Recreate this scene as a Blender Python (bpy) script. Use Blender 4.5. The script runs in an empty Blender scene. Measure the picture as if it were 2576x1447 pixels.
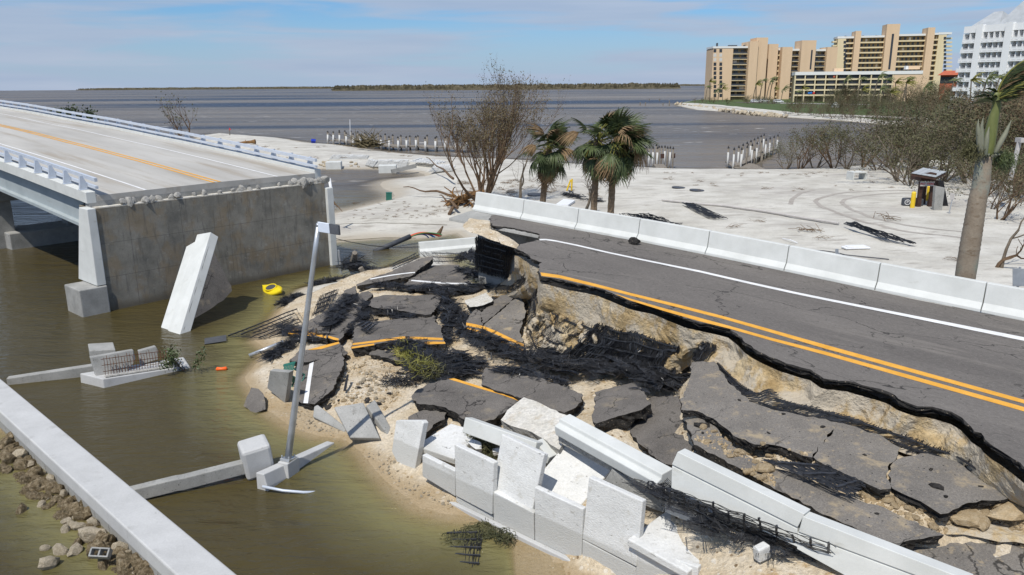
import bpy, bmesh, math, random
import numpy as np
from mathutils import Vector, Matrix, noise as mnoise
from math import radians, sin, cos, pi, atan2, sqrt

random.seed(7)
SC = bpy.context.scene
COL = SC.collection

# ---------------------------------------------------------------- camera
FPX = 1946.0; CXP = 1288.0; CYP = 723.5          # focal length and centre in a 2576 px wide picture
HORIZ = 215.5; ROLL = -0.0073; CAM_H = 10.5
PITCH = math.atan((CYP - HORIZ) / FPX)
right = Vector((1, 0, 0)); up = Vector((0, sin(PITCH), cos(PITCH)))
cx_ = right * cos(ROLL) + up * sin(ROLL)
cy_ = right * (-sin(ROLL)) + up * cos(ROLL)
cz_ = cx_.cross(cy_)
cam_d = bpy.data.cameras.new('camera'); cam = bpy.data.objects.new('camera', cam_d); COL.objects.link(cam)
cam.matrix_world = Matrix(((cx_.x, cy_.x, cz_.x, 0), (cx_.y, cy_.y, cz_.y, 0), (cx_.z, cy_.z, cz_.z, CAM_H), (0, 0, 0, 1)))
cam_d.sensor_width = 36.0; cam_d.lens = 36.0 * FPX / 2576.0
cam_d.clip_start = 0.5; cam_d.clip_end = 30000
SC.camera = cam

# ---------------------------------------------------------------- sun and sky
SUN_EL = radians(57); SHADOW_AZ = radians(66)        # shadows run away from the camera, a little to the right
to_sun = Vector((-cos(SHADOW_AZ) * cos(SUN_EL), -sin(SHADOW_AZ) * cos(SUN_EL), sin(SUN_EL)))
sun_d = bpy.data.lights.new('sun', 'SUN'); sun = bpy.data.objects.new('sun', sun_d); COL.objects.link(sun)
sun_d.energy = 4.3; sun_d.angle = radians(0.53); sun_d.color = (1.0, 0.955, 0.88)
sun.rotation_euler = to_sun.to_track_quat('Z', 'Y').to_euler(); sun.location = (0, -20, 60)

W = bpy.data.worlds.new('World'); SC.world = W; W.use_nodes = True
wn = W.node_tree; wn.nodes.clear()
def wnode(t, **k):
    n = wn.nodes.new(t)
    for a, b in k.items(): setattr(n, a, b)
    return n
w_out = wnode('ShaderNodeOutputWorld'); w_bg = wnode('ShaderNodeBackground')
sky = wnode('ShaderNodeTexSky', sky_type='NISHITA', sun_disc=False)
sky.sun_elevation = SUN_EL; sky.sun_rotation = atan2(to_sun.x, to_sun.y)
sky.air_density = 1.0; sky.dust_density = 0.6; sky.ozone_density = 2.5; sky.altitude = 10
w_bg.inputs['Strength'].default_value = 0.095
tc = wnode('ShaderNodeTexCoord'); sep = wnode('ShaderNodeSeparateXYZ'); wn.links.new(tc.outputs['Generated'], sep.inputs[0])
# cloud layers: long stratus banks whose spacing tightens towards the horizon
def mth(op, a, b=None, c=None):
    n = wnode('ShaderNodeMath', operation=op)
    for i, v in enumerate((a, b, c)):
        if v is None: continue
        if isinstance(v, (int, float)): n.inputs[i].default_value = v
        else: wn.links.new(v, n.inputs[i])
    return n.outputs[0]
azx = mth('ARCTAN2', sep.outputs['X'], sep.outputs['Y'])
cmb = wnode('ShaderNodeCombineXYZ')
wn.links.new(mth('MULTIPLY', azx, 3.2), cmb.inputs[0]); wn.links.new(mth('MULTIPLY', sep.outputs['Z'], 34.0), cmb.inputs[1])
cl = wnode('ShaderNodeTexNoise'); cl.inputs['Scale'].default_value = 1.0; cl.inputs['Detail'].default_value = 7; cl.inputs['Roughness'].default_value = 0.52
cl.inputs['Distortion'].default_value = 0.35
off = wnode('ShaderNodeVectorMath', operation='ADD'); off.inputs[1].default_value = (5.3, 2.1, 0.0)
wn.links.new(cmb.outputs[0], off.inputs[0]); wn.links.new(off.outputs[0], cl.inputs['Vector'])
cr = wnode('ShaderNodeMapRange', interpolation_type='SMOOTHSTEP'); cr.inputs['From Min'].default_value = 0.38; cr.inputs['From Max'].default_value = 0.58
wn.links.new(cl.outputs['Fac'], cr.inputs['Value'])
# second noise lightens or greys the banks
cmb2 = wnode('ShaderNodeCombineXYZ'); wn.links.new(mth('MULTIPLY', azx, 5.0), cmb2.inputs[0]); wn.links.new(mth('MULTIPLY', sep.outputs['Z'], 60.0), cmb2.inputs[1])
cl2 = wnode('ShaderNodeTexNoise'); cl2.inputs['Scale'].default_value = 1.0; cl2.inputs['Detail'].default_value = 5
wn.links.new(cmb2.outputs[0], cl2.inputs['Vector'])
ccol = wnode('ShaderNodeMix', data_type='RGBA'); wn.links.new(cl2.outputs['Fac'], ccol.inputs['Factor'])
ccol.inputs['A'].default_value = (3.3, 4.35, 6.2, 1); ccol.inputs['B'].default_value = (5.5, 6.1, 7.3, 1)
# haze band near the horizon belongs to the sky as seen over water
hz = wnode('ShaderNodeMapRange'); hz.inputs['From Min'].default_value = 0.0; hz.inputs['From Max'].default_value = 0.085
hz.inputs['To Min'].default_value = 0.8; hz.inputs['To Max'].default_value = 0.0
wn.links.new(sep.outputs['Z'], hz.inputs['Value'])
mix0 = wnode('ShaderNodeMix', data_type='RGBA'); wn.links.new(hz.outputs[0], mix0.inputs['Factor'])
blue = wnode('ShaderNodeMix', data_type='RGBA', blend_type='MULTIPLY'); blue.inputs['Factor'].default_value = 1.0
blue.inputs['B'].default_value = (0.58, 0.88, 1.24, 1)
wn.links.new(sky.outputs[0], blue.inputs['A'])
wn.links.new(blue.outputs['Result'], mix0.inputs['A']); mix0.inputs['B'].default_value = (4.5, 5.5, 7.4, 1)
mix1 = wnode('ShaderNodeMix', data_type='RGBA'); wn.links.new(mth('MULTIPLY', cr.outputs[0], 0.85), mix1.inputs['Factor'])
wn.links.new(mix0.outputs['Result'], mix1.inputs['A']); wn.links.new(ccol.outputs['Result'], mix1.inputs['B'])
wn.links.new(mix1.outputs['Result'], w_bg.inputs['Color']); wn.links.new(w_bg.outputs[0], w_out.inputs['Surface'])

SC.render.engine = 'CYCLES'
SC.cycles.max_bounces = 6; SC.cycles.transparent_max_bounces = 12
SC.view_settings.view_transform = 'Standard'; SC.view_settings.look = 'None'
SC.view_settings.exposure = 0.0; SC.view_settings.gamma = 1.0

# ---------------------------------------------------------------- picture geometry: pixel -> point of the place
# several enlargements of the photograph were measured: (left, top, enlargement) in photograph pixels
FR = {'P': (0, 0, 0.62891), 'A1': (0, 300, 1.8386), 'A2': (0, 1000, 1.8386), 'A3': (0, 1514, 1.8386), 'A4': (1100, 900, 2.1433),
      'A5': (1300, 1514, 1.8386), 'A6': (2100, 900, 2.1433), 'A7': (2696, 1514, 1.8386), 'A8': (1800, 700, 1.8386), 'B1': (1600, 300, 2.3418),
      'B2': (2696, 50, 1.84), 'B3': (2900, 450, 1.9824), 'B4': (1000, 400, 2.4111), 'B5': (3500, 100, 2.2265), 'B8': (2500, 1300, 1.6078),
      'C1': (1800, 740, 3.3645), 'C4': (0, 380, 3.4457), 'C5': (700, 500, 3.4457), 'C6': (2500, 1750, 2.576), 'D1': (1050, 1350, 2.0667),
      'D2': (1450, 1150, 2.89375), 'D3': (300, 1380, 4.2933), 'D4': (1250, 850, 2.89375), 'D6': (2800, 150, 2.08), 'D7': (3500, 650, 1.8171),
      'D8': (0, 1750, 1.4846)}
def K(f, x, y):
    a, b, s = FR[f]
    return (a + x / s) * 0.62891, (b + y / s) * 0.62891
CAMP = Vector((0, 0, CAM_H))
def ray(f, x, y):
    px, py = K(f, x, y)
    d = cx_ * (px - CXP) + cy_ * (CYP - py) - cz_ * FPX
    return d.normalized()
def U(f, x, y, z):                      # where the line of sight meets height z
    d = ray(f, x, y)
    return CAMP + d * ((z - CAM_H) / d.z)
def UY(f, x, y, Y):                     # ... meets the vertical plane at depth Y
    d = ray(f, x, y)
    return CAMP + d * (Y / d.y)
ANG = radians(138.5)
ES = Vector((cos(ANG), sin(ANG), 0)); ET = Vector((sin(ANG), -cos(ANG), 0))   # along the road, across it
def UT(f, x, y, t):                     # ... meets the vertical plane t metres across
    d = ray(f, x, y)
    return CAMP + d * (t / d.dot(ET))
def UPL(f, x, y, p0, n):
    d = ray(f, x, y)
    return CAMP + d * ((p0 - CAMP).dot(n) / d.dot(n))
def ST(s, t, z): return ES * s + ET * t + Vector((0, 0, z))
def st_of(p): return p.dot(ES), p.dot(ET)
def RF(s, t, z): return (s, -t, z)      # road-frame local coordinates (object turned by ANG)
def interp(x, tab):
    if x <= tab[0][0]:
        (a, b), (c, d) = tab[0], tab[1]
    elif x >= tab[-1][0]:
        (a, b), (c, d) = tab[-2], tab[-1]
    else:
        for (a, b), (c, d) in zip(tab, tab[1:]):
            if a <= x <= c: break
    return b + (d - b) * (x - a) / (c - a)
ZR = [(-12, 2.95), (2.24, 3.54), (5.58, 3.69), (9.49, 3.86), (12.91, 3.99), (16.69, 4.10), (22, 4.3), (28, 4.5)]
ZD = [(39.0, 5.55), (46, 6.04), (54, 6.55), (60, 6.88), (67, 7.3), (74, 7.62), (86, 8.25), (100, 8.8), (140, 10.0)]
def zroad(s, t): return interp(s, ZR) + (0.03 + 0.035 * min(1, max(0, (s - 6) / 10))) * (t - 20.6)
def zdeck(s): return interp(s, ZD)
def on_road(f, x, y):                   # line of sight meets the road surface
    z = 3.9
    for i in range(12):
        p = U(f, x, y, z); s, t = st_of(p); z = zroad(s, t)
    return U(f, x, y, z)

# ---------------------------------------------------------------- object helpers
def tag(o, label=None, cat=None, group=None, kind=None):
    if label: o['label'] = label
    if cat: o['category'] = cat
    if group: o['group'] = group
    if kind: o['kind'] = kind
    return o
def thing(name, label, cat, loc=(0, 0, 0), rz=0, group=None):
    o = bpy.data.objects.new(name, None); COL.objects.link(o); o.location = loc; o.rotation_euler = (0, 0, rz)
    o.empty_display_size = 0.3
    return tag(o, label, cat, group)
def copy_tree(o, parent=None):
    c = o.copy(); COL.objects.link(c)
    if parent is not None: c.parent = parent
    for ch in list(o.children): copy_tree(ch, c)
    return c
class MB:
    def __init__(s): s.v = []; s.f = []; s.m = []
    def add(s, vs, fs, mi=0):
        o = len(s.v); s.v.extend([tuple(v) for v in vs])
        for f in fs: s.f.append([i + o for i in f]); s.m.append(mi)
    def box(s, x0, x1, y0, y1, z0, z1, mi=0):
        s.add([(x0, y0, z0), (x1, y0, z0), (x1, y1, z0), (x0, y1, z0), (x0, y0, z1), (x1, y0, z1), (x1, y1, z1), (x0, y1, z1)],
              [(3, 2, 1, 0), (4, 5, 6, 7), (0, 1, 5, 4), (1, 2, 6, 5), (2, 3, 7, 6), (3, 0, 4, 7)], mi)
    def hexa(s, b, t, mi=0):            # bottom quad, top quad
        n = len(b)
        s.add(list(b) + list(t), [tuple(range(n))[::-1], tuple(range(n, 2 * n))] + [(i, (i + 1) % n, n + (i + 1) % n, n + i) for i in range(n)], mi)
    def tube(s, pts, rad, n=6, mi=0, cap=True):
        pts = [Vector(p) for p in pts]; k = len(pts)
        if not hasattr(rad, '__len__'): rad = [rad] * k
        o = len(s.v); ref = None
        for i, p in enumerate(pts):
            d = (pts[min(i + 1, k - 1)] - pts[max(i - 1, 0)])
            if d.length < 1e-9: d = Vector((0, 0, 1))
            d.normalize()
            if ref is None: ref = d.orthogonal().normalized()
            a = (ref - d * ref.dot(d))
            a = a.normalized() if a.length > 1e-6 else d.orthogonal().normalized()
            ref = a; b = d.cross(a)
            for j in range(n):
                an = 2 * pi * j / n
                s.v.append(tuple(p + (a * cos(an) + b * sin(an)) * rad[i]))
        for i in range(k - 1):
            for j in range(n):
                s.f.append([o + i * n + j, o + i * n + (j + 1) % n, o + (i + 1) * n + (j + 1) % n, o + (i + 1) * n + j]); s.m.append(mi)
        if cap and n > 2:
            s.f.append([o + j for j in range(n)][::-1]); s.m.append(mi)
            s.f.append([o + (k - 1) * n + j for j in range(n)]); s.m.append(mi)
    def profile(s, prof, path, mi=0, cap=True):
        # prof: list of (a,b); path: list of functions point(a,b)
        o = len(s.v); n = len(prof)
        for fn in path:
            for a, b in prof: s.v.append(tuple(fn(a, b)))
        for i in range(len(path) - 1):
            for j in range(n):
                s.f.append([o + i * n + j, o + i * n + (j + 1) % n, o + (i + 1) * n + (j + 1) % n, o + (i + 1) * n + j]); s.m.append(mi)
        if cap:
            s.f.append([o + j for j in range(n)][::-1]); s.m.append(mi)
            e = o + (len(path) - 1) * n; s.f.append([e + j for j in range(n)]); s.m.append(mi)
    def mesh(s, name, mats, smooth=False):
        me = bpy.data.meshes.new(name); me.from_pydata(s.v, [], s.f)
        for m in (mats if isinstance(mats, (list, tuple)) else [mats]): me.materials.append(m)
        if any(s.m): me.polygons.foreach_set('material_index', s.m)
        if smooth: me.polygons.foreach_set('use_smooth', [True] * len(s.f))
        me.update(); return me
    def build(s, name, mats, parent=None, road=False, smooth=False, bevel=0, kind=None, fix=True):
        me = s.mesh(name, mats, smooth)
        if fix and len(s.f) < 4000:
            bm = bmesh.new(); bm.from_mesh(me); bmesh.ops.recalc_face_normals(bm, faces=bm.faces); bm.to_mesh(me); bm.free()
        return link(name, me, parent, road, bevel, kind)
def link(name, me, parent=None, road=False, bevel=0, kind=None):
    o = bpy.data.objects.new(name, me); COL.objects.link(o)
    if parent is not None: o.parent = parent
    if road: o.rotation_euler = (0, 0, ANG)
    if bevel:
        b = o.modifiers.new('bevel', 'BEVEL'); b.width = bevel; b.segments = 2; b.limit_method = 'ANGLE'; b.angle_limit = radians(40)
    if kind: o['kind'] = kind
    return o
def nz(x, y=0.0, z=0.0): return mnoise.noise(Vector((x, y, z)))

# ---------------------------------------------------------------- materials
MATS = {}
def new_mat(name):
    m = bpy.data.materials.new(name); m.use_nodes = True; MATS[name] = m
    return m, m.node_tree, m.node_tree.nodes['Principled BSDF']
def c4(c): return (c[0], c[1], c[2], 1)
def mat(name, cols, wet=None, line=None, scale=3.0, rough=0.85, detail=6, bump=0.3, bscale=40.0, bdist=0.02, stretch=(1, 1, 1), speck=None, metallic=0.0,
        fine=0.25, world=False, cracks=None, spec=0.3, crackcol=(0.015, 0.014, 0.013), grid=None, stain=None):
    m, nt, p = new_mat(name); N = nt.nodes; L = nt.links
    tcn = N.new('ShaderNodeTexCoord')
    if world:
        g = N.new('ShaderNodeNewGeometry'); co = g.outputs['Position']
    else: co = tcn.outputs['Object']
    mp = N.new('ShaderNodeMapping'); mp.inputs['Scale'].default_value = stretch; L.new(co, mp.inputs['Vector'])
    n1 = N.new('ShaderNodeTexNoise'); n1.inputs['Scale'].default_value = scale; n1.inputs['Detail'].default_value = detail; n1.inputs['Roughness'].default_value = 0.6
    L.new(mp.outputs[0], n1.inputs['Vector'])
    r = N.new('ShaderNodeValToRGB'); L.new(n1.outputs['Fac'], r.inputs['Fac'])
    cols = [(0.35, cols[0]), (0.65, cols[1])] if len(cols) == 2 and len(cols[0]) == 3 else cols
    while len(r.color_ramp.elements) < len(cols): r.color_ramp.elements.new(0.5)
    for e, (pos, c) in zip(r.color_ramp.elements, cols): e.position = pos; e.color = c4(c)
    out = r.outputs['Color']
    n2 = N.new('ShaderNodeTexNoise'); n2.inputs['Scale'].default_value = bscale; n2.inputs['Detail'].default_value = 4; n2.inputs['Roughness'].default_value = 0.7
    L.new(mp.outputs[0], n2.inputs['Vector'])
    if fine:
        mr = N.new('ShaderNodeMapRange'); mr.inputs['From Min'].default_value = 0.25; mr.inputs['From Max'].default_value = 0.75
        mr.inputs['To Min'].default_value = 1 - fine; mr.inputs['To Max'].default_value = 1 + fine; L.new(n2.outputs['Fac'], mr.inputs['Value'])
        mx = N.new('ShaderNodeMix'); mx.data_type = 'RGBA'; mx.blend_type = 'MULTIPLY'; mx.inputs['Factor'].default_value = 1
        L.new(out, mx.inputs['A']); L.new(mr.outputs[0], mx.inputs['B']); out = mx.outputs['Result']
    def mask_mix(fac, col, amt=1.0):
        nonlocal out
        mx = N.new('ShaderNodeMix'); mx.data_type = 'RGBA'
        if amt != 1.0:
            q = N.new('ShaderNodeMath'); q.operation = 'MULTIPLY'; q.inputs[1].default_value = amt; L.new(fac, q.inputs[0]); fac = q.outputs[0]
        L.new(fac, mx.inputs['Factor']); L.new(out, mx.inputs['A']); mx.inputs['B'].default_value = c4(col); out = mx.outputs['Result']
    def rng(v, a, b):
        q = N.new('ShaderNodeMapRange'); q.interpolation_type = 'SMOOTHSTEP'; q.inputs['From Min'].default_value = a; q.inputs['From Max'].default_value = b
        if a > b: q.inputs['From Min'].default_value = b; q.inputs['From Max'].default_value = a; q.inputs['To Min'].default_value = 1; q.inputs['To Max'].default_value = 0
        L.new(v, q.inputs['Value']); return q.outputs[0]
    if stain:
        for (ssc, st_, lo, hi, scol, amt) in stain:
            mp2 = N.new('ShaderNodeMapping'); mp2.inputs['Scale'].default_value = st_; mp2.inputs['Location'].default_value = (ssc * 3.1, 7.7, ssc); L.new(co, mp2.inputs['Vector'])
            q = N.new('ShaderNodeTexNoise'); q.inputs['Scale'].default_value = ssc; q.inputs['Detail'].default_value = 7; q.inputs['Roughness'].default_value = 0.65; L.new(mp2.outputs[0], q.inputs['Vector'])
            mask_mix(rng(q.outputs['Fac'], lo, hi), scol, amt)
    if speck:
        for (vs, thr, scol) in speck:
            v = N.new('ShaderNodeTexVoronoi'); v.inputs['Scale'].default_value = vs; v.inputs['Randomness'].default_value = 1; L.new(co, v.inputs['Vector'])
            sepc = N.new('ShaderNodeSeparateColor'); L.new(v.outputs['Color'], sepc.inputs[0])
            a = rng(v.outputs['Distance'], 0.42, 0.25); b = rng(sepc.outputs[0], thr, thr + 0.03)
            q = N.new('ShaderNodeMath'); q.operation = 'MULTIPLY'; L.new(a, q.inputs[0]); L.new(b, q.inputs[1]); mask_mix(q.outputs[0], scol)
    hgt = n2.outputs['Fac']
    if cracks:
        for (csc, cst, cw, lo) in cracks:
            mp3 = N.new('ShaderNodeMapping'); mp3.inputs['Scale'].default_value = cst; L.new(co, mp3.inputs['Vector'])
            dn = N.new('ShaderNodeTexNoise'); dn.inputs['Scale'].default_value = csc * 2.5; dn.inputs['Detail'].default_value = 5; L.new(mp3.outputs[0], dn.inputs['Vector'])
            ad = N.new('ShaderNodeVectorMath'); ad.operation = 'MULTIPLY_ADD'; ad.inputs[1].default_value = (0.6 / csc,) * 3; L.new(dn.outputs['Color'], ad.inputs[0]); L.new(mp3.outputs[0], ad.inputs[2])
            v = N.new('ShaderNodeTexVoronoi'); v.feature = 'DISTANCE_TO_EDGE'; v.inputs['Scale'].default_value = csc; L.new(ad.outputs[0], v.inputs['Vector'])
            a = rng(v.outputs['Distance'], cw, cw * 0.25)
            k = N.new('ShaderNodeTexNoise'); k.inputs['Scale'].default_value = csc * 0.9; k.inputs['Detail'].default_value = 2; L.new(mp3.outputs[0], k.inputs['Vector'])
            b = rng(k.outputs['Fac'], lo, lo + 0.12)
            q = N.new('ShaderNodeMath'); q.operation = 'MULTIPLY'; L.new(a, q.inputs[0]); L.new(b, q.inputs[1]); mask_mix(q.outputs[0], crackcol, 0.8)
    if grid:
        # cast joint lines: (period along x, period along z, width, colour)
        gx, gz, gw, gcol = grid
        se = N.new('ShaderNodeSeparateXYZ'); L.new(co, se.inputs[0])
        for ch, per in ((1, gx), (2, gz)):
            if not per: continue
            q = N.new('ShaderNodeMath'); q.operation = 'PINGPONG'; q.inputs[1].default_value = per / 2; L.new(se.outputs[ch], q.inputs[0])
            mask_mix(rng(q.outputs[0], gw, gw * 0.4), gcol, 0.6)
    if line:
        # face colour turns darker below a set height
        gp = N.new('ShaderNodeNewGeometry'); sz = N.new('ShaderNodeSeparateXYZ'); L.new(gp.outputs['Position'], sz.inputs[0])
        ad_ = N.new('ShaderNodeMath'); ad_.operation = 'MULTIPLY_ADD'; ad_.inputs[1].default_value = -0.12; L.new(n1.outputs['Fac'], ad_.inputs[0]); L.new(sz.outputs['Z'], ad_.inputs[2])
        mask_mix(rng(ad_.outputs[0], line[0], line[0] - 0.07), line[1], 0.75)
    if wet:
        # soaked band just above the water line
        gp = N.new('ShaderNodeNewGeometry'); sz = N.new('ShaderNodeSeparateXYZ'); L.new(gp.outputs['Position'], sz.inputs[0])
        ad_ = N.new('ShaderNodeMath'); ad_.operation = 'MULTIPLY_ADD'; ad_.inputs[1].default_value = -0.16; L.new(n1.outputs['Fac'], ad_.inputs[0]); L.new(sz.outputs['Z'], ad_.inputs[2])
        mask_mix(rng(ad_.outputs[0], wet[0], -0.06), wet[1], 0.75)
    L.new(out, p.inputs['Base Color'])
    p.inputs['Roughness'].default_value = rough; p.inputs['Metallic'].default_value = metallic; p.inputs['Specular IOR Level'].default_value = spec
    if bump:
        bn = N.new('ShaderNodeBump'); bn.inputs['Strength'].default_value = bump; bn.inputs['Distance'].default_value = bdist
        L.new(hgt, bn.inputs['Height']); L.new(bn.outputs[0], p.inputs['Normal'])
    return m

SHELL = [(14.0, 0.86, (0.62, 0.56, 0.46)), (30.0, 0.84, (0.5, 0.42, 0.3))]
mat('sand_white', wet=(0.10, (0.36, 0.31, 0.235)), cols=[(0.3, (0.40, 0.378, 0.328)), (0.5, (0.50, 0.48, 0.425)), (0.7, (0.575, 0.555, 0.50))], scale=0.35, rough=0.95, bump=0.35, bscale=6, bdist=0.06, fine=0.12, world=True,
    stain=[(0.16, (0.6, 1.2, 1), 0.5, 0.66, (0.36, 0.335, 0.30), 0.7), (0.9, (0.5, 1.6, 1), 0.54, 0.66, (0.30, 0.272, 0.235), 0.8), (5.0, (1, 1.5, 1), 0.62, 0.72, (0.22, 0.185, 0.14), 0.6), (18.0, (1, 1, 1), 0.68, 0.74, (0.12, 0.09, 0.06), 0.8)])
mat('sand_shell', wet=(0.12, (0.33, 0.24, 0.13)), cols=[(0.3, (0.42, 0.315, 0.19)), (0.5, (0.55, 0.46, 0.33)), (0.7, (0.64, 0.57, 0.46))], scale=0.9, rough=0.95, bump=0.9, bscale=11, bdist=0.09, fine=0.3, world=True,
    speck=SHELL + [(9.0, 0.88, (0.2, 0.14, 0.08)), (6.0, 0.9, (0.66, 0.6, 0.5))], stain=[(2.2, (1, 1, 1), 0.58, 0.68, (0.36, 0.23, 0.09), 0.7)])
mat('soil_yellow', [(0.3, (0.27, 0.18, 0.075)), (0.5, (0.42, 0.31, 0.165)), (0.7, (0.52, 0.425, 0.275))], scale=1.1, rough=0.95, bump=0.9, bscale=7, bdist=0.12, fine=0.28, world=True,
    stain=[(1.3, (1, 1, 0.7), 0.43, 0.55, (0.46, 0.41, 0.33), 0.85), (3.5, (1, 1, 2.5), 0.6, 0.7, (0.17, 0.11, 0.05), 0.5)])
mat('asphalt', [(0.3, (0.100, 0.091, 0.082)), (0.7, (0.165, 0.150, 0.134))], scale=0.9, rough=0.94, bump=0.8, bscale=26, bdist=0.025, fine=0.38, world=True,
    speck=[(60.0, 0.93, (0.3, 0.28, 0.26)), (45.0, 0.93, (0.02, 0.02, 0.02))], stain=[(1.6, (1, 1, 1), 0.56, 0.72, (0.27, 0.225, 0.16), 0.6)], cracks=[(0.8, (1, 1, 1), 0.02, 0.42), (2.2, (1, 1, 1), 0.02, 0.55)])
mat('asphalt_dusty', [(0.3, (0.14, 0.129, 0.116)), (0.7, (0.205, 0.188, 0.167))], scale=0.9, rough=0.94, bump=0.8, bscale=26, bdist=0.025, fine=0.38, world=True,
    speck=[(55.0, 0.9, (0.36, 0.31, 0.24)), (20.0, 0.955, (0.02, 0.02, 0.02))], stain=[(1.1, (1, 1, 1), 0.54, 0.7, (0.40, 0.32, 0.205), 0.8), (5.0, (1, 1, 1), 0.58, 0.68, (0.36, 0.29, 0.19), 0.6)], cracks=[(0.5, (1, 1, 1), 0.016, 0.46)])
mat('asphalt_road', [(0.3, (0.112, 0.102, 0.093)), (0.7, (0.158, 0.144, 0.130))], scale=0.5, rough=0.94, bump=0.6, bscale=26, bdist=0.02, fine=0.3,
    stretch=(0.35, 1, 1), speck=[(60.0, 0.93, (0.3, 0.28, 0.26)), (14.0, 0.975, (0.02, 0.02, 0.02))],
    stain=[(0.8, (0.15, 1.4, 1), 0.55, 0.7, (0.22, 0.2, 0.175), 0.6)], cracks=[(0.55, (0.42, 1.0, 1), 0.0095, 0.38), (1.3, (0.5, 1.0, 1), 0.011, 0.54)])
mat('asphalt_edge', [(0.35, (0.014, 0.013, 0.012)), (0.65, (0.05, 0.046, 0.042))], scale=6, rough=0.9, bump=1.0, bscale=16, bdist=0.08, fine=0.4, world=True, speck=[(20.0, 0.84, (0.2, 0.17, 0.13))])
mat('yellow_paint', [(0.35, (0.62, 0.30, 0.035)), (0.65, (0.72, 0.37, 0.06))], scale=3, rough=0.75, bump=0.25, bscale=50, bdist=0.008, fine=0.12, world=True, stain=[(4.0, (1, 1, 1), 0.63, 0.72, (0.28, 0.18, 0.08), 0.55)])
mat('white_paint', [(0.35, (0.62, 0.62, 0.61)), (0.65, (0.74, 0.74, 0.73))], scale=3, rough=0.75, bump=0.2, bscale=50, bdist=0.008, fine=0.1, world=True, stain=[(5.0, (1, 1, 1), 0.62, 0.72, (0.3, 0.28, 0.25), 0.5)])
mat('deck_concrete', [(0.3, (0.36, 0.345, 0.315)), (0.7, (0.47, 0.455, 0.42))], scale=0.45, rough=0.9, bump=0.15, bscale=60, bdist=0.008, fine=0.08, stretch=(0.25, 1.2, 1),
    stain=[(0.6, (0.1, 1.3, 1), 0.5, 0.68, (0.30, 0.26, 0.205), 0.75), (3.0, (0.15, 2.5, 1), 0.62, 0.74, (0.20, 0.185, 0.16), 0.45), (9.0, (1, 1, 1), 0.68, 0.74, (0.25, 0.24, 0.22), 0.4)])
mat('concrete_white', [(0.3, (0.52, 0.53, 0.505)), (0.7, (0.62, 0.63, 0.605))], scale=1.2, rough=0.85, bump=0.15, bscale=50, bdist=0.008, fine=0.06,
    stain=[(2.0, (0.35, 1, 1.5), 0.6, 0.74, (0.40, 0.39, 0.34), 0.5), (7.0, (0.2, 1, 4), 0.68, 0.74, (0.22, 0.21, 0.18), 0.5)])
mat('concrete_pale', [(0.3, (0.42, 0.42, 0.41)), (0.7, (0.50, 0.50, 0.49))], scale=1.2, rough=0.9, bump=0.35, bscale=30, bdist=0.012, fine=0.1,
    stain=[(1.6, (1, 1, 1), 0.56, 0.7, (0.33, 0.325, 0.31), 0.6), (6.0, (1, 1, 1), 0.64, 0.72, (0.27, 0.26, 0.24), 0.5)])
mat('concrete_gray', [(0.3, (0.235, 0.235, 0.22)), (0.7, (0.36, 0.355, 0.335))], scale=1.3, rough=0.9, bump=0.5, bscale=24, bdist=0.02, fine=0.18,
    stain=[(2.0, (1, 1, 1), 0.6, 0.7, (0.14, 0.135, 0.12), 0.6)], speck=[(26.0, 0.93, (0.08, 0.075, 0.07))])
mat('concrete_abutment', wet=(0.45, (0.10, 0.085, 0.06)), cols=[(0.3, (0.125, 0.122, 0.108)), (0.5, (0.215, 0.203, 0.172)), (0.7, (0.285, 0.272, 0.238))], scale=0.75, rough=0.9, bump=0.45, bscale=18, bdist=0.02, fine=0.14,
    grid=(2.6, 1.66, 0.02, (0.10, 0.095, 0.085)), stain=[(0.8, (1, 0.9, 0.8), 0.48, 0.60, (0.24, 0.17, 0.09), 0.45), (1.6, (1, 3.2, 0.45), 0.52, 0.64, (0.09, 0.088, 0.082), 0.42), (4.0, (1, 2.5, 0.7), 0.66, 0.73, (0.06, 0.058, 0.052), 0.7), (2.6, (1, 1, 1.2), 0.6, 0.68, (0.34, 0.325, 0.29), 0.4)])
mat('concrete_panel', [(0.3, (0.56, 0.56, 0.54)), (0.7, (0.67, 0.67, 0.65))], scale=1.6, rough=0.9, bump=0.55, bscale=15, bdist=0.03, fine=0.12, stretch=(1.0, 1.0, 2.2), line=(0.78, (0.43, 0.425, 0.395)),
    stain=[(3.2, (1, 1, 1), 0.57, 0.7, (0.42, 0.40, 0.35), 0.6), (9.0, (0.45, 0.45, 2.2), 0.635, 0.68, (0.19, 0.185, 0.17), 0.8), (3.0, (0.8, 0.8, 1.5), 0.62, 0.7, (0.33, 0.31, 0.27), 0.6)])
mat('concrete_broken', [(0.3, (0.33, 0.32, 0.29)), (0.7, (0.52, 0.505, 0.47))], scale=5, rough=0.95, bump=1.0, bscale=18, bdist=0.06, fine=0.3, speck=[(24.0, 0.85, (0.2, 0.18, 0.15)), (40.0, 0.85, (0.62, 0.58, 0.5))])
mat('limestone', [(0.3, (0.54, 0.51, 0.44)), (0.7, (0.68, 0.655, 0.60))], scale=2, rough=0.95, bump=1.0, bscale=10, bdist=0.08, fine=0.25, stain=[(2.5, (1, 1, 1), 0.56, 0.68, (0.44, 0.36, 0.25), 0.6)])
mat('sandstone', [(0.3, (0.36, 0.26, 0.14)), (0.7, (0.52, 0.42, 0.28))], scale=3, rough=0.95, bump=0.9, bscale=14, bdist=0.05, fine=0.3)
mat('riprap', [(0.3, (0.11, 0.08, 0.04)), (0.5, (0.25, 0.19, 0.11)), (0.7, (0.45, 0.37, 0.25))], scale=3.0, rough=0.85, bump=1.0, bscale=12, bdist=0.08, fine=0.35, stain=[(2.0, (1, 1, 1), 0.5, 0.65, (0.06, 0.05, 0.022), 0.7)])
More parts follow.
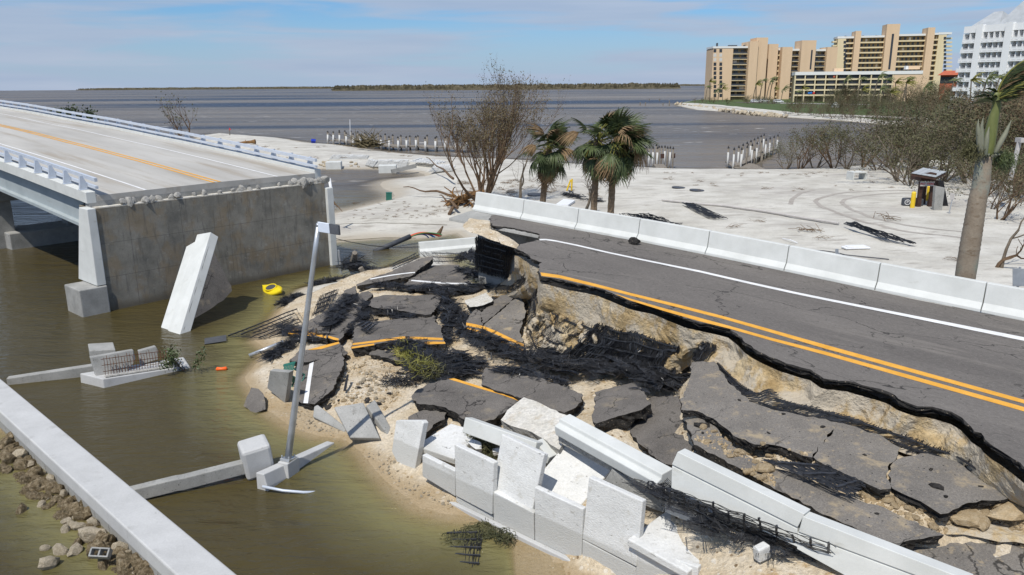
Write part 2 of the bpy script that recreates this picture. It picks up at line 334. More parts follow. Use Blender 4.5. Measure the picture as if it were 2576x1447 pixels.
mat('pale_rock', [(0.3, (0.34, 0.285, 0.20)), (0.7, (0.52, 0.45, 0.34))], scale=3.0, rough=0.9, bump=0.9, bscale=12, bdist=0.06, fine=0.3, stain=[(3.0, (1, 1, 1), 0.55, 0.66, (0.2, 0.16, 0.1), 0.6)])
mat('black_plastic', [(0.35, (0.014, 0.015, 0.018)), (0.65, (0.04, 0.041, 0.045))], scale=8, rough=0.36, bump=0.2, bscale=60, bdist=0.004, fine=0.2, spec=0.5)
mat('rebar', [(0.35, (0.07, 0.03, 0.015)), (0.65, (0.15, 0.065, 0.03))], scale=12, rough=0.9, bump=0.4, bscale=80, bdist=0.004)
mat('rail_metal', [(0.35, (0.50, 0.545, 0.61)), (0.65, (0.57, 0.615, 0.68))], scale=2, rough=0.45, bump=0.05, bscale=40, fine=0.05, metallic=0.15, spec=0.5)
mat('pole_metal', [(0.35, (0.42, 0.44, 0.46)), (0.65, (0.52, 0.54, 0.56))], scale=3, rough=0.38, bump=0.05, bscale=40, fine=0.06, metallic=0.55, spec=0.5)
mat('girder_paint', [(0.35, (0.30, 0.34, 0.35)), (0.65, (0.36, 0.40, 0.41))], scale=1, rough=0.6, bump=0.05, bscale=30, fine=0.06, stain=[(2.0, (0.3, 1, 2), 0.6, 0.75, (0.22, 0.22, 0.2), 0.5)])
mat('dark_void', [(0.35, (0.012, 0.012, 0.012)), (0.65, (0.02, 0.02, 0.02))], bump=0)
mat('timber', [(0.35, (0.15, 0.13, 0.105)), (0.65, (0.27, 0.24, 0.20))], scale=5, rough=0.95, bump=0.6, bscale=20, bdist=0.02, stretch=(1, 1, 0.25))
mat('pvc_white', [(0.35, (0.72, 0.73, 0.74)), (0.65, (0.78, 0.79, 0.8))], scale=4, rough=0.45, bump=0.05, fine=0.05)
mat('sleeve_white', [(0.35, (0.55, 0.55, 0.53)), (0.65, (0.64, 0.64, 0.62))], scale=2, rough=0.6, bump=0.05, fine=0.1, stain=[(2.0, (1, 1, .5), .55, .7, (.3, .28, .23), .7)])
mat('cap_black', [(0.35, (0.012, 0.012, 0.014)), (0.65, (0.02, 0.02, 0.022))], rough=0.5, bump=0)
mat('bark_gray', [(0.3, (0.10, 0.08, 0.058)), (0.7, (0.20, 0.165, 0.125))], scale=5, rough=0.95, bump=0.7, bscale=22, bdist=0.02, fine=0.3, stretch=(1, 1, 0.3))
mat('bark_brown', [(0.3, (0.085, 0.055, 0.034)), (0.7, (0.175, 0.115, 0.07))], scale=5, rough=0.95, bump=0.7, bscale=22, bdist=0.02, fine=0.3, stretch=(1, 1, 0.3))
mat('root_wood', [(0.3, (0.07, 0.045, 0.025)), (0.7, (0.30, 0.16, 0.06))], scale=3, rough=0.95, bump=0.7, bscale=22, bdist=0.02, fine=0.3)
mat('palm_trunk', [(0.3, (0.14, 0.10, 0.065)), (0.7, (0.22, 0.165, 0.115))], scale=4, rough=0.95, bump=0.9, bscale=10, bdist=0.04, fine=0.3, stretch=(0.6, 0.6, 3))
mat('frond_green', [(0.3, (0.036, 0.055, 0.018)), (0.7, (0.088, 0.112, 0.040))], scale=1.5, rough=0.55, bump=0, fine=0.35, bscale=9, world=True, spec=0.4)
mat('frond_yellow', [(0.3, (0.13, 0.14, 0.03)), (0.7, (0.30, 0.27, 0.07))], scale=1.5, rough=0.6, bump=0, fine=0.3, bscale=9, world=True)
mat('frond_dead', [(0.3, (0.14, 0.09, 0.045)), (0.7, (0.26, 0.18, 0.10))], scale=1.5, rough=0.9, bump=0, fine=0.3, bscale=9, world=True)
mat('frond_dark', [(0.3, (0.022, 0.035, 0.012)), (0.7, (0.055, 0.075, 0.026))], scale=1.5, rough=0.6, bump=0, fine=0.35, bscale=9, world=True)
mat('leaf_mangrove', [(0.3, (0.05, 0.053, 0.024)), (0.7, (0.125, 0.118, 0.055))], scale=1.2, rough=0.6, bump=0, fine=0.4, bscale=12, world=True)
mat('leaf_brown', [(0.3, (0.075, 0.062, 0.032)), (0.7, (0.15, 0.12, 0.065))], scale=1.2, rough=0.8, bump=0, fine=0.4, bscale=12, world=True)
mat('island_scrub', [(0.3, (0.055, 0.05, 0.032)), (0.5, (0.10, 0.088, 0.055)), (0.7, (0.14, 0.12, 0.085))], scale=0.12, rough=1.0, bump=0, fine=0.4, bscale=0.7, world=True)
mat('grass', [(0.3, (0.045, 0.075, 0.022)), (0.7, (0.08, 0.11, 0.035))], scale=0.2, rough=0.95, bump=0.4, bscale=3, fine=0.3, world=True)
mat('condo_tan', [(0.35, (0.64, 0.465, 0.30)), (0.65, (0.69, 0.505, 0.33))], scale=0.2, rough=0.9, bump=0.1, bscale=2, fine=0.05)
mat('condo_cream', [(0.35, (0.66, 0.55, 0.34)), (0.65, (0.71, 0.60, 0.39))], scale=0.2, rough=0.9, bump=0.1, bscale=2, fine=0.04)
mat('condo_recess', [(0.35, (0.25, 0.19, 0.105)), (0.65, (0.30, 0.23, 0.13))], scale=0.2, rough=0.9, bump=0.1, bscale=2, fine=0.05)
mat('parapet_white', [(0.35, (0.66, 0.66, 0.63)), (0.65, (0.74, 0.74, 0.71))], scale=0.5, rough=0.85, bump=0.05, fine=0.05)
mat('hotel_white', [(0.35, (0.79, 0.79, 0.78)), (0.65, (0.84, 0.84, 0.83))], scale=0.5, rough=0.8, bump=0.05, fine=0.04)
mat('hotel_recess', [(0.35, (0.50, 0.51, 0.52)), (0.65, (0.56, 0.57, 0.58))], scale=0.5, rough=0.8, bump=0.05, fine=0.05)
mat('roof_metal', [(0.35, (0.34, 0.36, 0.37)), (0.65, (0.42, 0.44, 0.45))], scale=0.5, rough=0.5, bump=0.05, fine=0.05)
mat('roof_red', [(0.35, (0.36, 0.09, 0.045)), (0.65, (0.46, 0.13, 0.07))], scale=0.8, rough=0.85, bump=0.2, bscale=5, fine=0.12)
mat('window_dark', [(0.35, (0.018, 0.022, 0.028)), (0.65, (0.045, 0.05, 0.058))], scale=0.3, rough=0.12, bump=0, fine=0.1, spec=0.5)
mat('shutter', [(0.35, (0.55, 0.52, 0.47)), (0.65, (0.62, 0.59, 0.54))], scale=1, rough=0.7, bump=0, fine=0.05)
mat('kayak_yellow', [(0.35, (0.72, 0.55, 0.01)), (0.65, (0.80, 0.62, 0.02))], scale=2, rough=0.35, bump=0, fine=0.05, spec=0.5)
mat('bollard_yellow', [(0.35, (0.70, 0.47, 0.02)), (0.65, (0.76, 0.53, 0.04))], scale=2, rough=0.5, bump=0, fine=0.05)
mat('float_orange', [(0.35, (0.85, 0.12, 0.02)), (0.65, (0.9, 0.16, 0.03))], scale=2, rough=0.4, bump=0)
mat('chair_green', [(0.35, (0.02, 0.12, 0.09)), (0.65, (0.03, 0.15, 0.115))], scale=2, rough=0.45, bump=0)
mat('bin_blue', [(0.35, (0.012, 0.03, 0.30)), (0.65, (0.02, 0.045, 0.38))], scale=2, rough=0.45, bump=0)
mat('sign_red', [(0.35, (0.5, 0.03, 0.03)), (0.65, (0.6, 0.05, 0.05))], scale=2, rough=0.5, bump=0)
mat('cable_red', [(0.35, (0.55, 0.08, 0.05)), (0.65, (0.6, 0.11, 0.07))], rough=0.5, bump=0)
mat('cable_blue', [(0.35, (0.03, 0.16, 0.5)), (0.65, (0.04, 0.2, 0.56))], rough=0.5, bump=0)
mat('cable_green', [(0.35, (0.04, 0.16, 0.05)), (0.65, (0.06, 0.2, 0.07))], rough=0.5, bump=0)
mat('kiosk_wood', [(0.35, (0.045, 0.022, 0.016)), (0.65, (0.075, 0.04, 0.03))], scale=4, rough=0.7, bump=0.2, bscale=20, fine=0.15)
mat('sign_gray', [(0.35, (0.40, 0.38, 0.36)), (0.65, (0.46, 0.44, 0.42))], scale=3, rough=0.7, bump=0.05)
mat('dark_gray', [(0.35, (0.05, 0.055, 0.065)), (0.65, (0.075, 0.08, 0.09))], scale=3, rough=0.6, bump=0.05)
mat('car_white', [(0.35, (0.74, 0.75, 0.76)), (0.65, (0.78, 0.79, 0.8))], scale=3, rough=0.25, bump=0, fine=0.02, spec=0.5)
mat('tyre', [(0.35, (0.012, 0.012, 0.012)), (0.65, (0.02, 0.02, 0.02))], rough=0.9, bump=0)
mat('dead_twig', [(0.3, (0.12, 0.075, 0.04)), (0.7, (0.24, 0.165, 0.10))], scale=5, rough=0.95, bump=0, fine=0.3)
G = MATS

# ================================================================ broken road slabs: outlines, tilt (three heights), thickness
def fz(s, t): return 2.2 + 0.085 * (t - 13) + 0.03 * (s - 3)
SLABS = [
 dict(f='D4', o=[(505,838),(690,752),(900,690),(1080,602),(1240,537),(1392,505),(1396,532),(1330,590),(1250,642),(1150,732),(1130,742),(950,772),(760,806),(520,852)], c=[(510,840,0.95),(1130,735,1.25),(1390,515,1.75)], th=.3,
      label='long dark slab tilted up beside the pool, white edge line curving along it', w=[[(660,768),(800,742),(900,724),(1060,702),(1185,690),(1190,699),(1062,712),(905,735),(805,753),(672,778)]]),
 dict(f='D4', o=[(1370,617),(1530,606),(1690,606),(1715,655),(1780,742),(1845,826),(1842,862),(1500,866),(1220,858),(1062,848),(1150,745),(1210,715),(1290,655)], c=[(1370,620,1.25),(1690,608,1.35),(1500,860,1.2)], th=.3,
      label='broad slab with white edge line across its front, below the white fallen barrier', w=[[(1140,782),(1200,784),(1400,802),(1600,815),(1845,819),(1845,834),(1590,831),(1390,818),(1200,800),(1145,794)]]),
 dict(f='A4', o=[(600,560),(690,522),(697,572),(655,650),(560,757),(475,868),(440,975),(330,955),(110,935),(150,890),(330,800),(430,740),(520,650)], c=[(640,545,1.0),(440,960,.85),(130,915,.6)], th=.28,
      label='narrow strip of slab under black netting, leftmost by the water, end of yellow line on it', y=[[(150,888),(300,918),(440,952),(436,972),(290,935),(140,905)],[(125,915),(250,942),(330,953),(290,945),(110,935)]]),
 dict(f='A4', o=[(670,657),(735,580),(800,567),(836,588),(828,612),(742,680),(735,725),(675,840),(620,905),(550,990),(455,972),(485,868),(572,757)], c=[(800,570,1.1),(550,985,.85),(480,870,.85)], th=.28,
      label='slim cracked slab between the netted strip and the centre slabs, yellow stripe at its tip', y=[[(458,950),(500,962),(548,976),(543,992),(500,985),(456,968)]]),
 dict(f='A4', o=[(800,690),(840,622),(920,603),(1000,600),(1200,606),(1392,592),(1426,625),(1400,690),(1340,765),(1290,772),(1200,757),(1000,722),(850,708)], c=[(840,620,1.2),(1400,600,1.25),(1250,765,1.3)], th=.32,
      label='unmarked oblong slab raised in the middle of the heap, black mesh spilling below'),
 dict(f='A4', o=[(668,842),(760,832),(900,822),(1100,800),(1260,780),(1370,774),(1372,832),(1424,870),(1440,960),(1462,1020),(1272,1026),(1262,1000),(1080,990),(868,1018),(850,1032),(655,1062),(662,1000),(680,900)], c=[(668,842,.95),(1370,776,1.2),(1080,990,1.2)], th=.32,
      label='large cracked slab with the bent double yellow line along its front edge', y=[[(668,1015),(870,990),(1090,957),(1250,962),(1436,970),(1440,990),(1250,982),(1090,978),(870,1008),(664,1032)],[(655,1046),(760,1030),(852,1017),(850,1032),(760,1046),(655,1062)],[(1272,1000),(1455,1003),(1462,1020),(1272,1026)]]),
 dict(f='D1', o=[(222,195),(300,110),(400,100),(490,75),(560,58),(630,38),(705,130),(680,148),(560,170),(425,192),(370,205),(300,200)], c=[(225,195,.75),(630,40,.85),(680,148,.75)], th=.2,
      label='flat slab behind the green chair with a yellow stripe on its far edge', y=[[(372,104),(490,72),(630,36),(636,52),(490,96),(430,102)]]),
 dict(f='D1', o=[(425,192),(560,165),(664,115),(675,200),(640,300),(582,430),(500,500),(432,552),(320,542),(262,520),(300,320),(315,240),(372,205)], c=[(664,115,.95),(432,552,.45),(275,515,.35)], th=.22,
      label='tilted slab beside the green chair with one thick white stripe', w=[[(392,195),(426,193),(405,330),(376,546),(338,543),(372,330)]]),
 dict(f='D1', o=[(880,142),(905,112),(955,98),(1040,110),(1130,132),(1152,165),(1168,207),(1090,190),(1010,166),(940,148)], c=[(880,142,.88),(1130,132,.92),(1160,205,.86)], th=.15,
      label='small pale grey slab half buried in white sand'),
 dict(f='A5', o=[(635,130),(660,95),(740,50),(830,20),(915,2),(980,25),(1140,60),(1300,115),(1440,165),(1400,205),(1345,235),(1240,302),(1110,335),(1010,300),(940,240),(890,215),(800,195),(700,190),(645,160)], c=[(640,140,1.15),(1440,165,1.3),(1050,320,1.15)], th=.3,
      label='rounded slab with a single yellow line along its back edge, above the white panels', y=[[(900,3),(950,0),(1150,62),(1310,112),(1445,158),(1440,172),(1300,122),(1140,76)]]),
 dict(f='A5', o=[(1150,45),(1165,-60),(1185,-80),(1230,-72),(1320,-40),(1400,-32),(1500,-20),(1620,10),(1760,60),(1890,112),(1892,170),(1840,215),(1760,252),(1620,220),(1480,150),(1450,150),(1320,108)], c=[(1160,30,1.35),(1400,-30,1.5),(1800,230,1.55)], th=.28,
      label='bare grey slab behind the white stone block, ragged black mesh over its back'),
 dict(f='A5', o=[(1982,102),(2140,60),(2290,26),(2345,110),(2400,186),(2330,232),(2160,275),(1992,332),(1960,268),(1990,180)], c=[(1985,105,1.7),(2290,26,1.95),(2000,325,1.8)], th=.34,
      label='five sided raised slab with thick black edge in front of the mesh tangle'),
 dict(f='B8', o=[(8,620),(80,560),(170,462),(350,455),(362,520),(382,640),(415,750),(442,850),(380,870),(300,900),(200,860),(100,770),(30,690)], c=[(170,462,1.7),(350,460,1.95),(300,890,1.7)], th=.3, m='asphalt',
      label='dark brown slab wedged between the raised slab and the sagging lane'),
 dict(f='A5', o=[(612,282),(690,245),(780,222),(892,250),(882,300),(795,340),(740,420),(690,380),(640,335)], c=[(612,282,.85),(892,250,.95),(740,430,.7)], th=.25,
      label='small slab sunk behind the leaning white panel at the shore'),
 dict(f='D2', o=[(1260,300),(1312,250),(1362,270),(1376,370),(1391,440),(1382,548),(1330,530),(1212,478),(1196,450),(1202,408),(1225,350)], c=[(1310,252,1.65),(1390,440,1.5),(1205,460,1.4)], th=.25,
      label='small wedge slab with double yellow line left of the dusty slope', y=[[(1203,408),(1300,426),(1391,448),(1390,480),(1300,462),(1200,440)],[(1208,464),(1300,488),(1388,510),(1383,535),(1300,512),(1212,480)]]),
 dict(f='D2', o=[(1372,290),(1470,195),(1600,92),(1680,80),(1742,110),(1722,152),(1560,290),(1420,402),(1396,412),(1380,370)], c=[(1600,92,1.95),(1735,115,2.0),(1395,410,1.55)], th=.22,
      label='narrow grey slab sloping up towards the cut bank behind the yellow lines'),
 dict(f='D2', o=[(1402,440),(1430,410),(1570,295),(1750,142),(1842,112),(1872,200),(1892,290),(1850,390),(1820,500),(1872,650),(1862,742),(1640,652),(1398,548),(1392,510)], c=[(1800,125,2.05),(1860,735,1.35),(1400,520,1.42)], th=.25, m='asphalt_dusty',
      label='sand dusted slope of asphalt with the brightest double yellow lines under the bank', y=[[(1402,448),(1560,512),(1720,590),(1868,660),(1864,690),(1710,625),(1555,548),(1396,480)],[(1394,528),(1560,600),(1720,668),(1862,722),(1862,742),(1640,652),(1398,548)]]),
]
for o, lab in (
   ([(430,240),(575,236),(605,275),(640,322),(672,382),(742,432),(800,492),(900,528),(1000,555),(1130,580),(1250,602),(1362,625),(1335,680),(1282,740),(1235,788),(1205,852),(1100,822),(1040,795),(950,770),(832,768),(700,712),(630,650),(560,600),(470,556),(362,545),(358,490),(402,390),(420,300)], 'long sagging piece of the lane under the bank, upper end by the mesh tangle'),
   ([(1366,627),(1480,650),(1560,690),(1632,702),(1770,790),(1722,880),(1692,912),(1680,960),(1708,1052),(1640,1060),(1562,1025),(1460,985),(1300,910),(1212,850),(1240,788),(1288,742),(1340,682)], 'middle piece of the sagging lane between two open cracks'),
   ([(1726,884),(1790,850),(1950,826),(2050,850),(2160,882),(2230,950),(2290,1000),(2400,1060),(2512,1110),(2350,1130),(2205,1142),(2110,1190),(2032,1216),(1960,1170),(1902,1132),(1820,1102),(1722,1052),(1692,962),(1708,910)], 'pointed piece of the sagging lane ending in rubble, small dark chip on it')):
    SLABS.append(dict(f='B8', o=o, fz=0.0, th=.2, m='asphalt_dusty', label=lab))
SLABS.append(dict(f='B8', o=[(385,612),(470,600),(560,640),(650,740),(800,850),(960,922),(1120,960),(1300,1040),(1480,1112),(1700,1190),(1880,1268),(2052,1350),(1960,1365),(1830,1385),(1760,1420),(1690,1420),(1500,1320),(1150,1150),(700,905),(440,770)], fz=-.22, th=.22, m='asphalt_dusty', label='long lane strip strewn with sand right behind the near white barriers'))
SLABS.append(dict(f='B8', o=[(1700,1470),(1830,1425),(2000,1400),(2150,1360),(2400,1330),(2800,1420),(2900,1700),(2300,1750)], fz=-.62, th=.22, m='asphalt_dusty', label='lowest sandy slab of lane in the bottom right corner'))

def slab_plane(d):
    if 'fz' in d:
        # plane z = fz(s,t)+offset
        P0 = ST(3, 13, fz(3, 13) + d['fz']); P1 = ST(4, 13, fz(4, 13) + d['fz']); P2 = ST(3, 14, fz(3, 14) + d['fz'])
    else:
        P0, P1, P2 = [U(d['f'], x, y, z) for x, y, z in d['c']]
    n = (P1 - P0).cross(P2 - P0).normalized()
    if n.z < 0: n = -n
    return P0, n

# ================================================================ ground
def poly_sdf(px, py, poly):
    x = np.asarray(px); y = np.asarray(py); n = len(poly)
    d2 = np.full(x.shape, 1e18); ins = np.zeros(x.shape, bool)
    for i in range(n):
        ax, ay = poly[i]; bx, by = poly[(i + 1) % n]
        ex, ey = bx - ax, by - ay; wx, wy = x - ax, y - ay
        L2 = ex * ex + ey * ey + 1e-12
        t = np.clip((wx * ex + wy * ey) / L2, 0, 1)
        d2 = np.minimum(d2, (wx - ex * t) ** 2 + (wy - ey * t) ** 2)
        c = ((ay > y) != (by > y)) & (x < ex * (y - ay) / (ey if abs(ey) > 1e-12 else 1e-12) + ax)
        ins ^= c
    return np.where(ins, 1, -1) * np.sqrt(d2)
def W2(pts): return [tuple(U(f, x, y, 0.0)[:2]) for f, x, y in pts]
P_ = lambda *l: [('P', x, y) for x, y in l]
B4_ = lambda *l: [('B4', x, y) for x, y in l]
LAND = W2(P_((1560,1480),(1450,1447),(1392,1397),(1330,1352),(1240,1310),(1130,1298),(1050,1277),(985,1225),(930,1165),(905,1132),(868,1104),(800,1097),(735,1076),(670,1032),(640,992),(616,950),(650,910),(672,880),(640,856),(660,830),(690,800),(712,770),(738,742),(765,724),(800,715),(850,704),(905,692),(960,678),(1010,664),(1060,648),(1110,640)))
LAND += [tuple(ST(27.5, 28.0, 0)[:2]), tuple(ST(24.5, 30.5, 0)[:2])]
LAND += W2(P_((1150,586)) + B4_((1760,1318),(1600,1338),(1300,1335),(1000,1355),(770,1372)) + P_((795,612),(778,590),(795,562)) + B4_((760,1105),(1000,1050),(1200,1000),(1340,960),(1400,925),(1370,885),(1290,860),(1250,815),(1290,785),(1400,762),(1560,750),(1700,738),(1690,715),(1600,692),(1500,682),(1300,664),(1000,660),(670,662)) + P_((690,436),(610,402),(540,368),(500,344),(512,337),(600,341),(700,349),(745,356),(775,361),(829,363),(900,374),(1000,386),(1100,394),(1290,402),(1400,412),(1620,424),(1700,428),(1960,431),(2100,424),(2250,412),(2400,402),(2576,394),(2750,388)))
LAND += [(110, 120), (110, -30), (8, -30), (4.5, 9)]
FAR = W2(P_((1700,261),(1716,268),(1760,277),(1850,282),(1990,296),(2100,302),(2230,313),(2330,322),(2576,333),(2800,342)))
FAR += [(420, 160), (2500, 300), (2500, 1500), (420, 900), (200, 690), (135, 560), (105, 480)]

CTRL = []                                   # (x,y,z) heights inside the land
def ctl(f, *pts):
    for x, y, z in pts: CTRL.append(tuple(U(f, x, y, z)))
for d in SLABS:
    P0, n = slab_plane(d)
    o = d['o']; mx = sum(p[0] for p in o) / len(o); my = sum(p[1] for p in o) / len(o)
    for k, (x, y) in enumerate(o):
        for q in (0.95, 0.5):
            p = UPL(d['f'], mx + (x - mx) * q, my + (y - my) * q, P0, n); CTRL.append((p.x, p.y, p.z - d['th'] - 0.06))
ctl('D1', (900,260,.72), (720,420,.62), (800,330,.7), (640,480,.5), (960,470,.72), (560,660,.28), (1050,560,.7), (760,180,.75), (500,620,.3))
ctl('A4', (420,560,.62), (330,640,.5), (900,580,.9), (1250,580,.9), (1550,880,.95), (1560,960,.95), (1500,1050,.9), (1050,900,.8), (230,860,.45), (120,800,.35), (1850,430,1.2), (1750,380,1.2), (1820,500,1.25), (1650,640,1.1), (1480,720,.95))
ctl('A6', (500,1180,1.35), (800,1270,1.55), (1100,1350,1.65), (1300,1330,1.8), (300,1250,1.2), (100,1180,1.2))
ctl('A5', (1210,560,.9), (1050,470,.9), (500,440,.45), (600,800,.12), (760,820,.12), (1000,1000,.12), (1250,1130,.12), (1500,1290,.12), (400,500,.35), (1650,560,1.1), (2000,600,1.5), (2300,820,1.3))
ctl('B8', (560,640,2.0), (700,760,2.05), (900,830,2.15), (780,960,1.95), (1600,1100,2.2), (1750,1150,2.25), (2000,1260,2.2), (2200,1300,2.0), (2300,1200,2.35), (2500,1200,2.3), (2450,1400,1.9), (2150,1400,1.85), (1250,960,2.1), (1500,1060,2.15))
for s_ in range(-8, 26, 2):                  # below the road bed and along its far wall
    CTRL.append(tuple(ST(s_, 22.5, 1.2))); CTRL.append(tuple(ST(s_, 25.5, 1.2)))
    CTRL.append(tuple(ST(s_, 27.4, 1.25 if s_ < 21 else .8))); CTRL.append(tuple(ST(s_, 31, 1.2)))
for x, y, z in ((20,45,1.15),(35,50,1.2),(12,58,1.1),(25,65,1.15),(40,70,1.2),(5,66,.95),(-2,66,.8),(30,85,1.0),(15,85,.9),(-10,100,.7),(0,95,.8),(45,95,1.0),(60,60,1.2),(80,40,1.2),(30,20,1.3),(50,10,1.3),(-30,150,.8),(-12,120,.6),(-8,80,.45)):
    CTRL.append((x, y, z))
ctl('B4', (900,1180,.42), (1300,1100,.55), (1700,1050,.7), (1000,1290,.3), (1500,1250,.4), (1450,840,.2))
CT = np.array(CTRL)

def axis(a, b, step, lo, hi, g):
    mid = list(np.arange(a, b, step)); st = step; L = [a]; R = [mid[-1]]
    while L[-1] > lo: st *= g; L.append(L[-1] - st)
    st = step
    while R[-1] < hi: st *= g; R.append(R[-1] + st)
    return np.array(L[1:][::-1] + mid + R[1:])
gx = axis(-24, 24, 0.27, -9000, 9000, 1.075); gy = axis(10, 60, 0.27, -120, 6400, 1.05)
GX, GY = np.meshgrid(gx, gy); X = GX.ravel(); Y = GY.ravel()
sd1 = poly_sdf(X, Y, LAND); sd2 = poly_sdf(X, Y, FAR)
S_ = X * ES.x + Y * ES.y; T_ = X * ET.x + Y * ET.y
near = (np.abs(X) < 130) & (Y < 160)
H = np.full(X.shape, 1.1)
idx = np.where(near)[0]
for a in range(0, len(idx), 4000):
    ii = idx[a:a + 4000]
    d2 = (X[ii, None] - CT[None, :, 0]) ** 2 + (Y[ii, None] - CT[None, :, 1]) ** 2 + 0.04
    w = d2 ** -1.9
    H[ii] = (w * CT[None, :, 2]).sum(1) / w.sum(1)
rng_ = np.random.RandomState(3)
def vnoise(x, y, seed):                       # cheap value noise, vectorised
    r = np.random.RandomState(seed).rand(64, 64)
    xi = np.floor(x).astype(int); yi = np.floor(y).astype(int); fx = x - xi; fy = y - yi
    fx = fx * fx * (3 - 2 * fx); fy = fy * fy * (3 - 2 * fy)
    a = r[yi % 64, xi % 64]; b = r[yi % 64, (xi + 1) % 64]; c = r[(yi + 1) % 64, xi % 64]; d = r[(yi + 1) % 64, (xi + 1) % 64]
    return (a * (1 - fx) + b * fx) * (1 - fy) + (c * (1 - fx) + d * fx) * fy - 0.5
coll = (T_ < 26.3) & (S_ < 33)
ramp = np.where(coll, 1.1, 4.0)
nzv = np.where(coll, 0.16 * vnoise(X * 1.1, Y * 1.1, 1) + 0.13 * vnoise(X * 3.1, Y * 3.1, 2), 0.10 * vnoise(X * .35, Y * .35, 3) + 0.05 * vnoise(X * 1.3, Y * 1.3, 4))
z1 = (H + nzv) * (1 - np.exp(-np.maximum(sd1, 0) / ramp))
zf = 1.5 * (1 - np.exp(-np.maximum(sd2, 0) / 6.0)) + 0.2 * vnoise(X * .05, Y * .05, 5)
pool = (S_ > 24) & (T_ > 20) & (Y < 62) & (S_ < 48)
slope = np.where(pool, .26, np.where((S_ < 18) & (Y < 25), .05, np.where(coll | (Y < 34), 0.07, 0.07)))
dep = -np.minimum(2.2, slope * np.maximum(-np.maximum(sd1, sd2), 0))
# shelf of stones in front of the bulkhead
BULK_A = U('D8', 165, 0, .75); BULK_B = U('D8', 965, 740, .75)
bd = Vector((BULK_B.x - BULK_A.x, BULK_B.y - BULK_A.y, 0)).normalized(); bnrm = Vector((bd.y, -bd.x, 0))
if bnrm.x > 0: bnrm = -bnrm
bdist = (X - BULK_A.x) * bnrm.x + (Y - BULK_A.y) * bnrm.y
Z = np.where(sd1 > 0, z1, np.where(sd2 > 0, zf, dep))
shelf = (bdist > -0.3) & (X < 0) & (Y < 40)
Z = np.where(shelf, np.maximum(-1.6, -0.05 - 0.36 * np.maximum(bdist, 0) + 0.10 * vnoise(X * 1.7, Y * 1.7, 9)), Z)
behind = (bdist <= -0.3) & (X < 0) & (Y < 40) & (sd1 < 0)
Z = np.where(behind, np.minimum(Z, -np.minimum(1.0, 0.30 * -sd1)), Z)
Z = Z + np.where((sd1 < 0) & (sd2 < 0), np.clip(-sd1 * .3, 0, 1) * 0.04 * vnoise(X * .9, Y * .9, 6), 0)
nxg, nyg = len(gx), len(gy)
I = np.arange(nxg * nyg).reshape(nyg, nxg)
F4 = np.stack([I[:-1, :-1], I[:-1, 1:], I[1:, 1:], I[1:, :-1]], -1).reshape(-1, 4)
def grid_mesh(name, z):
    me = bpy.data.meshes.new(name)
    me.vertices.add(nxg * nyg); me.vertices.foreach_set('co', np.stack([X, Y, z], 1).ravel())
    nf = len(F4); me.loops.add(nf * 4); me.loops.foreach_set('vertex_index', F4.ravel())
    me.polygons.add(nf); me.polygons.foreach_set('loop_start', np.arange(0, nf * 4, 4)); me.polygons.foreach_set('loop_total', np.full(nf, 4))
    me.polygons.foreach_set('use_smooth', np.ones(nf, bool)); me.update(calc_edges=True); return me
gm = grid_mesh('ground', Z)
fc = F4[:, 0]
mi = np.where(coll[fc], 1, np.where((sd2[fc] > np.where(X[fc] > 92, 2.5, 9)), 2, 0)).astype(np.int32)
for m in ('sand_white', 'sand_shell', 'grass'): gm.materials.append(G[m])
gm.polygons.foreach_set('material_index', mi)
ground = link('ground', gm, kind='structure')
def ground_z(x, y):
    i = int(np.clip(np.searchsorted(gx, x) - 1, 0, nxg - 2)); j = int(np.clip(np.searchsorted(gy, y) - 1, 0, nyg - 2))
    fx = (x - gx[i]) / (gx[i + 1] - gx[i]); fy = (y - gy[j]) / (gy[j + 1] - gy[j]); q = Z.reshape(nyg, nxg)
    return float((q[j, i] * (1 - fx) + q[j, i + 1] * fx) * (1 - fy) + (q[j + 1, i] * (1 - fx) + q[j + 1, i + 1] * fx) * fy)
def on_ground(f, x, y, dz=0.0):
    z = 1.0
    for i in range(25):
        p = U(f, x, y, z); z = 0.5 * z + 0.5 * max(ground_z(p.x, p.y), -0.02)
    p = U(f, x, y, z); p.z += dz; return p

# ================================================================ water: turbid, clearer where thin
m, nt, p = new_mat('water'); N = nt.nodes; L = nt.links
geo = N.new('ShaderNodeNewGeometry'); att = N.new('ShaderNodeAttribute'); att.attribute_name = 'depth'; att2 = N.new('ShaderNodeAttribute'); att2.attribute_name = 'bay'
def wn_noise(scale, st, det=5, rough=.55, dist=0):
    mp = N.new('ShaderNodeMapping'); mp.inputs['Scale'].default_value = st; L.new(geo.outputs['Position'], mp.inputs['Vector'])
    q = N.new('ShaderNodeTexNoise'); q.inputs['Scale'].default_value = scale; q.inputs['Detail'].default_value = det; q.inputs['Roughness'].default_value = rough; q.inputs['Distortion'].default_value = dist
    L.new(mp.outputs[0], q.inputs['Vector']); return q.outputs['Fac']
def wramp(v, els):
    r = N.new('ShaderNodeValToRGB'); L.new(v, r.inputs['Fac'])
    while len(r.color_ramp.elements) < len(els): r.color_ramp.elements.new(.5)
    for e, (a, c) in zip(r.color_ramp.elements, els): e.position = a; e.color = c4(c)
    return r.outputs['Color']
def wmix(fac, a, b):
    q = N.new('ShaderNodeMix'); q.data_type = 'RGBA'; L.new(fac, q.inputs['Factor']); L.new(a, q.inputs['A']); L.new(b, q.inputs['B']); return q.outputs['Result']
def wmr(v, a, b, c=0., d=1.):
    q = N.new('ShaderNodeMapRange'); q.interpolation_type = 'SMOOTHSTEP'; q.inputs['From Min'].default_value = a; q.inputs['From Max'].default_value = b; q.inputs['To Min'].default_value = c; q.inputs['To Max'].default_value = d
    L.new(v, q.inputs['Value']); return q.outputs[0]
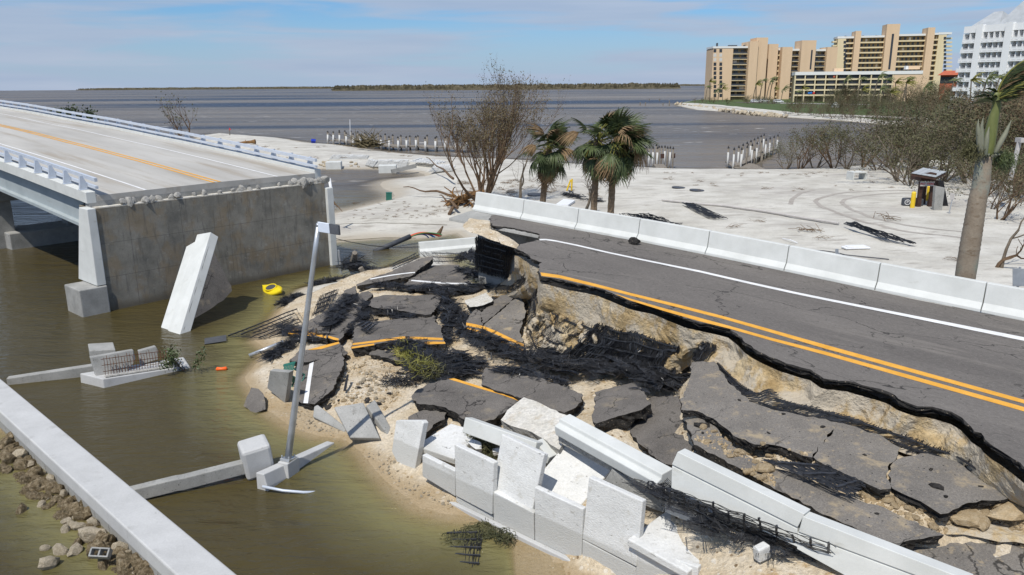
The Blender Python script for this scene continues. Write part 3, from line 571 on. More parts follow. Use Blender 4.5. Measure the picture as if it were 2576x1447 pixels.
def wmul(a, b, op='MULTIPLY'):
    q = N.new('ShaderNodeMath'); q.operation = op
    for i, v in enumerate((a, b)):
        if isinstance(v, (int, float)): q.inputs[i].default_value = v
        else: L.new(v, q.inputs[i])
    return q.outputs[0]
near_c = wramp(att.outputs['Fac'], [(0.0, (0.30, 0.23, 0.105)), (0.10, (0.235, 0.195, 0.08)), (0.26, (0.165, 0.148, 0.062)), (0.5, (0.105, 0.092, 0.038)), (0.85, (0.062, 0.049, 0.018))])
sed_reflect = wn_noise(1.0, (0.0016, 0.011, 1), 4, .55, .6)
bay_c = wramp(sed_reflect, [(0.36, (0.020, 0.028, 0.048)), (0.43, (0.045, 0.044, 0.048)), (0.50, (0.125, 0.106, 0.083)), (0.62, (0.19, 0.16, 0.123))])  # navy end paints in sky reflection under cloud shadow; brown end is sediment
col = wmix(att2.outputs['Fac'], near_c, bay_c)
# white crests out in the bay, streaks of foam
crest = wn_noise(1.0, (0.16, 0.42, 1), 3, .6, .3); crest2 = wn_noise(1.0, (0.02, 0.03, 1), 3)
cm = wmul(wmul(wmr(crest, .645, .69), wmr(crest2, .42, .55)), att2.outputs['Fac'])
foam = N.new('ShaderNodeRGB'); foam.outputs[0].default_value = (0.62, 0.58, 0.52, 1)
col = wmix(cm, col, foam.outputs[0])
L.new(col, p.inputs['Base Color']); p.inputs['Roughness'].default_value = 0.13; p.inputs['IOR'].default_value = 1.33; L.new(wmr(att2.outputs['Fac'], 0, 1, .42, .17), p.inputs['Specular IOR Level']); L.new(wmr(att2.outputs['Fac'], 0, 1, .12, .32), p.inputs['Roughness'])
w1 = wn_noise(1.0, (1.2, 3.0, 1), 5, .6, .4); w2 = wn_noise(1.0, (0.22, 0.6, 1), 4, .6, .5); w3 = wn_noise(1.0, (4.5, 8.0, 1), 4, .6, .3)
w4 = wn_noise(1.0, (0.06, 0.19, 1), 4, .65, .5)
hsum = wmul(wmul(wmul(w4, att2.outputs['Fac']), 9.0), wmul(wmul(wmul(w1, .6), wmul(w2, 1.2), 'ADD'), wmul(w3, .07), 'ADD'), 'ADD')
bn = N.new('ShaderNodeBump'); bn.inputs['Distance'].default_value = 0.22; L.new(hsum, bn.inputs['Height'])
L.new(wmr(att2.outputs['Fac'], 0, 1, .85, 1.0), bn.inputs['Strength'])
L.new(bn.outputs[0], p.inputs['Normal'])
al = wmr(att.outputs['Fac'], 0.0, 0.42, 0.0, 1.0); al = wmul(al, 0.0, 'ADD')
inv = wmul(1.0, al, 'SUBTRACT'); al2 = wmul(1.0, wmul(wmul(inv, inv), inv), 'SUBTRACT')
L.new(wmul(wmul(al2, .82), .18, 'ADD'), p.inputs['Alpha'])
wm_ = grid_mesh('water', np.zeros_like(X))
depth = np.clip(-Z, 0, 3); bay = np.clip((Y - 45) / 40, 0, 1) * np.clip((S_ - 20 + (T_ - 20) * .5) / 20, 0, 1)
a_ = wm_.attributes.new('depth', 'FLOAT', 'POINT'); a_.data.foreach_set('value', depth.astype(np.float32))
a_ = wm_.attributes.new('bay', 'FLOAT', 'POINT'); a_.data.foreach_set('value', bay.astype(np.float32))
wm_.materials.append(G['water'])
water = link('water', wm_, kind='structure')

# ================================================================ far islands and shores
def scrub_bank(name, x0, x1, ypx0, ypx1, D0, D1, hgt, n, label, depth=60):
    mb = MB(); random.seed(n)
    rows = []
    for i in range(n + 1):
        q = i / n; Yd = D0 + (D1 - D0) * q
        a = UY('P', x0 + (x1 - x0) * q, 220, Yd); endf = min(1, min(q, 1 - q) * 14)
        h = hgt * (0.82 + 0.3 * random.random() + .12 * sin(i * .37)) * (0.25 + .75 * endf)
        rows.append([(a.x, Yd, -.3), (a.x + random.uniform(-2, 2), Yd + 2, h * .62), (a.x, Yd + 6 + random.uniform(-2, 2), h * .9), (a.x, Yd + 14, h), (a.x, Yd + depth, h * .9), (a.x, Yd + depth + 8, -.3)])
    for i in range(n):
        for j in range(5):
            mb.add([rows[i][j], rows[i + 1][j], rows[i + 1][j + 1], rows[i][j + 1]], [(0, 1, 2, 3)])
        # single bare crowns standing out
        for k in range(5):
            a = Vector(rows[i][0]).lerp(Vector(rows[i + 1][0]), random.random()); hh = hgt * random.uniform(.75, 1.16); w = random.uniform(1.2, 3.2); dy = random.uniform(0, 16)
            if min(i, n - i) < 2: hh *= .5
            mb.add([(a.x - w, a.y + dy, hh * .4), (a.x + w, a.y + dy, hh * .4), (a.x + w * .5, a.y + dy + 1, hh * .9), (a.x, a.y + dy, hh), (a.x - w * .6, a.y + dy - 1, hh * .85)], [(0, 1, 2, 3, 4)])
    o = mb.build(name, G['island_scrub'], fix=False); tag(o, label, 'island', kind='stuff'); return o
scrub_bank('mangrove_island', 833, 1712, 0, 0, 2150, 2020, 13.5, 260, 'low brown mangrove island across the middle of the horizon')
scrub_bank('far_shore', 190, 845, 0, 0, 5400, 4700, 13, 200, 'thin hazy wooded shore on the left horizon', 150)
scrub_bank('far_shore', 1700, 2000, 0, 0, 5600, 5400, 11, 60, 'faint far shore to the right of the mangrove island', 150)

# ================================================================ the bridge
bridge = thing('bridge', 'pale concrete highway bridge ending abruptly at a tall grey abutment wall', 'bridge')
SB = 39.2; SEND = 132.0
def stations(a, b, step):
    n = max(1, int(round((b - a) / step))); return [a + (b - a) * i / n for i in range(n + 1)]
st_deck = stations(SB, SEND, 4.0)
TC = 20.6
mb = MB()
mb.profile([(TC - 6.15, 0), (TC, .06), (TC + 6.15, 0), (TC + 6.15, -.26), (TC - 6.15, -.26)], [lambda a, b, s=s: RF(s, a, zdeck(s) + b) for s in st_deck])
deck = mb.build('deck', G['deck_concrete'], bridge, True)
def road_strip(name, t0, t1, s0, s1, zf, m, parent, dz=.012, step=4.0, wob=0.0, crown=True):
    mb = MB(); prev = None
    def zz(s, t): return zf(s) + dz + (0.06 * (1 - abs(t - TC) / 6.15) if crown else 0)
    for s in stations(s0, s1, step):
        w = wob * nz(s * 3.1, t0)
        row = [RF(s, t0 + w, zz(s, t0)), RF(s, t1 + w, zz(s, t1))]
        if prev: mb.add([prev[0], prev[1], row[1], row[0]], [(0, 1, 2, 3)])
        prev = row
    return mb.build(name, G[m], parent, False)
road_strip('yellow_line', TC + .09, TC + .25, SB, SEND, zdeck, 'yellow_paint', deck)
road_strip('yellow_line', TC - .25, TC - .09, SB, SEND, zdeck, 'yellow_paint', deck)
road_strip('white_line', TC + 3.6, TC + 3.73, SB, SEND, zdeck, 'white_paint', deck)
road_strip('white_line', TC - 3.85, TC - 3.72, SB, SEND, zdeck, 'white_paint', deck)
for nm, ta, tb in (('kerb', TC - 6.6, TC - 6.155), ('kerb', TC + 6.155, TC + 6.6)):
    mb = MB(); mb.profile([(ta, -.34), (tb, -.34), (tb, .2), (ta, .2)], [lambda a, b, s=s: RF(s, a, zdeck(s) + b) for s in st_deck])
    mb.build(nm, G['concrete_white'], bridge, True, bevel=.02)
for tg in (TC - 6.1, TC - 2.2, TC + 2.2, TC + 6.1):
    mb = MB()
    mb.profile([(tg - .22, -.28), (tg + .22, -.28), (tg + .22, -.42), (tg + .05, -.46), (tg + .05, -1.62), (tg + .25, -1.66), (tg + .25, -1.82), (tg - .25, -1.82), (tg - .25, -1.66), (tg - .05, -1.62), (tg - .05, -.46), (tg - .22, -.42)],
               [lambda a, b, s=s: RF(s, a, zdeck(s) + b) for s in stations(SB + 1.7, SEND, 6)])
    mb.build('girder', G['girder_paint'], bridge, True)
# abutment: end wall, cheek walls, footing, broken ledge
mb = MB(); mb.box(38.7, 40.7, -(TC + 6.45), -(TC - 6.45), -.9, 5.02)
ab = mb.build('abutment_wall', G['concrete_abutment'], bridge, True, bevel=.03)
mb = MB(); mb.hexa([RF(38.62, TC - 6.46, 1.35), RF(40.9, TC - 6.46, 1.35), RF(40.9, TC - 6.9, 1.35), RF(38.62, TC - 6.9, 1.35)], [RF(38.62, TC - 6.46, 5.05), RF(39.6, TC - 6.46, 5.05), RF(39.6, TC - 6.85, 5.05), RF(38.62, TC - 6.85, 5.05)])
mb.build('cheek_wall', G['concrete_white'], bridge, True, bevel=.03)
mb = MB(); mb.box(38.55, 40.4, -(TC - 6.455), -(TC - 7.75), -.9, 1.32); mb.build('footing', G['concrete_gray'], bridge, True, bevel=.05)
mb = MB(); mb.box(38.5, 39.1, -(TC + 6.9), -(TC + 6.46), -.3, 4.7); mb.build('cheek_wall', G['concrete_white'], bridge, True, bevel=.03)
mb = MB(); mb.box(38.72, 39.19, -(TC + 6.4), -(TC - 6.4), 5.022, 5.06); mb.build('ledge', G['limestone'], bridge, True)
mb = MB(); mb.box(39.202, 39.7, -(TC + 6.5), -(TC - 6.5), 5.03, zdeck(SB) - .02); mb.build('backwall', G['concrete_gray'], bridge, True)
random.seed(5)
def rock_mesh(name, r, m, seed, sub=2, flat=(1, 1, 1), rough=.35):
    bm = bmesh.new(); bmesh.ops.create_icosphere(bm, subdivisions=sub, radius=1)
    rs = random.Random(seed); pl = []
    for k in range(13):                       # flat broken faces
        d = Vector((rs.gauss(0, 1), rs.gauss(0, 1), rs.gauss(0, 1))).normalized(); pl.append((d, rs.uniform(.55, .9)))
    for v in bm.verts:
        q = v.co.normalized(); r_ = 1 + rough * nz(q.x * 1.6 + seed * 3.7, q.y * 1.6, q.z * 1.6) + rough * .5 * nz(q.x * 4 + seed, q.y * 4, q.z * 4)
        for d, h in pl:
            dd = q.dot(d)
            if dd * r_ > h: r_ = h / dd
        v.co = Vector((q.x * flat[0], q.y * flat[1], q.z * flat[2])) * r_ * r
    me = bpy.data.meshes.new(name); bm.to_mesh(me); bm.free(); me.materials.append(G[m]); return me
RUB = [rock_mesh('rubble', 1, 'concrete_broken', 40 + i, 2, (1.25, .8, .7)) for i in range(4)]
for (x, y, r) in [(1600,795,.2),(1650,780,.24),(1690,790,.18),(1740,765,.28),(1790,745,.24),(1840,745,.22),(1890,765,.2),(1930,775,.16),(1980,750,.22),(2050,800,.26),(1130,832,.16),(1025,848,.14),(935,855,.2),(880,860,.16),(805,868,.15),(610,890,.15),(400,920,.2),(280,935,.15),(40,962,.25),(-60,960,.18),(-230,980,.2),(-330,990,.2),(-430,1010,.24),(-560,1040,.18),(-640,1050,.25),(-720,1055,.22),(1450,815,.15)]:
    p = UPL('C5', x, y, ST(38.95, TC, 5.2), ES)
    s, t = st_of(p)
    o = link('broken_lump', random.choice(RUB), None); o.location = ST(random.uniform(38.8, 39.05), min(max(t, TC - 6.3), TC + 6.9), 5.06 + r * .4); r *= 1.25; o.scale = (r, r, r); o.rotation_euler = (random.random() * 6, random.random() * 6, random.random() * 6)
    tag(o, 'pale lump of broken concrete lying on the ledge of the abutment', 'rubble', 'concrete lumps along the abutment ledge')
# railings
def railing(tp, zoff, sgn, label_):
    r = bpy.data.objects.new('railing', None); COL.objects.link(r); r.parent = bridge
    pm = MB()
    for w in (0,):
        a = .2
        prof = [(-.16, 0), (.17, 0), (.17, .1), (.10, .66), (-.02, .66), (-.16, .3)]
        v = [(-.075, q * sgn, z) for q, z in prof]; v2 = [(.075, q * sgn, z) for q, z in prof]
        pm.hexa(v, v2); pm.box(-.13, .13, -.2, .2, -.002, .025)
    pmesh = pm.mesh('rail_post', [G['rail_metal']])
    s = SB + .75; k = 0
    while s < SEND - 2:
        o = link('rail_post', pmesh, r); o.location = Matrix.Rotation(ANG, 3, 'Z') @ Vector(RF(s, tp, zdeck(s) + .2)); o.rotation_euler = (0, 0, ANG); s += 1.95 if k < 3 else 2.3; k += 1
    for dz, h in ((.50, .17), (.16, .13)):
        mb = MB(); mb.profile([(-.30 * -sgn * -1 - .075, dz), (-.30 * -sgn * -1 + .075, dz), (-.30 * -sgn * -1 + .075, dz + h), (-.30 * -sgn * -1 - .075, dz + h)] if False else [(tp + sgn * .25 - .07, dz + .2), (tp + sgn * .25 + .07, dz + .2), (tp + sgn * .25 + .07, dz + h + .2), (tp + sgn * .25 - .07, dz + h + .2)],
                              [lambda a, b, s=s: RF(s, a, zdeck(s) + b) for s in stations(SB - .25, SEND, 4)])
        mb.build('rail', G['rail_metal'], r, True)
    return r
railing(TC - 6.4, .2, 1, '')
railing(TC + 6.4, .2, -1, '')
# far pier in the shade under the deck
pier = MB(); pier.box(60, 61.4, -(TC + 6), -(TC - 5.4), 3.2, 4.9); 
for t in (TC - 4.5, TC, TC + 4.5): pier.box(60.2, 61.2, -t - .6, -t + .6, -1, 3.21)
pier.build('pier', G['concrete_gray'], bridge, True, bevel=.05)
mb = MB(); mb.box(59.2, 62.4, -(TC + 6), -(TC - 4.6), -.8, 1.1); mb.build('pier_base', G['concrete_gray'], bridge, True, bevel=.06)

# ================================================================ the standing road: asphalt layer, its broken edge
BREAK = [('C1',562,408),('C1',542,440),('C1',546,500),('C1',582,548),('C1',700,560),('C1',820,575),('C1',1010,612),('C1',1203,660),('C1',1200,738),('C1',1080,768),('C1',945,798),('C1',868,858),('C1',925,872),('C1',1030,928),('C1',1085,985),('C1',1160,1010),('C1',1236,1042),('C1',1190,1085),('C1',1206,1180),
  ('A6',140,443),('A6',260,460),('A6',460,508),('A6',630,542),('A6',760,592),('A6',900,650),('A6',1100,692),('A6',1300,772),('A6',1450,820),('A6',1560,846),('A6',1680,870),('A6',1757,892),('A6',1830,950),('A6',1890,1012),('A6',1960,1060),('A6',2060,1110),('A6',2200,1168),('A6',2300,1200),('A6',2450,1240),
  ('A7',1100,0),('A7',1280,18),('A7',1440,62),('A7',1580,100),('A7',1650,150),('A7',1790,205),('A7',1900,208),('A7',2040,245),('A7',2120,290),('A7',2160,332),('A7',2210,390),('A7',2260,402),('A7',2290,452),('A7',2350,500),('A7',2450,562),('A7',2574,652),('A7',2720,760),('A7',2900,860)]
edge = [on_road(*q) for q in BREAK]
def jag(pts, step, amp, seed, closed=False):
    out = []; n = len(pts); rs = random.Random(seed)
    for i in range(n if closed else n - 1):
        a, b = pts[i], pts[(i + 1) % n]; d = b - a; k = max(1, int(d.length / step)); nrm = Vector((-d.y, d.x, 0))
        nrm = nrm.normalized() if nrm.length > 0 else nrm
        for j in range(k):
            q = a.lerp(b, j / k)
            if j: q = q + nrm * rs.uniform(-amp, amp)
            out.append(q)
    if not closed: out.append(pts[-1])
    return out
edge = jag(edge, .15, .05, 3)
TB = 26.05
S0R = st_of(edge[-1])[0]
ring = [tuple(st_of(p)) for p in edge] + [(-14, 13.0), (-14, TB)] + [(s, TB) for s in range(-10, 24, 2)] + [(st_of(edge[0])[0] - .05, TB)]
mb = MB(); nR = len(ring)
# top is triangulated against a station grid so that it follows the road's rise
from mathutils.geometry import delaunay_2d_cdt
pts2 = [Vector((s, -t)) for s, t in ring]
grid2 = [Vector((k, -q)) for k in np.arange(-13, 24, 1.0) for q in (15.5, 17, 18.5, 20, 21.4, 22.8, 24.2, 25.4)]
cv, ce, cf, _, _, _ = delaunay_2d_cdt(pts2 + grid2, [(i, (i + 1) % nR) for i in range(nR)], [], 1, 1e-4)
me = bpy.data.meshes.new('road'); me.from_pydata([(v.x, v.y, zroad(v.x, -v.y)) for v in cv], [], [list(f) for f in cf]); me.materials.append(G['asphalt_road'])
me.update()
if sum(p.normal.z for p in me.polygons) < 0: me.flip_normals()
road = link('road', me, road=True, kind='structure')
# thickness of the asphalt seen at the break
random.seed(11)
mb = MB(); rows = []
inw = []
for i, p in enumerate(edge):
    a = edge[max(i - 1, 0)]; b = edge[min(i + 1, len(edge) - 1)]; d = (b - a); n = Vector((-d.y, d.x, 0)); n = n.normalized() if n.length else Vector((1, 0, 0))
    inw.append(n)
# the road lies on the left or right of the travelling direction: test with the barrier side
if (ST(10, 24, 0) - edge[len(edge) * 2 // 3]).dot(inw[len(edge) * 2 // 3]) < 0: inw = [-n for n in inw]
NL = 6
for i, p in enumerate(edge):
    th = .175 + .11 * nz(i * .21, 3.3) + .06 * nz(i * .9, 7.1)
    rows.append([p + Vector((0, 0, 0.001))] + [p + inw[i] * (-.035 + .12 * (j / NL) + .10 * nz(i * .4, j * .9) + random.uniform(-.035, .035)) + Vector((0, 0, -th * j / NL)) for j in range(1, NL + 1)])
for i in range(len(rows) - 1):
    for j in range(NL): mb.add([rows[i][j], rows[i + 1][j], rows[i + 1][j + 1], rows[i][j + 1]], [(0, 1, 2, 3)])
mb.build('broken_edge', G['asphalt_edge'], None, kind='structure')
EDGE_IN = inw

# road markings on the standing road
def paint(name, pts_top, pts_bot, m, dz=.006):
    mb = MB(); pv = None
    for a, b in zip(pts_top, pts_bot):
        row = [a + Vector((0, 0, dz)), b + Vector((0, 0, dz))]
        if pv: mb.add([pv[0], pv[1], row[1], row[0]], [(0, 1, 2, 3)])
        pv = row
    o = mb.build(name, G[m], road); o.rotation_euler = (0, 0, -ANG); return o
def tline(name, t0, t1, s0, s1, m):
    ss = stations(s0, s1, 1.0)
    return paint(name, [ST(s, t0, zroad(s, t0)) for s in ss], [ST(s, t1, zroad(s, t1)) for s in ss], m)
wl = [(1205,738),(1290,737),(1420,755),(1700,812),(2100,905),(2557,1002)]
wa = [on_road('C1', x, y - 9) for x, y in wl] + [on_road('A6', x, y) for x, y in ((1500,392),(1900,484),(2300,572),(2572,628))] + [on_road('D7', 0, 0)] * 0 + [on_road('P', 2576, 849), on_road('P', 2800, 898)]
wb = [on_road('C1', x, y + 9) for x, y in wl] + [on_road('A6', x, y) for x, y in ((1500,408),(1900,501),(2300,590),(2572,646))] + [on_road('P', 2576, 858), on_road('P', 2800, 908)]
paint('white_line', wa, wb, 'white_paint')
ya = [on_road('A6', *q) for q in ((132,408),(300,432),(600,505),(900,583),(1300,680),(1700,783),(2100,895),(2572,1028))] + [on_road('P', 2576, 968) if False else on_road('A7', 2574, 158), on_road('A7', 2900, 252)]
yb = [on_road('A6', *q) for q in ((142,438),(300,458),(600,530),(900,606),(1300,706),(1700,808),(2100,922),(2572,1062))] + [on_road('A7', 2574, 186), on_road('A7', 2900, 285)]
paint('yellow_line', ya, yb, 'yellow_paint')
ya = [on_road('A6', *q) for q in ((770,592),(900,632),(1200,718),(1500,798),(1757,868),(2100,966),(2572,1086))] + [on_road('A7', 2574, 212), on_road('A7', 2900, 312)]
yb = [on_road('A6', *q) for q in ((790,602),(900,648),(1200,742),(1500,828),(1757,892),(2100,990),(2572,1116))] + [on_road('A7', 2574, 244), on_road('A7', 2900, 348)]
paint('yellow_line', ya, yb, 'yellow_paint')

# ================================================================ cut bank of fill below the broken edge
BASE = [('C1',200,800,2.6),('C1',300,900,2.0),('C1',330,960,1.6),('C1',360,1000,1.4),('C1',420,1020,1.3),('C1',500,1040,1.3),('C1',600,1060,1.3),('C1',700,1100,1.3),('C1',760,1120,1.35),('C1',720,1180,1.35),('C1',640,1300,1.4),('C1',560,1380,1.5),('C1',520,1420,1.5),('A4',1850,590,1.5),('A4',1900,600,1.5),('A4',2040,615,1.5),('A4',2110,640,1.5),('A4',2140,720,1.45),('A4',2130,850,1.35),
  ('A6',60,1110,1.35),('A6',200,1130,1.4),('A6',400,1180,1.5),('A6',600,1200,1.6),('A6',760,1230,1.7),('A6',900,1260,1.8),('A6',1050,1290,1.85),('A6',1200,1290,1.95),('A6',1320,1240,2.1),('A6',1400,1180,2.3),('A6',1450,1165,2.5),('A6',1540,1168,2.2),('A6',1620,1172,2.3),('A6',1680,1240,2.35),('A6',1745,1320,2.4),('A6',1800,1390,2.4),('A6',1880,1450,2.45),
  ('B8',830,502,2.45),('B8',950,545,2.5),('B8',1100,575,2.5),('B8',1250,605,2.5),('B8',1360,628,2.5),('B8',1480,655,2.5),('B8',1560,695,2.5),('B8',1640,708,2.5),('B8',1700,750,2.5),('B8',1780,790,2.5),('B8',1880,815,2.5),('B8',1960,828,2.5),('B8',2060,855,2.5),('B8',2160,885,2.5),('B8',2230,950,2.5),('B8',2290,1000,2.45),('B8',2400,1060,2.4),('B8',2566,1140,2.4),('B8',2720,1230,2.3),('B8',2900,1330,2.2)]
def resample(pts, n, ref=None):
    L_ = [0]
    for a, b in zip(pts, pts[1:]): L_.append(L_[-1] + (b - a).length)
    out = []; j = 0
    for i in range(n):
        d = L_[-1] * i / (n - 1)
        while j < len(pts) - 2 and L_[j + 1] < d: j += 1
        q = (d - L_[j]) / max(1e-9, L_[j + 1] - L_[j]); out.append(pts[j].lerp(pts[j + 1], q))
    return out
# pair each measured break point with its base point, then refine
bk = [on_road(*q) for q in BREAK]
def on_fz(f, x, y):
    z = 2.5
    for i in range(12): s, t = st_of(U(f, x, y, z)); z = fz(s, t) - .04
    return U(f, x, y, z)
bs = [on_fz(*q[:3]) if (q[0] == 'B8' or (q[0] == 'A6' and q[1] > 1500)) else U(*q) for q in BASE]
nb = min(len(bk), len(bs))
def pairs(n_per):
    T, B = [], []
    # proportional pairing along both polylines, split at matching landmarks
    marks = [(11, 8), (18, 18), (30, 31), (37, 35), (len(bk) - 1, len(bs) - 1)]
    for (a0, b0), (a1, b1) in zip(marks, marks[1:]):
        A = resample(bk[a0:a1 + 1], n_per); Bq = resample(bs[b0:b1 + 1], n_per)
        if T: A, Bq = A[1:], Bq[1:]
        T += A; B += Bq
    return T, B
BT, BB = pairs(44)
NV = 12
def bank_pt(i, v, off=0.0):
    a, b = BT[i], BB[i]
    top = a - Vector((0, 0, .28)); d = Vector((b.x - a.x, b.y - a.y, 0))
    # upper part stands steep, foot flares out
    h = v ** 1.0; fl = max(0.0, (v - .1) / .9) ** 1.7
    p = Vector((top.x + d.x * fl, top.y + d.y * fl, top.z + (b.z - .12 - top.z) * h))
    am = .34 * sin(pi * min(1, v + .06))
    n = am * (nz(p.x * .9, p.y * .9, p.z * 1.3) + .5 * nz(p.x * 2.3, p.y * 2.3, p.z * 2.6) + .28 * nz(p.x * 6, p.y * 6, p.z * 6))
    o = Vector((-.2, -.8, .45)) if d.length < .05 else (d.normalized() * .8 + Vector((0, 0, .5)))
    return p + o * (n + off)
mb = MB()
for i in range(len(BT)):
    for j in range(NV + 1): mb.v.append(tuple(bank_pt(i, j / NV)))
for i in range(len(BT) - 1):
    for j in range(NV):
        a = i * (NV + 1) + j; mb.f.append([a, a + 1, a + NV + 2, a + NV + 1]); mb.m.append(0)
bank = mb.build('embankment', G['soil_yellow'], None, smooth=False, kind='structure', fix=False)

# ================================================================ far side: barrier segments, moment slab, retaining wall
prof = [(26.05, 0.0), (26.06, .09), (26.22, .27), (26.33, .86), (26.53, .86), (26.57, 0.0)]
segs = []
s = 25.55
lens = [3.02, 3.05, 3.05, 3.05, 3.05, 3.05, 3.05, 3.05, 3.05, 3.05, 3.05, 3.05]
blabel = ['barrier at the broken end of the far row, its foot hanging over the pit', 'second barrier from the broken end of the far row', 'third barrier from the broken end, two palm trunks right behind it', 'fourth barrier from the broken end, black lump lying at its foot', 'fifth barrier from the broken end, rolled black mesh behind its left end', 'sixth barrier from the broken end of the far row', 'seventh barrier from the broken end, small sign post behind it', 'barrier in front of the grey palm trunk', 'rightmost barrier in view, sign back standing behind it']
for k, Lg in enumerate(lens):
    s1 = s - Lg
    mb = MB(); mb.profile(prof, [lambda a, b, q=q: RF(q, a, zroad(q, 26.05) + (.28 if False else 0.0) + b) for q in stations(s - .015, s1 + .015, 1.0)])
    o = mb.build('concrete_barrier', G['concrete_white'], None, True, bevel=.015)
    tag(o, 'white ' + (blabel[k] if k < len(blabel) else 'barrier out of view to the right'), 'barrier', 'white barriers along the far road edge')
    s = s1
mb = MB(); mb.profile([(24.55, -.28), (26.62, -.28), (26.62, -.003), (26.04, -.003), (24.6, -.16)], [lambda a, b, q=q: RF(q, a, zroad(q, 26.05) + b) for q in stations(25.6, 20.2, .6)])
ms = mb.build('footing_slab', G['concrete_gray'], None, True, bevel=.02); tag(ms, 'broken grey footing slab jutting out under the last far barrier', 'slab')
# crumbs of fill left on the slab
def mound(name, f, pts, z, h, m, label=None, cat=None, kind=None, seed=0, n=18, zf=None):
    P = [U(f, x, y, z) for x, y in pts]
    if zf: P = [zf(q) for q in P]
    c = sum(P, Vector()) / len(P); P = jag(P, .25, .06, seed, True); mb = MB(); R = 6
    for q in range(R):
        w = 1 - q / R
        for i, p in enumerate(P):
            a = c + (p - c) * w; hh = h * (1 - w ** 2.2) * (1 + .9 * nz(a.x * 2.2, a.y * 2.2, seed)) + .10 * h * nz(a.x * 9, a.y * 9, seed + 2) * (q > 0)
            mb.v.append((a.x, a.y, a.z + max(0, hh) - (.06 if q == 0 else 0)))
    mb.v.append((c.x, c.y, c.z + h)); n_ = len(P)
    for q in range(R - 1):
        for i in range(n_): mb.f.append([q * n_ + i, q * n_ + (i + 1) % n_, (q + 1) * n_ + (i + 1) % n_, (q + 1) * n_ + i]); mb.m.append(0)
    for i in range(n_): mb.f.append([(R - 1) * n_ + i, (R - 1) * n_ + (i + 1) % n_, R * n_]); mb.m.append(0)
    o = mb.build(name, G[m], None); tag(o, label, cat, kind=kind); return o
mound('fill', 'C1', [(180,500),(240,440),(520,470),(575,585),(760,650),(930,720),(900,765),(600,685),(190,560)], 4.62, .09, 'sand_shell', kind='stuff', seed=4, zf=lambda q: Vector((q.x, q.y, zroad(q.dot(ES), 26.05) - .15 + max(0, (q.dot(ET) - 24.6)) * .11)))
# wall panels of the far retaining wall
fw = thing('retaining_wall', 'far side retaining wall of concrete panels seen dark under the footing slab', 'wall')
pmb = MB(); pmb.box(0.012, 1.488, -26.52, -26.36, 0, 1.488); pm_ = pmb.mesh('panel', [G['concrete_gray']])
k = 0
for i in range(24):
    for j in range(3):
        s = 25.5 - 1.5 * (i + 1); z = .1 + 1.5 * j + (.0 if i % 2 else -.0)
        if z + 1.4 > zroad(s, 26) - .28: continue
        o = link('panel', pm_, fw); o.rotation_euler = (0, 0, ANG); o.location = Matrix.Rotation(ANG, 3, 'Z') @ Vector((s, 0, z))
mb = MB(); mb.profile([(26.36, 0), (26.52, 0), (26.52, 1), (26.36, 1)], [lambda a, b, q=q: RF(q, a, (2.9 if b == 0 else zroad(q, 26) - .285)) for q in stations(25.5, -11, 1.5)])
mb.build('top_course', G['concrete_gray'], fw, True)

# ================================================================ broken asphalt slabs
def poly_on(f, pts, P0, n): return [UPL(f, x, y, P0, n) for x, y in pts]
def jag3(P, n, step, amp, seed):
    rs = random.Random(seed); out = []
    for i in range(len(P)):
        a, b = P[i], P[(i + 1) % len(P)]; d = b - a; k = max(1, int(d.length / step)); m_ = n.cross(d)
        m_ = m_.normalized() if m_.length else m_
        for j in range(k):
            q = a.lerp(b, j / k)
            out.append(q + m_ * (rs.uniform(-amp, amp) if j else rs.uniform(-amp, amp) * .3))
    return out
def plate(name, P, n, th, mats, parent=None, seed=0, rough_side=.06, rings=3, rag=True):
    # P: outline on the top plane, n: up normal
    rs = random.Random(seed); mb = MB(); k = len(P); c = sum(P, Vector()) / k
    lay = [P]
    for r in range(1, rings + 1):
        row = []
        for i, p in enumerate(P):
            o = (p - c); o -= n * o.dot(n); o = o.normalized() if o.length else o
            row.append(p - n * (th * r / rings * (1 + (rs.uniform(-.25, .25) if rag and r == rings else 0))) + o * (rs.uniform(-rough_side, rough_side) - (.03 * r if rag else 0)))
        lay.append(row)
    for r in lay: mb.v.extend([tuple(q) for q in r])
    mb.f.append(list(range(k))); mb.m.append(0)
    for r in range(rings):
        for i in range(k): mb.f.append([r * k + i, r * k + (i + 1) % k, (r + 1) * k + (i + 1) % k, (r + 1) * k + i]); mb.m.append(1)
    mb.f.append([rings * k + i for i in range(k)][::-1]); mb.m.append(1)
    return mb.build(name, mats, parent)
for i, d in enumerate(SLABS):
    P0, n = slab_plane(d)
    P = jag3(poly_on(d['f'], d['o'], P0, n), n, .13, .045, i)
    # area sign: make outline run anticlockwise seen from above
    ar = sum((P[j].x * P[(j + 1) % len(P)].y - P[(j + 1) % len(P)].x * P[j].y) for j in range(len(P)))
    if ar < 0: P = P[::-1]
    o = plate('asphalt_slab', P, n, d['th'], [G[d.get('m', 'asphalt')], G['asphalt_edge']], None, i)
    tag(o, d['label'], 'asphalt slab')
    for key, m, nm in (('y', 'yellow_paint', 'yellow_line'), ('w', 'white_paint', 'white_line')):
        for q in d.get(key, []):
            mb = MB(); pp = [v + n * .006 for v in poly_on(d['f'], q, P0, n)]; mb.add(pp, [tuple(range(len(pp)))]); mb.build(nm, G[m], o)

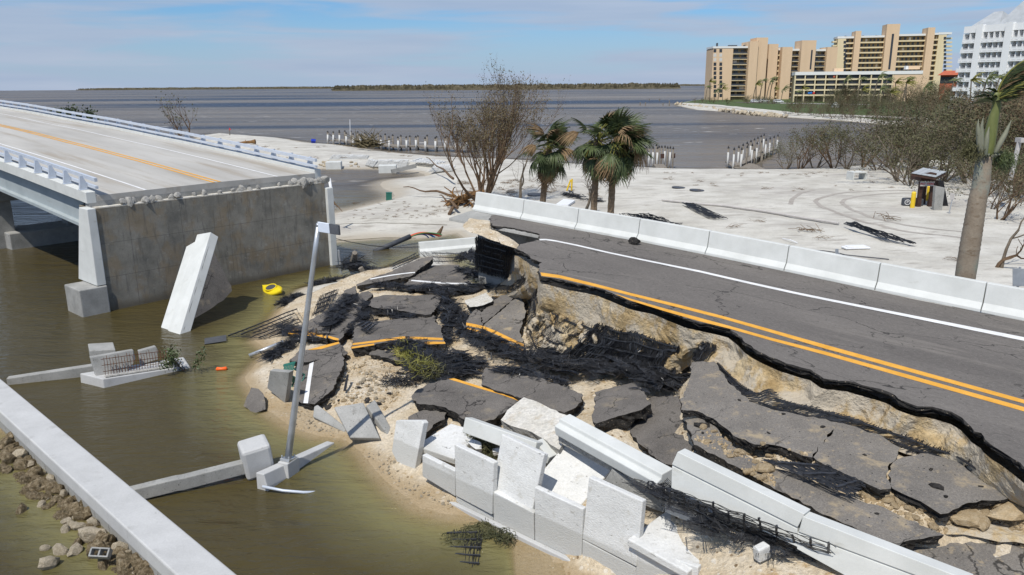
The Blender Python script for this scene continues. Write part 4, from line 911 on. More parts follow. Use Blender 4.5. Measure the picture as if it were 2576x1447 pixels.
# tan chunk with dark underside, dark lump on the road, small chips
def chunk(name, f, pts, c, th, mats, label, cat, group=None, seed=0, rs_=.05):
    P0, P1, P2 = [U(f, *q) for q in c]; n = (P1 - P0).cross(P2 - P0).normalized(); n = n if n.z > 0 else -n
    P = jag3(poly_on(f, pts, P0, n), n, .18, .025, seed)
    if sum((P[j].x * P[(j + 1) % len(P)].y - P[(j + 1) % len(P)].x * P[j].y) for j in range(len(P))) < 0: P = P[::-1]
    o = plate(name, P, n, th, mats, None, seed, rs_); return tag(o, label, cat, group)
chunk('base_slab', 'D2', [(1185,150),(1330,100),(1432,60),(1512,140),(1500,162),(1400,205),(1320,222),(1240,228),(1202,190)], [(1185,150,1.6),(1432,60,1.85),(1240,228,1.7)], .3, [G['limestone'], G['asphalt_edge']], 'tan topped chunk of road base overturned onto the asphalt by the bank', 'base chunk', seed=71)
chunk('asphalt_slab', 'P', [(612,1022),(632,975),(650,978),(664,995),(668,1030),(640,1040)], [(612,1022,.05),(640,976,.42),(668,1030,.1)], .25, [G['asphalt'], G['asphalt_edge']], 'dark pointed piece of asphalt half sunk in the water left of the light pole', 'asphalt slab', seed=72)
bl = rock_mesh('asphalt_lump', 1, 'asphalt_edge', 77, 3, (1.6, .75, .7))
o = link('asphalt_lump', bl); p = on_road('A6', 940, 165); o.location = p + Vector((0, 0, .13)); o.scale = (.26, .26, .22); o.rotation_euler = (0, 0, ANG + 2.9); tag(o, 'black lump of asphalt lying against the foot of the far barrier', 'asphalt lump')
chipm = [rock_mesh('asphalt_chip', 1, 'asphalt_edge', 80 + i, 1, (1.3, .8, .35)) for i in range(3)]
def at_slab(f, x, y):
    best = None
    for d in SLABS:
        P0, n = slab_plane(d); p = UPL(f, x, y, P0, n)
        px, py = K(f, x, y); poly = [K(d['f'], *q) for q in d['o']]
        ins = False
        for i in range(len(poly)):
            (ax, ay), (bx, by) = poly[i], poly[(i + 1) % len(poly)]
            if (ay > py) != (by > py) and px < (bx - ax) * (py - ay) / (by - ay) + ax: ins = not ins
        if ins and (best is None or (p - CAMP).length < (best - CAMP).length): best = p
    return best or on_ground(f, x, y)
for k, (x, y, r) in enumerate([(490,650,.22),(735,485,.07),(1020,575,.07),(922,695,.06),(1270,657,.08),(1540,838,.06),(1968,930,.07),(2000,1040,.16),(2060,1105,.07),(2290,1040,.06),(500,695,.06),(1620,1215,.06),(650,735,.05)]):
    o = link('asphalt_chip', chipm[k % 3]); p = at_slab('B8', x, y); o.location = p + Vector((0, 0, r * .15)); o.scale = (r, r, r); o.rotation_euler = (0, 0, k * 1.7)
    tag(o, 'dark flake of asphalt lying on the sagging lane', 'asphalt chip', 'asphalt flakes on the sagging lane')

# ================================================================ near retaining wall: coping barrier, standing and fallen panels
def wallp(f, quad, t0, lean=0.0, th=.16, name='wall_panel', label='', cat='wall panel', m='concrete_panel', s_ref=None, bev=.02, parent=None):
    # panel standing on the wall line: plane through t0 at z 0, leaning outwards by lean (metres per metre)
    n = (-ET + Vector((0, 0, 1)) * (-lean)).normalized() if lean else -ET
    P = [UPL(f, x, y, ET * t0, n) for x, y in quad]
    return solid(name, P, -n, th, m, label, cat, bev, parent)
def solid(name, P, into, th, m, label=None, cat=None, bev=.02, parent=None, group=None):
    mb = MB(); into = into.normalized(); mb.hexa(P, [p + into * th for p in P])
    o = mb.build(name, G[m], parent, bevel=bev); return tag(o, label, cat, group)
def flatp(f, quad, zs, th, m, label, cat='wall panel', name='wall_panel', bev=.03, group=None):
    pts = [U(f, x, y, z) for (x, y), z in zip(quad[:3], zs)]
    n = (pts[1] - pts[0]).cross(pts[2] - pts[0]).normalized(); n = n if n.z > 0 else -n
    P = poly_on(f, quad, pts[0], n)
    return solid(name, P, -n, th, m, label, cat, bev, None, group)
low = thing('retaining_wall', 'lowest row of white textured wall panels still standing at the water edge', 'wall')
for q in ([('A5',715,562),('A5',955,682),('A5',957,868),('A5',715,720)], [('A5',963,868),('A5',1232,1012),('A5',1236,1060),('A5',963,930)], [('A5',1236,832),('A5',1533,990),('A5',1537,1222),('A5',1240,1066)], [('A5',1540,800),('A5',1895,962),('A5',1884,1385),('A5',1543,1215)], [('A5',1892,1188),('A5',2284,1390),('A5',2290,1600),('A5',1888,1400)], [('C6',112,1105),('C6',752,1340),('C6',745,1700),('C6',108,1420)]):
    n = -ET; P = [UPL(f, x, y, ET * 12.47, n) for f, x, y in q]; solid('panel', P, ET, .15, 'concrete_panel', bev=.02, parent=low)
def pnp(name, f, quad, st, label, th=.17, m='concrete_panel'):
    # four corners solved for a 1.5 m square panel
    P = [ST(*q) for q in st]; n = (P[1] - P[0]).cross(P[2] - P[0]).normalized()
    if n.dot(CAMP - P[0]) < 0: n = -n
    P = [UPL(f, x, y, P[0], n) for x, y in quad]
    return solid(name, P, -n, th, m, label, 'wall panel', .025)
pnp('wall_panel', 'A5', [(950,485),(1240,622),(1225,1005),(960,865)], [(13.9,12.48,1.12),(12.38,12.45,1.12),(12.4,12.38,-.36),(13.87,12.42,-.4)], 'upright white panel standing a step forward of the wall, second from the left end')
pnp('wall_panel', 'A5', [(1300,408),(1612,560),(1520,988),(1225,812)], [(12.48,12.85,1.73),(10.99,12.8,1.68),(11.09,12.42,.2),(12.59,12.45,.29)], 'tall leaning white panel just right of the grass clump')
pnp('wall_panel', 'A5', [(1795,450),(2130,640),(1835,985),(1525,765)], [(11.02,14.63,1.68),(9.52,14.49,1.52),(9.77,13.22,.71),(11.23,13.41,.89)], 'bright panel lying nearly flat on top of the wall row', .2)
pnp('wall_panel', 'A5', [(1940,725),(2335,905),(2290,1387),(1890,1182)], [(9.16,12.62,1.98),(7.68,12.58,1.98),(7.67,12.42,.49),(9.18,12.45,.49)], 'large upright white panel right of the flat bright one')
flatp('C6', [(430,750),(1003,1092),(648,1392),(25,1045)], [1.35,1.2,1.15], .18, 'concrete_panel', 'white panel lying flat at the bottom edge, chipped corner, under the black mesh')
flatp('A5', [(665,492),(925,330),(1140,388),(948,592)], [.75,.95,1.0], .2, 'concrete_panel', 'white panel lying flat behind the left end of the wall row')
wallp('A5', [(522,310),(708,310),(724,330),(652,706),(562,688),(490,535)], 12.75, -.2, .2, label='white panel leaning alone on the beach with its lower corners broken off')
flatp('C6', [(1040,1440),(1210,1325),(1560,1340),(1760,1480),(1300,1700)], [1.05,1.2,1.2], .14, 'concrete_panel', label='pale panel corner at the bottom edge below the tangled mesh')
# standing block behind the flat panel, broken footing with bars
wallp('A5', [(2050,760),(2110,665),(2500,900),(2490,990),(2400,960)], 13.7, 0, .5, name='footing_beam', label='grey footing beam exposed behind the flat bright panel', cat='beam', m='concrete_gray')
wallp('C6', [(400,560),(560,690),(1130,1010),(1700,1330),(1690,1440),(1130,1160),(640,870),(410,770)], 13.45, 0, .45, name='footing_beam', label='long broken footing beam under the black mesh below the white barriers', cat='beam', m='concrete_pale')
mb = MB(); mb.box(3, 13.3, -12.46, -12.33, -.2, .10); tag(mb.build('levelling_pad', G['concrete_pale'], low, True, bevel=.02), None)
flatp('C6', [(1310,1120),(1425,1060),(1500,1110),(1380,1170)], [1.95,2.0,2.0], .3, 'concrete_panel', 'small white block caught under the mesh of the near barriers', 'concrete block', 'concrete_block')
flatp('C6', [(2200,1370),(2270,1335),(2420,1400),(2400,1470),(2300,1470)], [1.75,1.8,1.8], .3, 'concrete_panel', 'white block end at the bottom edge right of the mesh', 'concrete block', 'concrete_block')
wallp('C6', [(1150,1150),(1420,1130),(1700,1330),(1690,1420),(1420,1300)], 13.0, -.2, .25, name='wall_piece', label='grey broken wall piece hanging under the mesh at the bottom', cat='wall piece', m='concrete_pale')
# coping barriers (outer face with a groove)
def coping(quad_f, top, bot, groove, t0, label, lean=.12):
    n = (-ET + Vector((0, 0, lean))).normalized()
    P = [UPL(f, x, y, ET * t0 + Vector((0, 0, 2.5)), n) for f, x, y in top + bot[::-1]]
    mb = MB(); back = -n
    a, b, c, d = P                        # top-left, top-right, bottom-right, bottom-left
    up_ = ((a - d).normalized() + (b - c).normalized()).normalized()
    gl = [UPL(f, x, y, ET * t0 + Vector((0, 0, 2.5)), n) for f, x, y in groove]
    e = up_ * .035
    def strip(p, q, r, s_): mb.hexa([p, q, r, s_], [p + back * .32, q + back * .32, r + back * .42, s_ + back * .42])
    strip(a, b, gl[1] + e, gl[0] + e); strip(gl[0] - e * .2 + back * .02, gl[1] - e * .2 + back * .02, c, d)
    mb.hexa([gl[0] + e + back * .03, gl[1] + e + back * .03, gl[1] - e + back * .03, gl[0] - e + back * .03], [gl[0] + e + back * .3, gl[1] + e + back * .3, gl[1] - e + back * .3, gl[0] - e + back * .3])
    o = mb.build('coping_barrier', G['concrete_white'], bevel=.012); return tag(o, label, 'barrier', 'white barriers along the near road edge')
coping(None, [('C6',540,148),('C6',1850,790)], [('C6',475,520),('C6',1775,1130)], [('C6',478,295),('C6',1772,945)], 13.2, 'grooved white barrier of the near road edge beside the long fallen piece')
coping(None, [('C6',1832,812),('P',2440,1462)], [('C6',1770,1150),('P',2150,1462)], [('C6',1775,985),('P',2330,1462)], 13.2, 'grooved white barrier of the near road edge at the bottom right')
# fallen coping pieces
def beam(f, a, b, prof_, z0, z1, label, m='concrete_white', name='coping_piece', cat='coping', roll=0.0, bev=.02, grp=None):
    A = U(f, a[0], a[1], z0); B = U(f, b[0], b[1], z1); d = (B - A).normalized(); sd = d.cross(Vector((0, 0, 1))).normalized(); u_ = sd.cross(d).normalized()
    c_, s_ = cos(roll), sin(roll); s2 = sd * c_ + u_ * s_; u2 = u_ * c_ - sd * s_
    mb = MB(); mb.profile(prof_, [lambda p, q, o=o: o + s2 * p + u2 * q for o in (A, A.lerp(B, .33), A.lerp(B, .66), B)])
    return tag(mb.build(name, G[m], bevel=bev), label, cat, grp)
JER = [(-.3, 0), (.3, 0), (.3, .1), (.1, .3), (.08, .82), (-.3, .82)]
beam('A5', (1745,330), (2500,745), [(-.20,-.25),(.22,-.25),(.26,.0),(.12,.06),(.1,.16),(-.24,.2),(-.24,-.05)], 2.25, 2.2, 'long grey white barrier piece lying on its side left of the standing near barrier')
beam('A5', (1755,400), (2515,800), [(-.18,-.22),(.18,-.22),(.2,.1),(-.2,.1)], 1.95, 1.95, 'rough concrete footing torn from under the long fallen barrier piece', m='concrete_broken', name='footing_piece', cat='footing', bev=.03)
beam('A5', (1055,285), (1580,470), [(-.13,-.42),(.13,-.42),(.16,.0),(-.16,.0)], 1.75, 1.65, 'white coping plank tipped above the grass clump', roll=.35)
beam('A5', (1570,470), (1680,590), [(-.18,-.12),(.18,-.12),(.18,.12),(-.18,.12)], 1.5, 1.25, 'small coping stub with two bolt holes behind the tall leaning panel')
chunk('limestone_block', 'A5', [(1292,305),(1340,235),(1462,138),(1600,190),(1900,332),(1800,400),(1720,525),(1600,440),(1480,380),(1380,350)], [(1292,305,1.55),(1462,138,1.85),(1720,525,1.6)], .5, [G['limestone'], G['concrete_broken']], 'big cream coloured broken slab behind the fallen coping', 'concrete slab', seed=90)
chunk('concrete_lump', 'A5', [(1050,470),(1080,445),(1150,470),(1152,515),(1110,520)], [(1050,470,1.0),(1080,445,1.05),(1110,520,1.0)], .2, [G['concrete_panel'], G['concrete_broken']], 'white shard of concrete in the grass clump', 'concrete shard', seed=91)
chunk('concrete_lump', 'A5', [(1230,515),(1280,510),(1330,530),(1290,545),(1235,540)], [(1230,515,1.0),(1280,510,1.0),(1290,545,1.0)], .12, [G['concrete_panel'], G['concrete_broken']], 'thin white shard beside the tall leaning panel', 'concrete shard', seed=92)
# cluster of grey panels at the shore
flatp('D1', [(590,575),(832,535),(972,832),(722,828)], [.95,1.05,.35], .16, 'concrete_gray', 'grey panel sloping to the water crossed by the shadow of the pole')
flatp('D1', [(858,562),(930,512),(1090,790),(1060,838)], [.95,1.0,.3], .2, 'concrete_gray', 'narrow grey panel edge with two dark slots beside the sloping panel')
flatp('D1', [(425,570),(455,555),(690,742),(680,785),(415,655)], [.45,.5,.2], .2, 'concrete_gray', 'grey triangular panel buried in shells left of the sloping panel')
wallp('D1', [(808,830),(1025,890),(1045,968),(820,905)], 13.45, -.1, .16, label='low grey panel half buried at the foot of the sloping panel', m='concrete_gray')
wallp('D1', [(60,275),(222,288),(185,545),(38,420)], 13.25, .15, .18, label='grey panel leaning against the green chair', m='concrete_gray')
# fallen white barrier in the pool
A = U('D4', 1245, 466, .25); B = U('D4', 2010, 395, .3); d = (B - A).normalized(); sdv = Vector((-d.y, d.x, 0)); sdv = sdv if sdv.y > 0 else -sdv
mb = MB(); mb.profile([(-.12,-.6),(.42,-.6),(.42,.62),(.2,.62),(.12,.2),(-.08,.06)], [lambda p, q, o=o: o + sdv * p + Vector((0, 0, q)) for o in (A, A.lerp(B, .5), B)])
tag(mb.build('concrete_barrier', G['concrete_white'], bevel=.02), 'white road barrier fallen into the pool in front of the footing slab', 'barrier')
# slab of road standing on edge against the abutment with its barrier face
A = U('P', 437, 833, -.1); B = ST(39.1, 15.6, 0); n_ = None
q = [('A1',1370,1262),('A1',1552,1158),('A2',1325,628),('A2',1180,575)]
pl = thing('fallen_road_edge', 'white barrier strip with a dark slab of road standing on end against the abutment', 'road fragment')
tl = UT('A1',1370,1262, 17.1); tr = UT('A1',1552,1158,17.6); bl_ = U('A2',1180,578,-.05); br = U('A2',1325,630,-.05)
dn = (bl_ - tl) * .25; 
nn = (tr - tl).cross(bl_ - tl).normalized(); nn = nn if nn.dot(CAMP - tl) > 0 else -nn
mb = MB(); L1 = tl.lerp(tr, .40); L2 = bl_.lerp(br, .42); e_ = .012
def ext(p, q): return q + (q - p) * .22
mb.hexa([tl, L1, ext(L1, L2), ext(tl, bl_)], [v - nn * .32 for v in (tl, L1, ext(L1, L2), ext(tl, bl_))])
mb.build('barrier_foot', G['concrete_white'], pl, bevel=.02)
h1 = L1 + nn * .05 + (tl - bl_).normalized() * .35; h2 = tr + nn * .03
mb = MB(); f1 = [h1, h2, ext(tr, br) + nn * .03, ext(L1, L2) + nn * .05]; mb.hexa(f1, [v - nn * .45 for v in f1]); mb.build('barrier', G['concrete_white'], pl, bevel=.02)
# road plate behind, facing right
a0 = tr - nn * .1 + (br - tr) * .12; b0 = ext(tr, br) - nn * .1; c0 = UT('A2',1700,262,17.9); 
pn = (b0 - a0).cross(c0 - a0).normalized(); pn = pn if pn.dot(CAMP - a0) > 0 else -pn
P = jag3([a0, c0] + [UPL('A2', x, y, a0, pn) for x, y in ((1705,300), (1640,372), (1540,440), (1400,520))] + [b0], pn, .3, .03, 5)
plate('road_plate', P, pn, .25, [G['asphalt'], G['asphalt_edge']], pl, 6)
# wreck with bars in the left water
wr = thing('broken_parapet', 'broken white parapet lying in the water with a row of rusty bars', 'parapet')
def pbox(a, b, c, z0, z1, m, nm, parent, f='D3', bev=.03):
    A, B, C = [U(f, x, y, z0) for x, y in (a, b, c)]; D = A + (C - B); mb = MB(); u_ = Vector((0, 0, z1 - z0))
    mb.hexa([A, B, C, D], [v + u_ for v in (A, B, C, D)]); return mb.build(nm, G[m], parent, bevel=bev)
wA = U('D3', 508, 745, 0); wB = U('D3', 1700, 470, 0); wl_ = (wB - wA).length; wr.location = wA; wr.rotation_euler = (0, 0, atan2((wB - wA).y, (wB - wA).x))
mb = MB(); mb.hexa([(-.05, 0, -.6), (wl_ + .9, 0, -.6), (wl_ + 1.2, 1.25, -.6), (-.55, 1.25, -.6)], [(0, .06, .34), (wl_ + .6, .06, .1), (wl_ + .75, 1.2, .12), (-.5, 1.2, .36)]); mb.build('base', G['concrete_pale'], wr, bevel=.03)
mb = MB(); mb.hexa([(.1, .10, .345), (wl_ * .96, .10, .17), (wl_ * .96, .27, .17), (.1, .27, .345)], [(.1, .12, .41), (wl_ * .96, .12, .24), (wl_ * .96, .25, .24), (.1, .25, .41)]); mb.build('broken_ledge', G['concrete_broken'], wr, bevel=.02)
mb = MB()
for i in range(24):
    x_ = .15 + (wl_ - .2) * i / 23; z_ = .36 - .2 * i / 23; mb.tube([(x_, .32, z_), (x_ + .04, .36, z_ + .36), (x_ + .07, .52, z_ + .62 + .08 * sin(i * 1.7))], .011, 4)
for q in (.15, .38, .6): mb.tube([(.1, .33 + q * .2, .36 + q), (wl_ * .5, .34 + q * .2, .27 + q), (wl_, .33 + q * .2, .16 + q)], .013, 4)
mb.build('rebar', G['rebar'], wr)
mb = MB(); mb.hexa([(-.1, .55, .3), (wl_ * .38, .55, .25), (wl_ * .5, .62, .5), (wl_ * .55, .75, .62), (wl_ * .54, .80, .95), (-.15, .80, 1.0)], [(-.1, .78, .3), (wl_ * .38, .78, .25), (wl_ * .5, .85, .5), (wl_ * .55, .97, .62), (wl_ * .54, 1.0, .95), (-.15, 1.0, 1.0)]); mb.build('wall_piece', G['concrete_gray'], wr, bevel=.02)
mb = MB(); mb.hexa([(wl_ * .64, 1.0, .25), (wl_ * .9, 1.0, .3), (wl_ * .93, 1.1, .62), (wl_ * .91, 1.15, .8), (wl_ * .65, 1.15, .75)], [(wl_ * .64, 1.25, .25), (wl_ * .9, 1.25, .3), (wl_ * .93, 1.32, .62), (wl_ * .91, 1.36, .8), (wl_ * .65, 1.36, .75)]); mb.build('wall_piece', G['concrete_gray'], wr, bevel=.02)
o = pbox((285,360), (730,330), (690,200), .0, .62, 'concrete_gray', 'concrete_block', None); tag(o, 'rounded grey concrete block behind the broken parapet in the water', 'concrete block')
mb = MB(); A, B = U('A2', 60, 975, .05), U('A2', 760, 868, .22); d = (B - A).normalized(); s2 = d.cross(Vector((0, 0, 1)))
mb.profile([(-.15,-.25),(.15,-.25),(.15,.2),(-.15,.2)], [lambda p, q, o=o: o + s2 * p + Vector((0, 0, q)) for o in (A, A.lerp(B, .5), B)])
tag(mb.build('concrete_beam', G['concrete_gray'], bevel=.03), 'long grey tie beam from the bulkhead to the broken parapet', 'beam')
# bulkhead cap and its tie beam
D = bd; a0 = BULK_A - D * 26; b0 = BULK_B + D * 6; w_ = .86
mb = MB(); q = -bnrm * w_; dn = Vector((0, 0, -.42))
mb.hexa([a0 + dn, b0 + dn, b0 + q + dn, a0 + q + dn], [a0, b0, b0 + q, a0 + q])
bulk = thing('bulkhead', 'long white bulkhead cap running out of the lower left corner', 'bulkhead')
mb.build('cap', G['concrete_pale'], bulk, bevel=.04)
n_p = 44
sheet = MB(); Lp = (b0 - a0).length / n_p; sheet.box(.01, Lp - .01, 0, .18, -1.9, 0); sm = sheet.mesh('sheet_panel', [G['concrete_gray']])
for i in range(n_p):
    p_ = a0 + D * (Lp * i) - bnrm * .06 + Vector((0, 0, -.422)); o = link('sheet_panel', sm, bulk); o.rotation_euler = (0, 0, atan2(D.y, D.x)); o.location = p_ + (-bnrm * .18 if Vector((-D.y, D.x, 0)).dot(bnrm) > 0 else Vector())
A, B = U('A3', 905, 820, .38), U('A3', 1850, 590, .52); A = A + (A - B) * .12; d = (B - A).normalized(); s2 = d.cross(Vector((0, 0, 1)))
mb = MB(); mb.profile([(-.14,-.36),(.14,-.36),(.14,0),(-.14,0)], [lambda p, q, o=o: o + s2 * p + Vector((0, 0, q)) for o in (A, A.lerp(B, .46), A.lerp(B, .5) - Vector((0, 0, .02)), B)])
tag(mb.build('concrete_beam', G['concrete_gray'], bevel=.025), 'white topped tie beam from the bulkhead to the big block in the water', 'beam')
c_ = U('A3', 1890, 560, .6); mb = MB(); mb.box(-.42, .36, -.36, .42, -.55, .38); o = mb.build('concrete_block', G['concrete_pale'], bevel=.09); o.location = c_; o.rotation_euler = (.08, -.1, .5); tag(o, 'big chipped cubic concrete block at the end of the white tie beam', 'concrete block')
# light pole on its fallen barrier
a, b, c = U('A3',1915,715,.42), U('A3',2345,520,.06), U('A3', 1970, 850, 0)
d = (b - a).normalized(); s2 = Vector((d.y, -d.x, 0)).normalized(); s2 = s2 if s2.y < 0 else -s2
mb = MB(); mb.profile([(-.17,-1.0),(.24,-1.0),(.2,-.3),(.12,.06),(-.15,.06)], [lambda p, q, o=o: o + s2 * p + Vector((0, 0, q)) for o in (a, a.lerp(b, .5), b + d * .6)])
tag(mb.build('concrete_barrier', G['concrete_pale'], bevel=.02), 'half sunk pale concrete barrier that carries the light pole', 'barrier')
ped = U('A3', 2120, 600, .42); mb = MB(); mb.box(-.24, .24, -.17, .17, -.6, .02); o = mb.build('pole_pedestal', G['concrete_pale'], bevel=.02); o.location = ped; o.rotation_euler = (0, 0, atan2(d.y, d.x)); tag(o, 'small concrete pedestal under the light pole', 'pedestal')
pole = thing('light_pole', 'leaning grey metal pole with a flat lamp head rising from the fallen barrier', 'light pole')
pb = ped + Vector((0, 0, .05)); pt = UY('P', 801, 566, pb.y - .25)
mb = MB(); mb.tube([pb.lerp(pt, i / 8) for i in range(9)], [.098 - .04 * i / 8 for i in range(9)], 18); mb.build('shaft', G['pole_metal'], pole, smooth=True)
mb = MB(); mb.box(-.16, .16, -.16, .16, -.03, .04)
for x in (-.12, .12):
    for y in (-.12, .12): mb.tube([(x, y, .03), (x, y, .12)], .025, 6)
o = mb.build('base_plate', G['pole_metal'], pole, bevel=.008); o.location = pb + Vector((0, 0, -.02)); o.rotation_euler = (0, .17, atan2(d.y, d.x))
mb = MB(); mb.tube([pt - (pt - pb).normalized() * .03, pt + (pt - pb).normalized() * .04], [.07, .055], 14); mb.build('cap', G['pole_metal'], pole, smooth=True)
hA, hB = UY('D4', 75, 165, pt.y), UY('D4', 318, 205, pt.y); dx = (hB - hA); hh = .19
for f0, f1, m in ((0, .55, 'rail_metal'), (.553, 1, 'dark_gray')):
    mb = MB(); A_, B_ = hA + dx * f0, hA + dx * f1; yv = Vector((0, .12, -.02)); zv = Vector((-.01, .03, hh / 2 + .03))
    mb.hexa([A_ - zv - yv, B_ - zv - yv, B_ - zv + yv * .3, A_ - zv + yv * .3], [A_ + zv - yv, B_ + zv - yv, B_ + zv + yv * .3, A_ + zv + yv * .3]); mb.build('lamp_head', G[m], pole, bevel=.01)
mb = MB(); q0 = U('A3', 1930, 795, .18); mb.tube([q0, U('A3', 2080, 825, .1), U('A3', 2230, 838, .03), U('A3', 2420, 836, -.12)], .04, 8); tag(mb.build('conduit', G['rail_metal'], smooth=True), 'bent white conduit trailing from the sinking barrier into the water', 'conduit')

# ================================================================ rubble and stones
random.seed(21)
SS = [rock_mesh('sandstone_chunk', 1, 'sandstone', 100 + i, 2, (1.2, .9, .62)) for i in range(5)]
def scatter(f, poly, n, rlo, rhi, meshes, name, label, cat, group, sink=.2, seed=1, flat=1.0, place=None):
    rs = random.Random(seed); xs = [p[0] for p in poly]; ys = [p[1] for p in poly]; k = 0; tries = 0
    while k < n and tries < n * 40:
        tries += 1; x = rs.uniform(min(xs), max(xs)); y = rs.uniform(min(ys), max(ys)); ins = False
        for i in range(len(poly)):
            (ax, ay), (bx, by) = poly[i], poly[(i + 1) % len(poly)]
            if (ay > y) != (by > y) and x < (bx - ax) * (y - ay) / (by - ay) + ax: ins = not ins
        if not ins: continue
        r = rlo * (rhi / rlo) ** (rs.random() ** 1.8); p = (place or on_ground)(f, x, y)
        o = link(name, rs.choice(meshes)); o.location = p + Vector((0, 0, r * (.6 - sink) * .6)); o.scale = (r, r, r * flat); o.rotation_euler = (rs.uniform(-.4, .4), rs.uniform(-.4, .4), rs.random() * 6.28); tag(o, label, cat, group); k += 1
def crumbs(f, poly, n, rlo, rhi, m, seed, place=None, name='crumbs'):
    rs = random.Random(seed); xs = [p[0] for p in poly]; ys = [p[1] for p in poly]; mb = MB(); k = 0
    while k < n:
        x = rs.uniform(min(xs), max(xs)); y = rs.uniform(min(ys), max(ys)); ins = False
        for i in range(len(poly)):
            (ax, ay), (bx, by) = poly[i], poly[(i + 1) % len(poly)]
            if (ay > y) != (by > y) and x < (bx - ax) * (y - ay) / (by - ay) + ax: ins = not ins
        k += 1
        if not ins: continue
        p = (place or on_ground)(f, x, y); r = rlo * (rhi / rlo) ** (rs.random() ** 2.2); a = rs.random() * 6.28; q = []
        for i in range(5): an = a + i * 1.2566 + rs.uniform(-.3, .3); q.append(p + Vector((cos(an) * r * rs.uniform(.8, 1.3), sin(an) * r * rs.uniform(.7, 1.1), -.2 * r)))
        u_ = Vector((rs.uniform(-.2, .2) * r, rs.uniform(-.2, .2) * r, 0)); t = [p + (v - p) * rs.uniform(.45, .8) + u_ + Vector((0, 0, r * rs.uniform(.7, 1.2))) for v in q]; mb.hexa(q, t)
    return mb.build(name, G[m], fix=False, kind='stuff')
def rockat(f, x, y, r, meshes, name, label, cat, place=None, rot=0, sc=(1, 1, 1), dz=0, group=None):
    o = link(name, random.choice(meshes)); p = (place or at_slab)(f, x, y); o.location = p + Vector((0, 0, r * .25 + dz)); o.scale = (r * sc[0], r * sc[1], r * sc[2]); o.rotation_euler = (0, 0, rot); tag(o, label, cat, group); return o
rockat('B8', 2490, 1230, .46, SS, 'sandstone_boulder', 'largest tan boulder lying at the right edge of the rubble', 'boulder', rot=.4, sc=(1.35, .85, .75))
rockat('B8', 2190, 1265, .38, SS, 'sandstone_boulder', 'flat tan boulder left of the largest one', 'boulder', rot=.2, sc=(1.3, .9, .7))
rockat('B8', 1710, 1100, .26, SS, 'sandstone_boulder', 'wedge of tan stone below the crack of the sagging lane', 'boulder', rot=.5, sc=(1.3, .8, .8))
rockat('B8', 905, 935, .24, SS, 'sandstone_boulder', 'yellow block at the top of the crumbled sand heap', 'boulder', rot=.7, sc=(1.2, .8, .8))
rockat('B8', 2360, 1150, .3, SS, 'sandstone_boulder', 'tan stone behind the flat boulder', 'boulder', rot=1.7)
for f_, pl_, n_, lo_, hi_, sd_ in (('D1', [(690,140),(1160,230),(1150,480),(980,640),(700,560),(560,600),(440,560),(640,330)], 26, .05, .2, 61), ('A4', [(500,560),(700,530),(1300,590),(1500,700),(1700,650),(1600,1000),(1450,1080),(1100,1100),(650,1150),(560,1060)], 46, .06, .24, 62), ('A5', [(600,350),(1300,330),(1700,560),(2300,820),(2300,900),(1900,700),(1400,500)], 24, .06, .2, 63), ('A4', [(1600,380),(1900,400),(1850,560),(1560,560)], 24, .08, .3, 64)):
    scatter(f_, pl_, n_, lo_, hi_, chipm, 'asphalt_chip', 'dark fragment of asphalt lying on the collapsed sand', 'asphalt chip', 'asphalt fragments in the washout', seed=sd_)
R1 = [(480,640),(640,690),(830,770),(900,760),(1180,830),(1200,900),(860,890),(700,860),(450,740)]
crumbs('B8', R1, 420, .015, .06, 'sandstone', 12, at_slab)
scatter('B8', R1, 36, .05, .14, SS, 'sandstone_chunk', 'tan crumb of road base in the open crack behind the near barriers', 'stone', 'crumbs in the upper crack', seed=2, place=at_slab)
scatter('B8', [(760,950),(870,900),(940,940),(920,1060),(990,1120),(900,1080),(760,1000)], 30, .05, .15, SS, 'sandstone_chunk', 'yellow crumb in the heap beside the near barrier', 'stone', 'crumbs in the yellow heap', seed=3, place=at_slab)
crumbs('B8', [(740,930),(880,890),(960,940),(960,1060),(1010,1130),(900,1110),(740,1000)], 300, .015, .06, 'sandstone', 13, at_slab)
RUBZ = [(1480,1110),(1580,1040),(1760,1090),(1900,1150),(2030,1230),(2200,1160),(2500,1130),(2566,1180),(2700,1300),(2700,1440),(2300,1400),(2100,1330),(2050,1350),(1700,1190)]
mound('rubble_soil', 'B8', [(1700,1150),(1900,1180),(2040,1250),(2220,1180),(2520,1140),(2700,1250),(2700,1400),(2420,1380),(2180,1330),(2070,1330),(1890,1250)], 2.0, .05, 'soil_yellow', kind='stuff', seed=9)
crumbs('B8', RUBZ, 2200, .015, .075, 'sandstone', 14, at_slab)
scatter('B8', [(1500,1090),(1580,1040),(1760,1090),(1900,1150),(2030,1230),(2200,1160),(2500,1130),(2566,1200),(2566,1400),(2300,1330),(2100,1290),(2050,1340),(1700,1180)], 80, .06, .18, SS, 'sandstone_chunk', 'tan chunk in the rubble strip at lower right', 'stone', 'chunks in the lower right rubble', seed=4, place=at_slab)
PR = [rock_mesh('pale_stone', 1, 'pale_rock', 120 + i, 2, (1.15, .9, .75)) for i in range(4)]
scatter('D1', [(640,330),(760,240),(900,300),(1000,400),(900,470),(780,520),(560,560),(480,540),(600,440)], 70, .025, .12, SS + PR, 'shore_stone', 'small tan stone on the sand beside the striped slab', 'stone', 'stones on the collapsed sand', seed=6)
scatter('D1', [(690,140),(860,140),(1100,220),(1000,330),(720,300),(660,250)], 60, .02, .08, SS + PR, 'shore_stone', 'small tan stone on the sand beside the striped slab', 'stone', 'stones on the collapsed sand', seed=7)
scatter('D1', [(640,430),(1000,300),(1150,480),(980,640),(700,560)], 90, .02, .09, SS + PR, 'shore_stone', 'small tan stone on the sand beside the striped slab', 'stone', 'stones on the collapsed sand', seed=16)
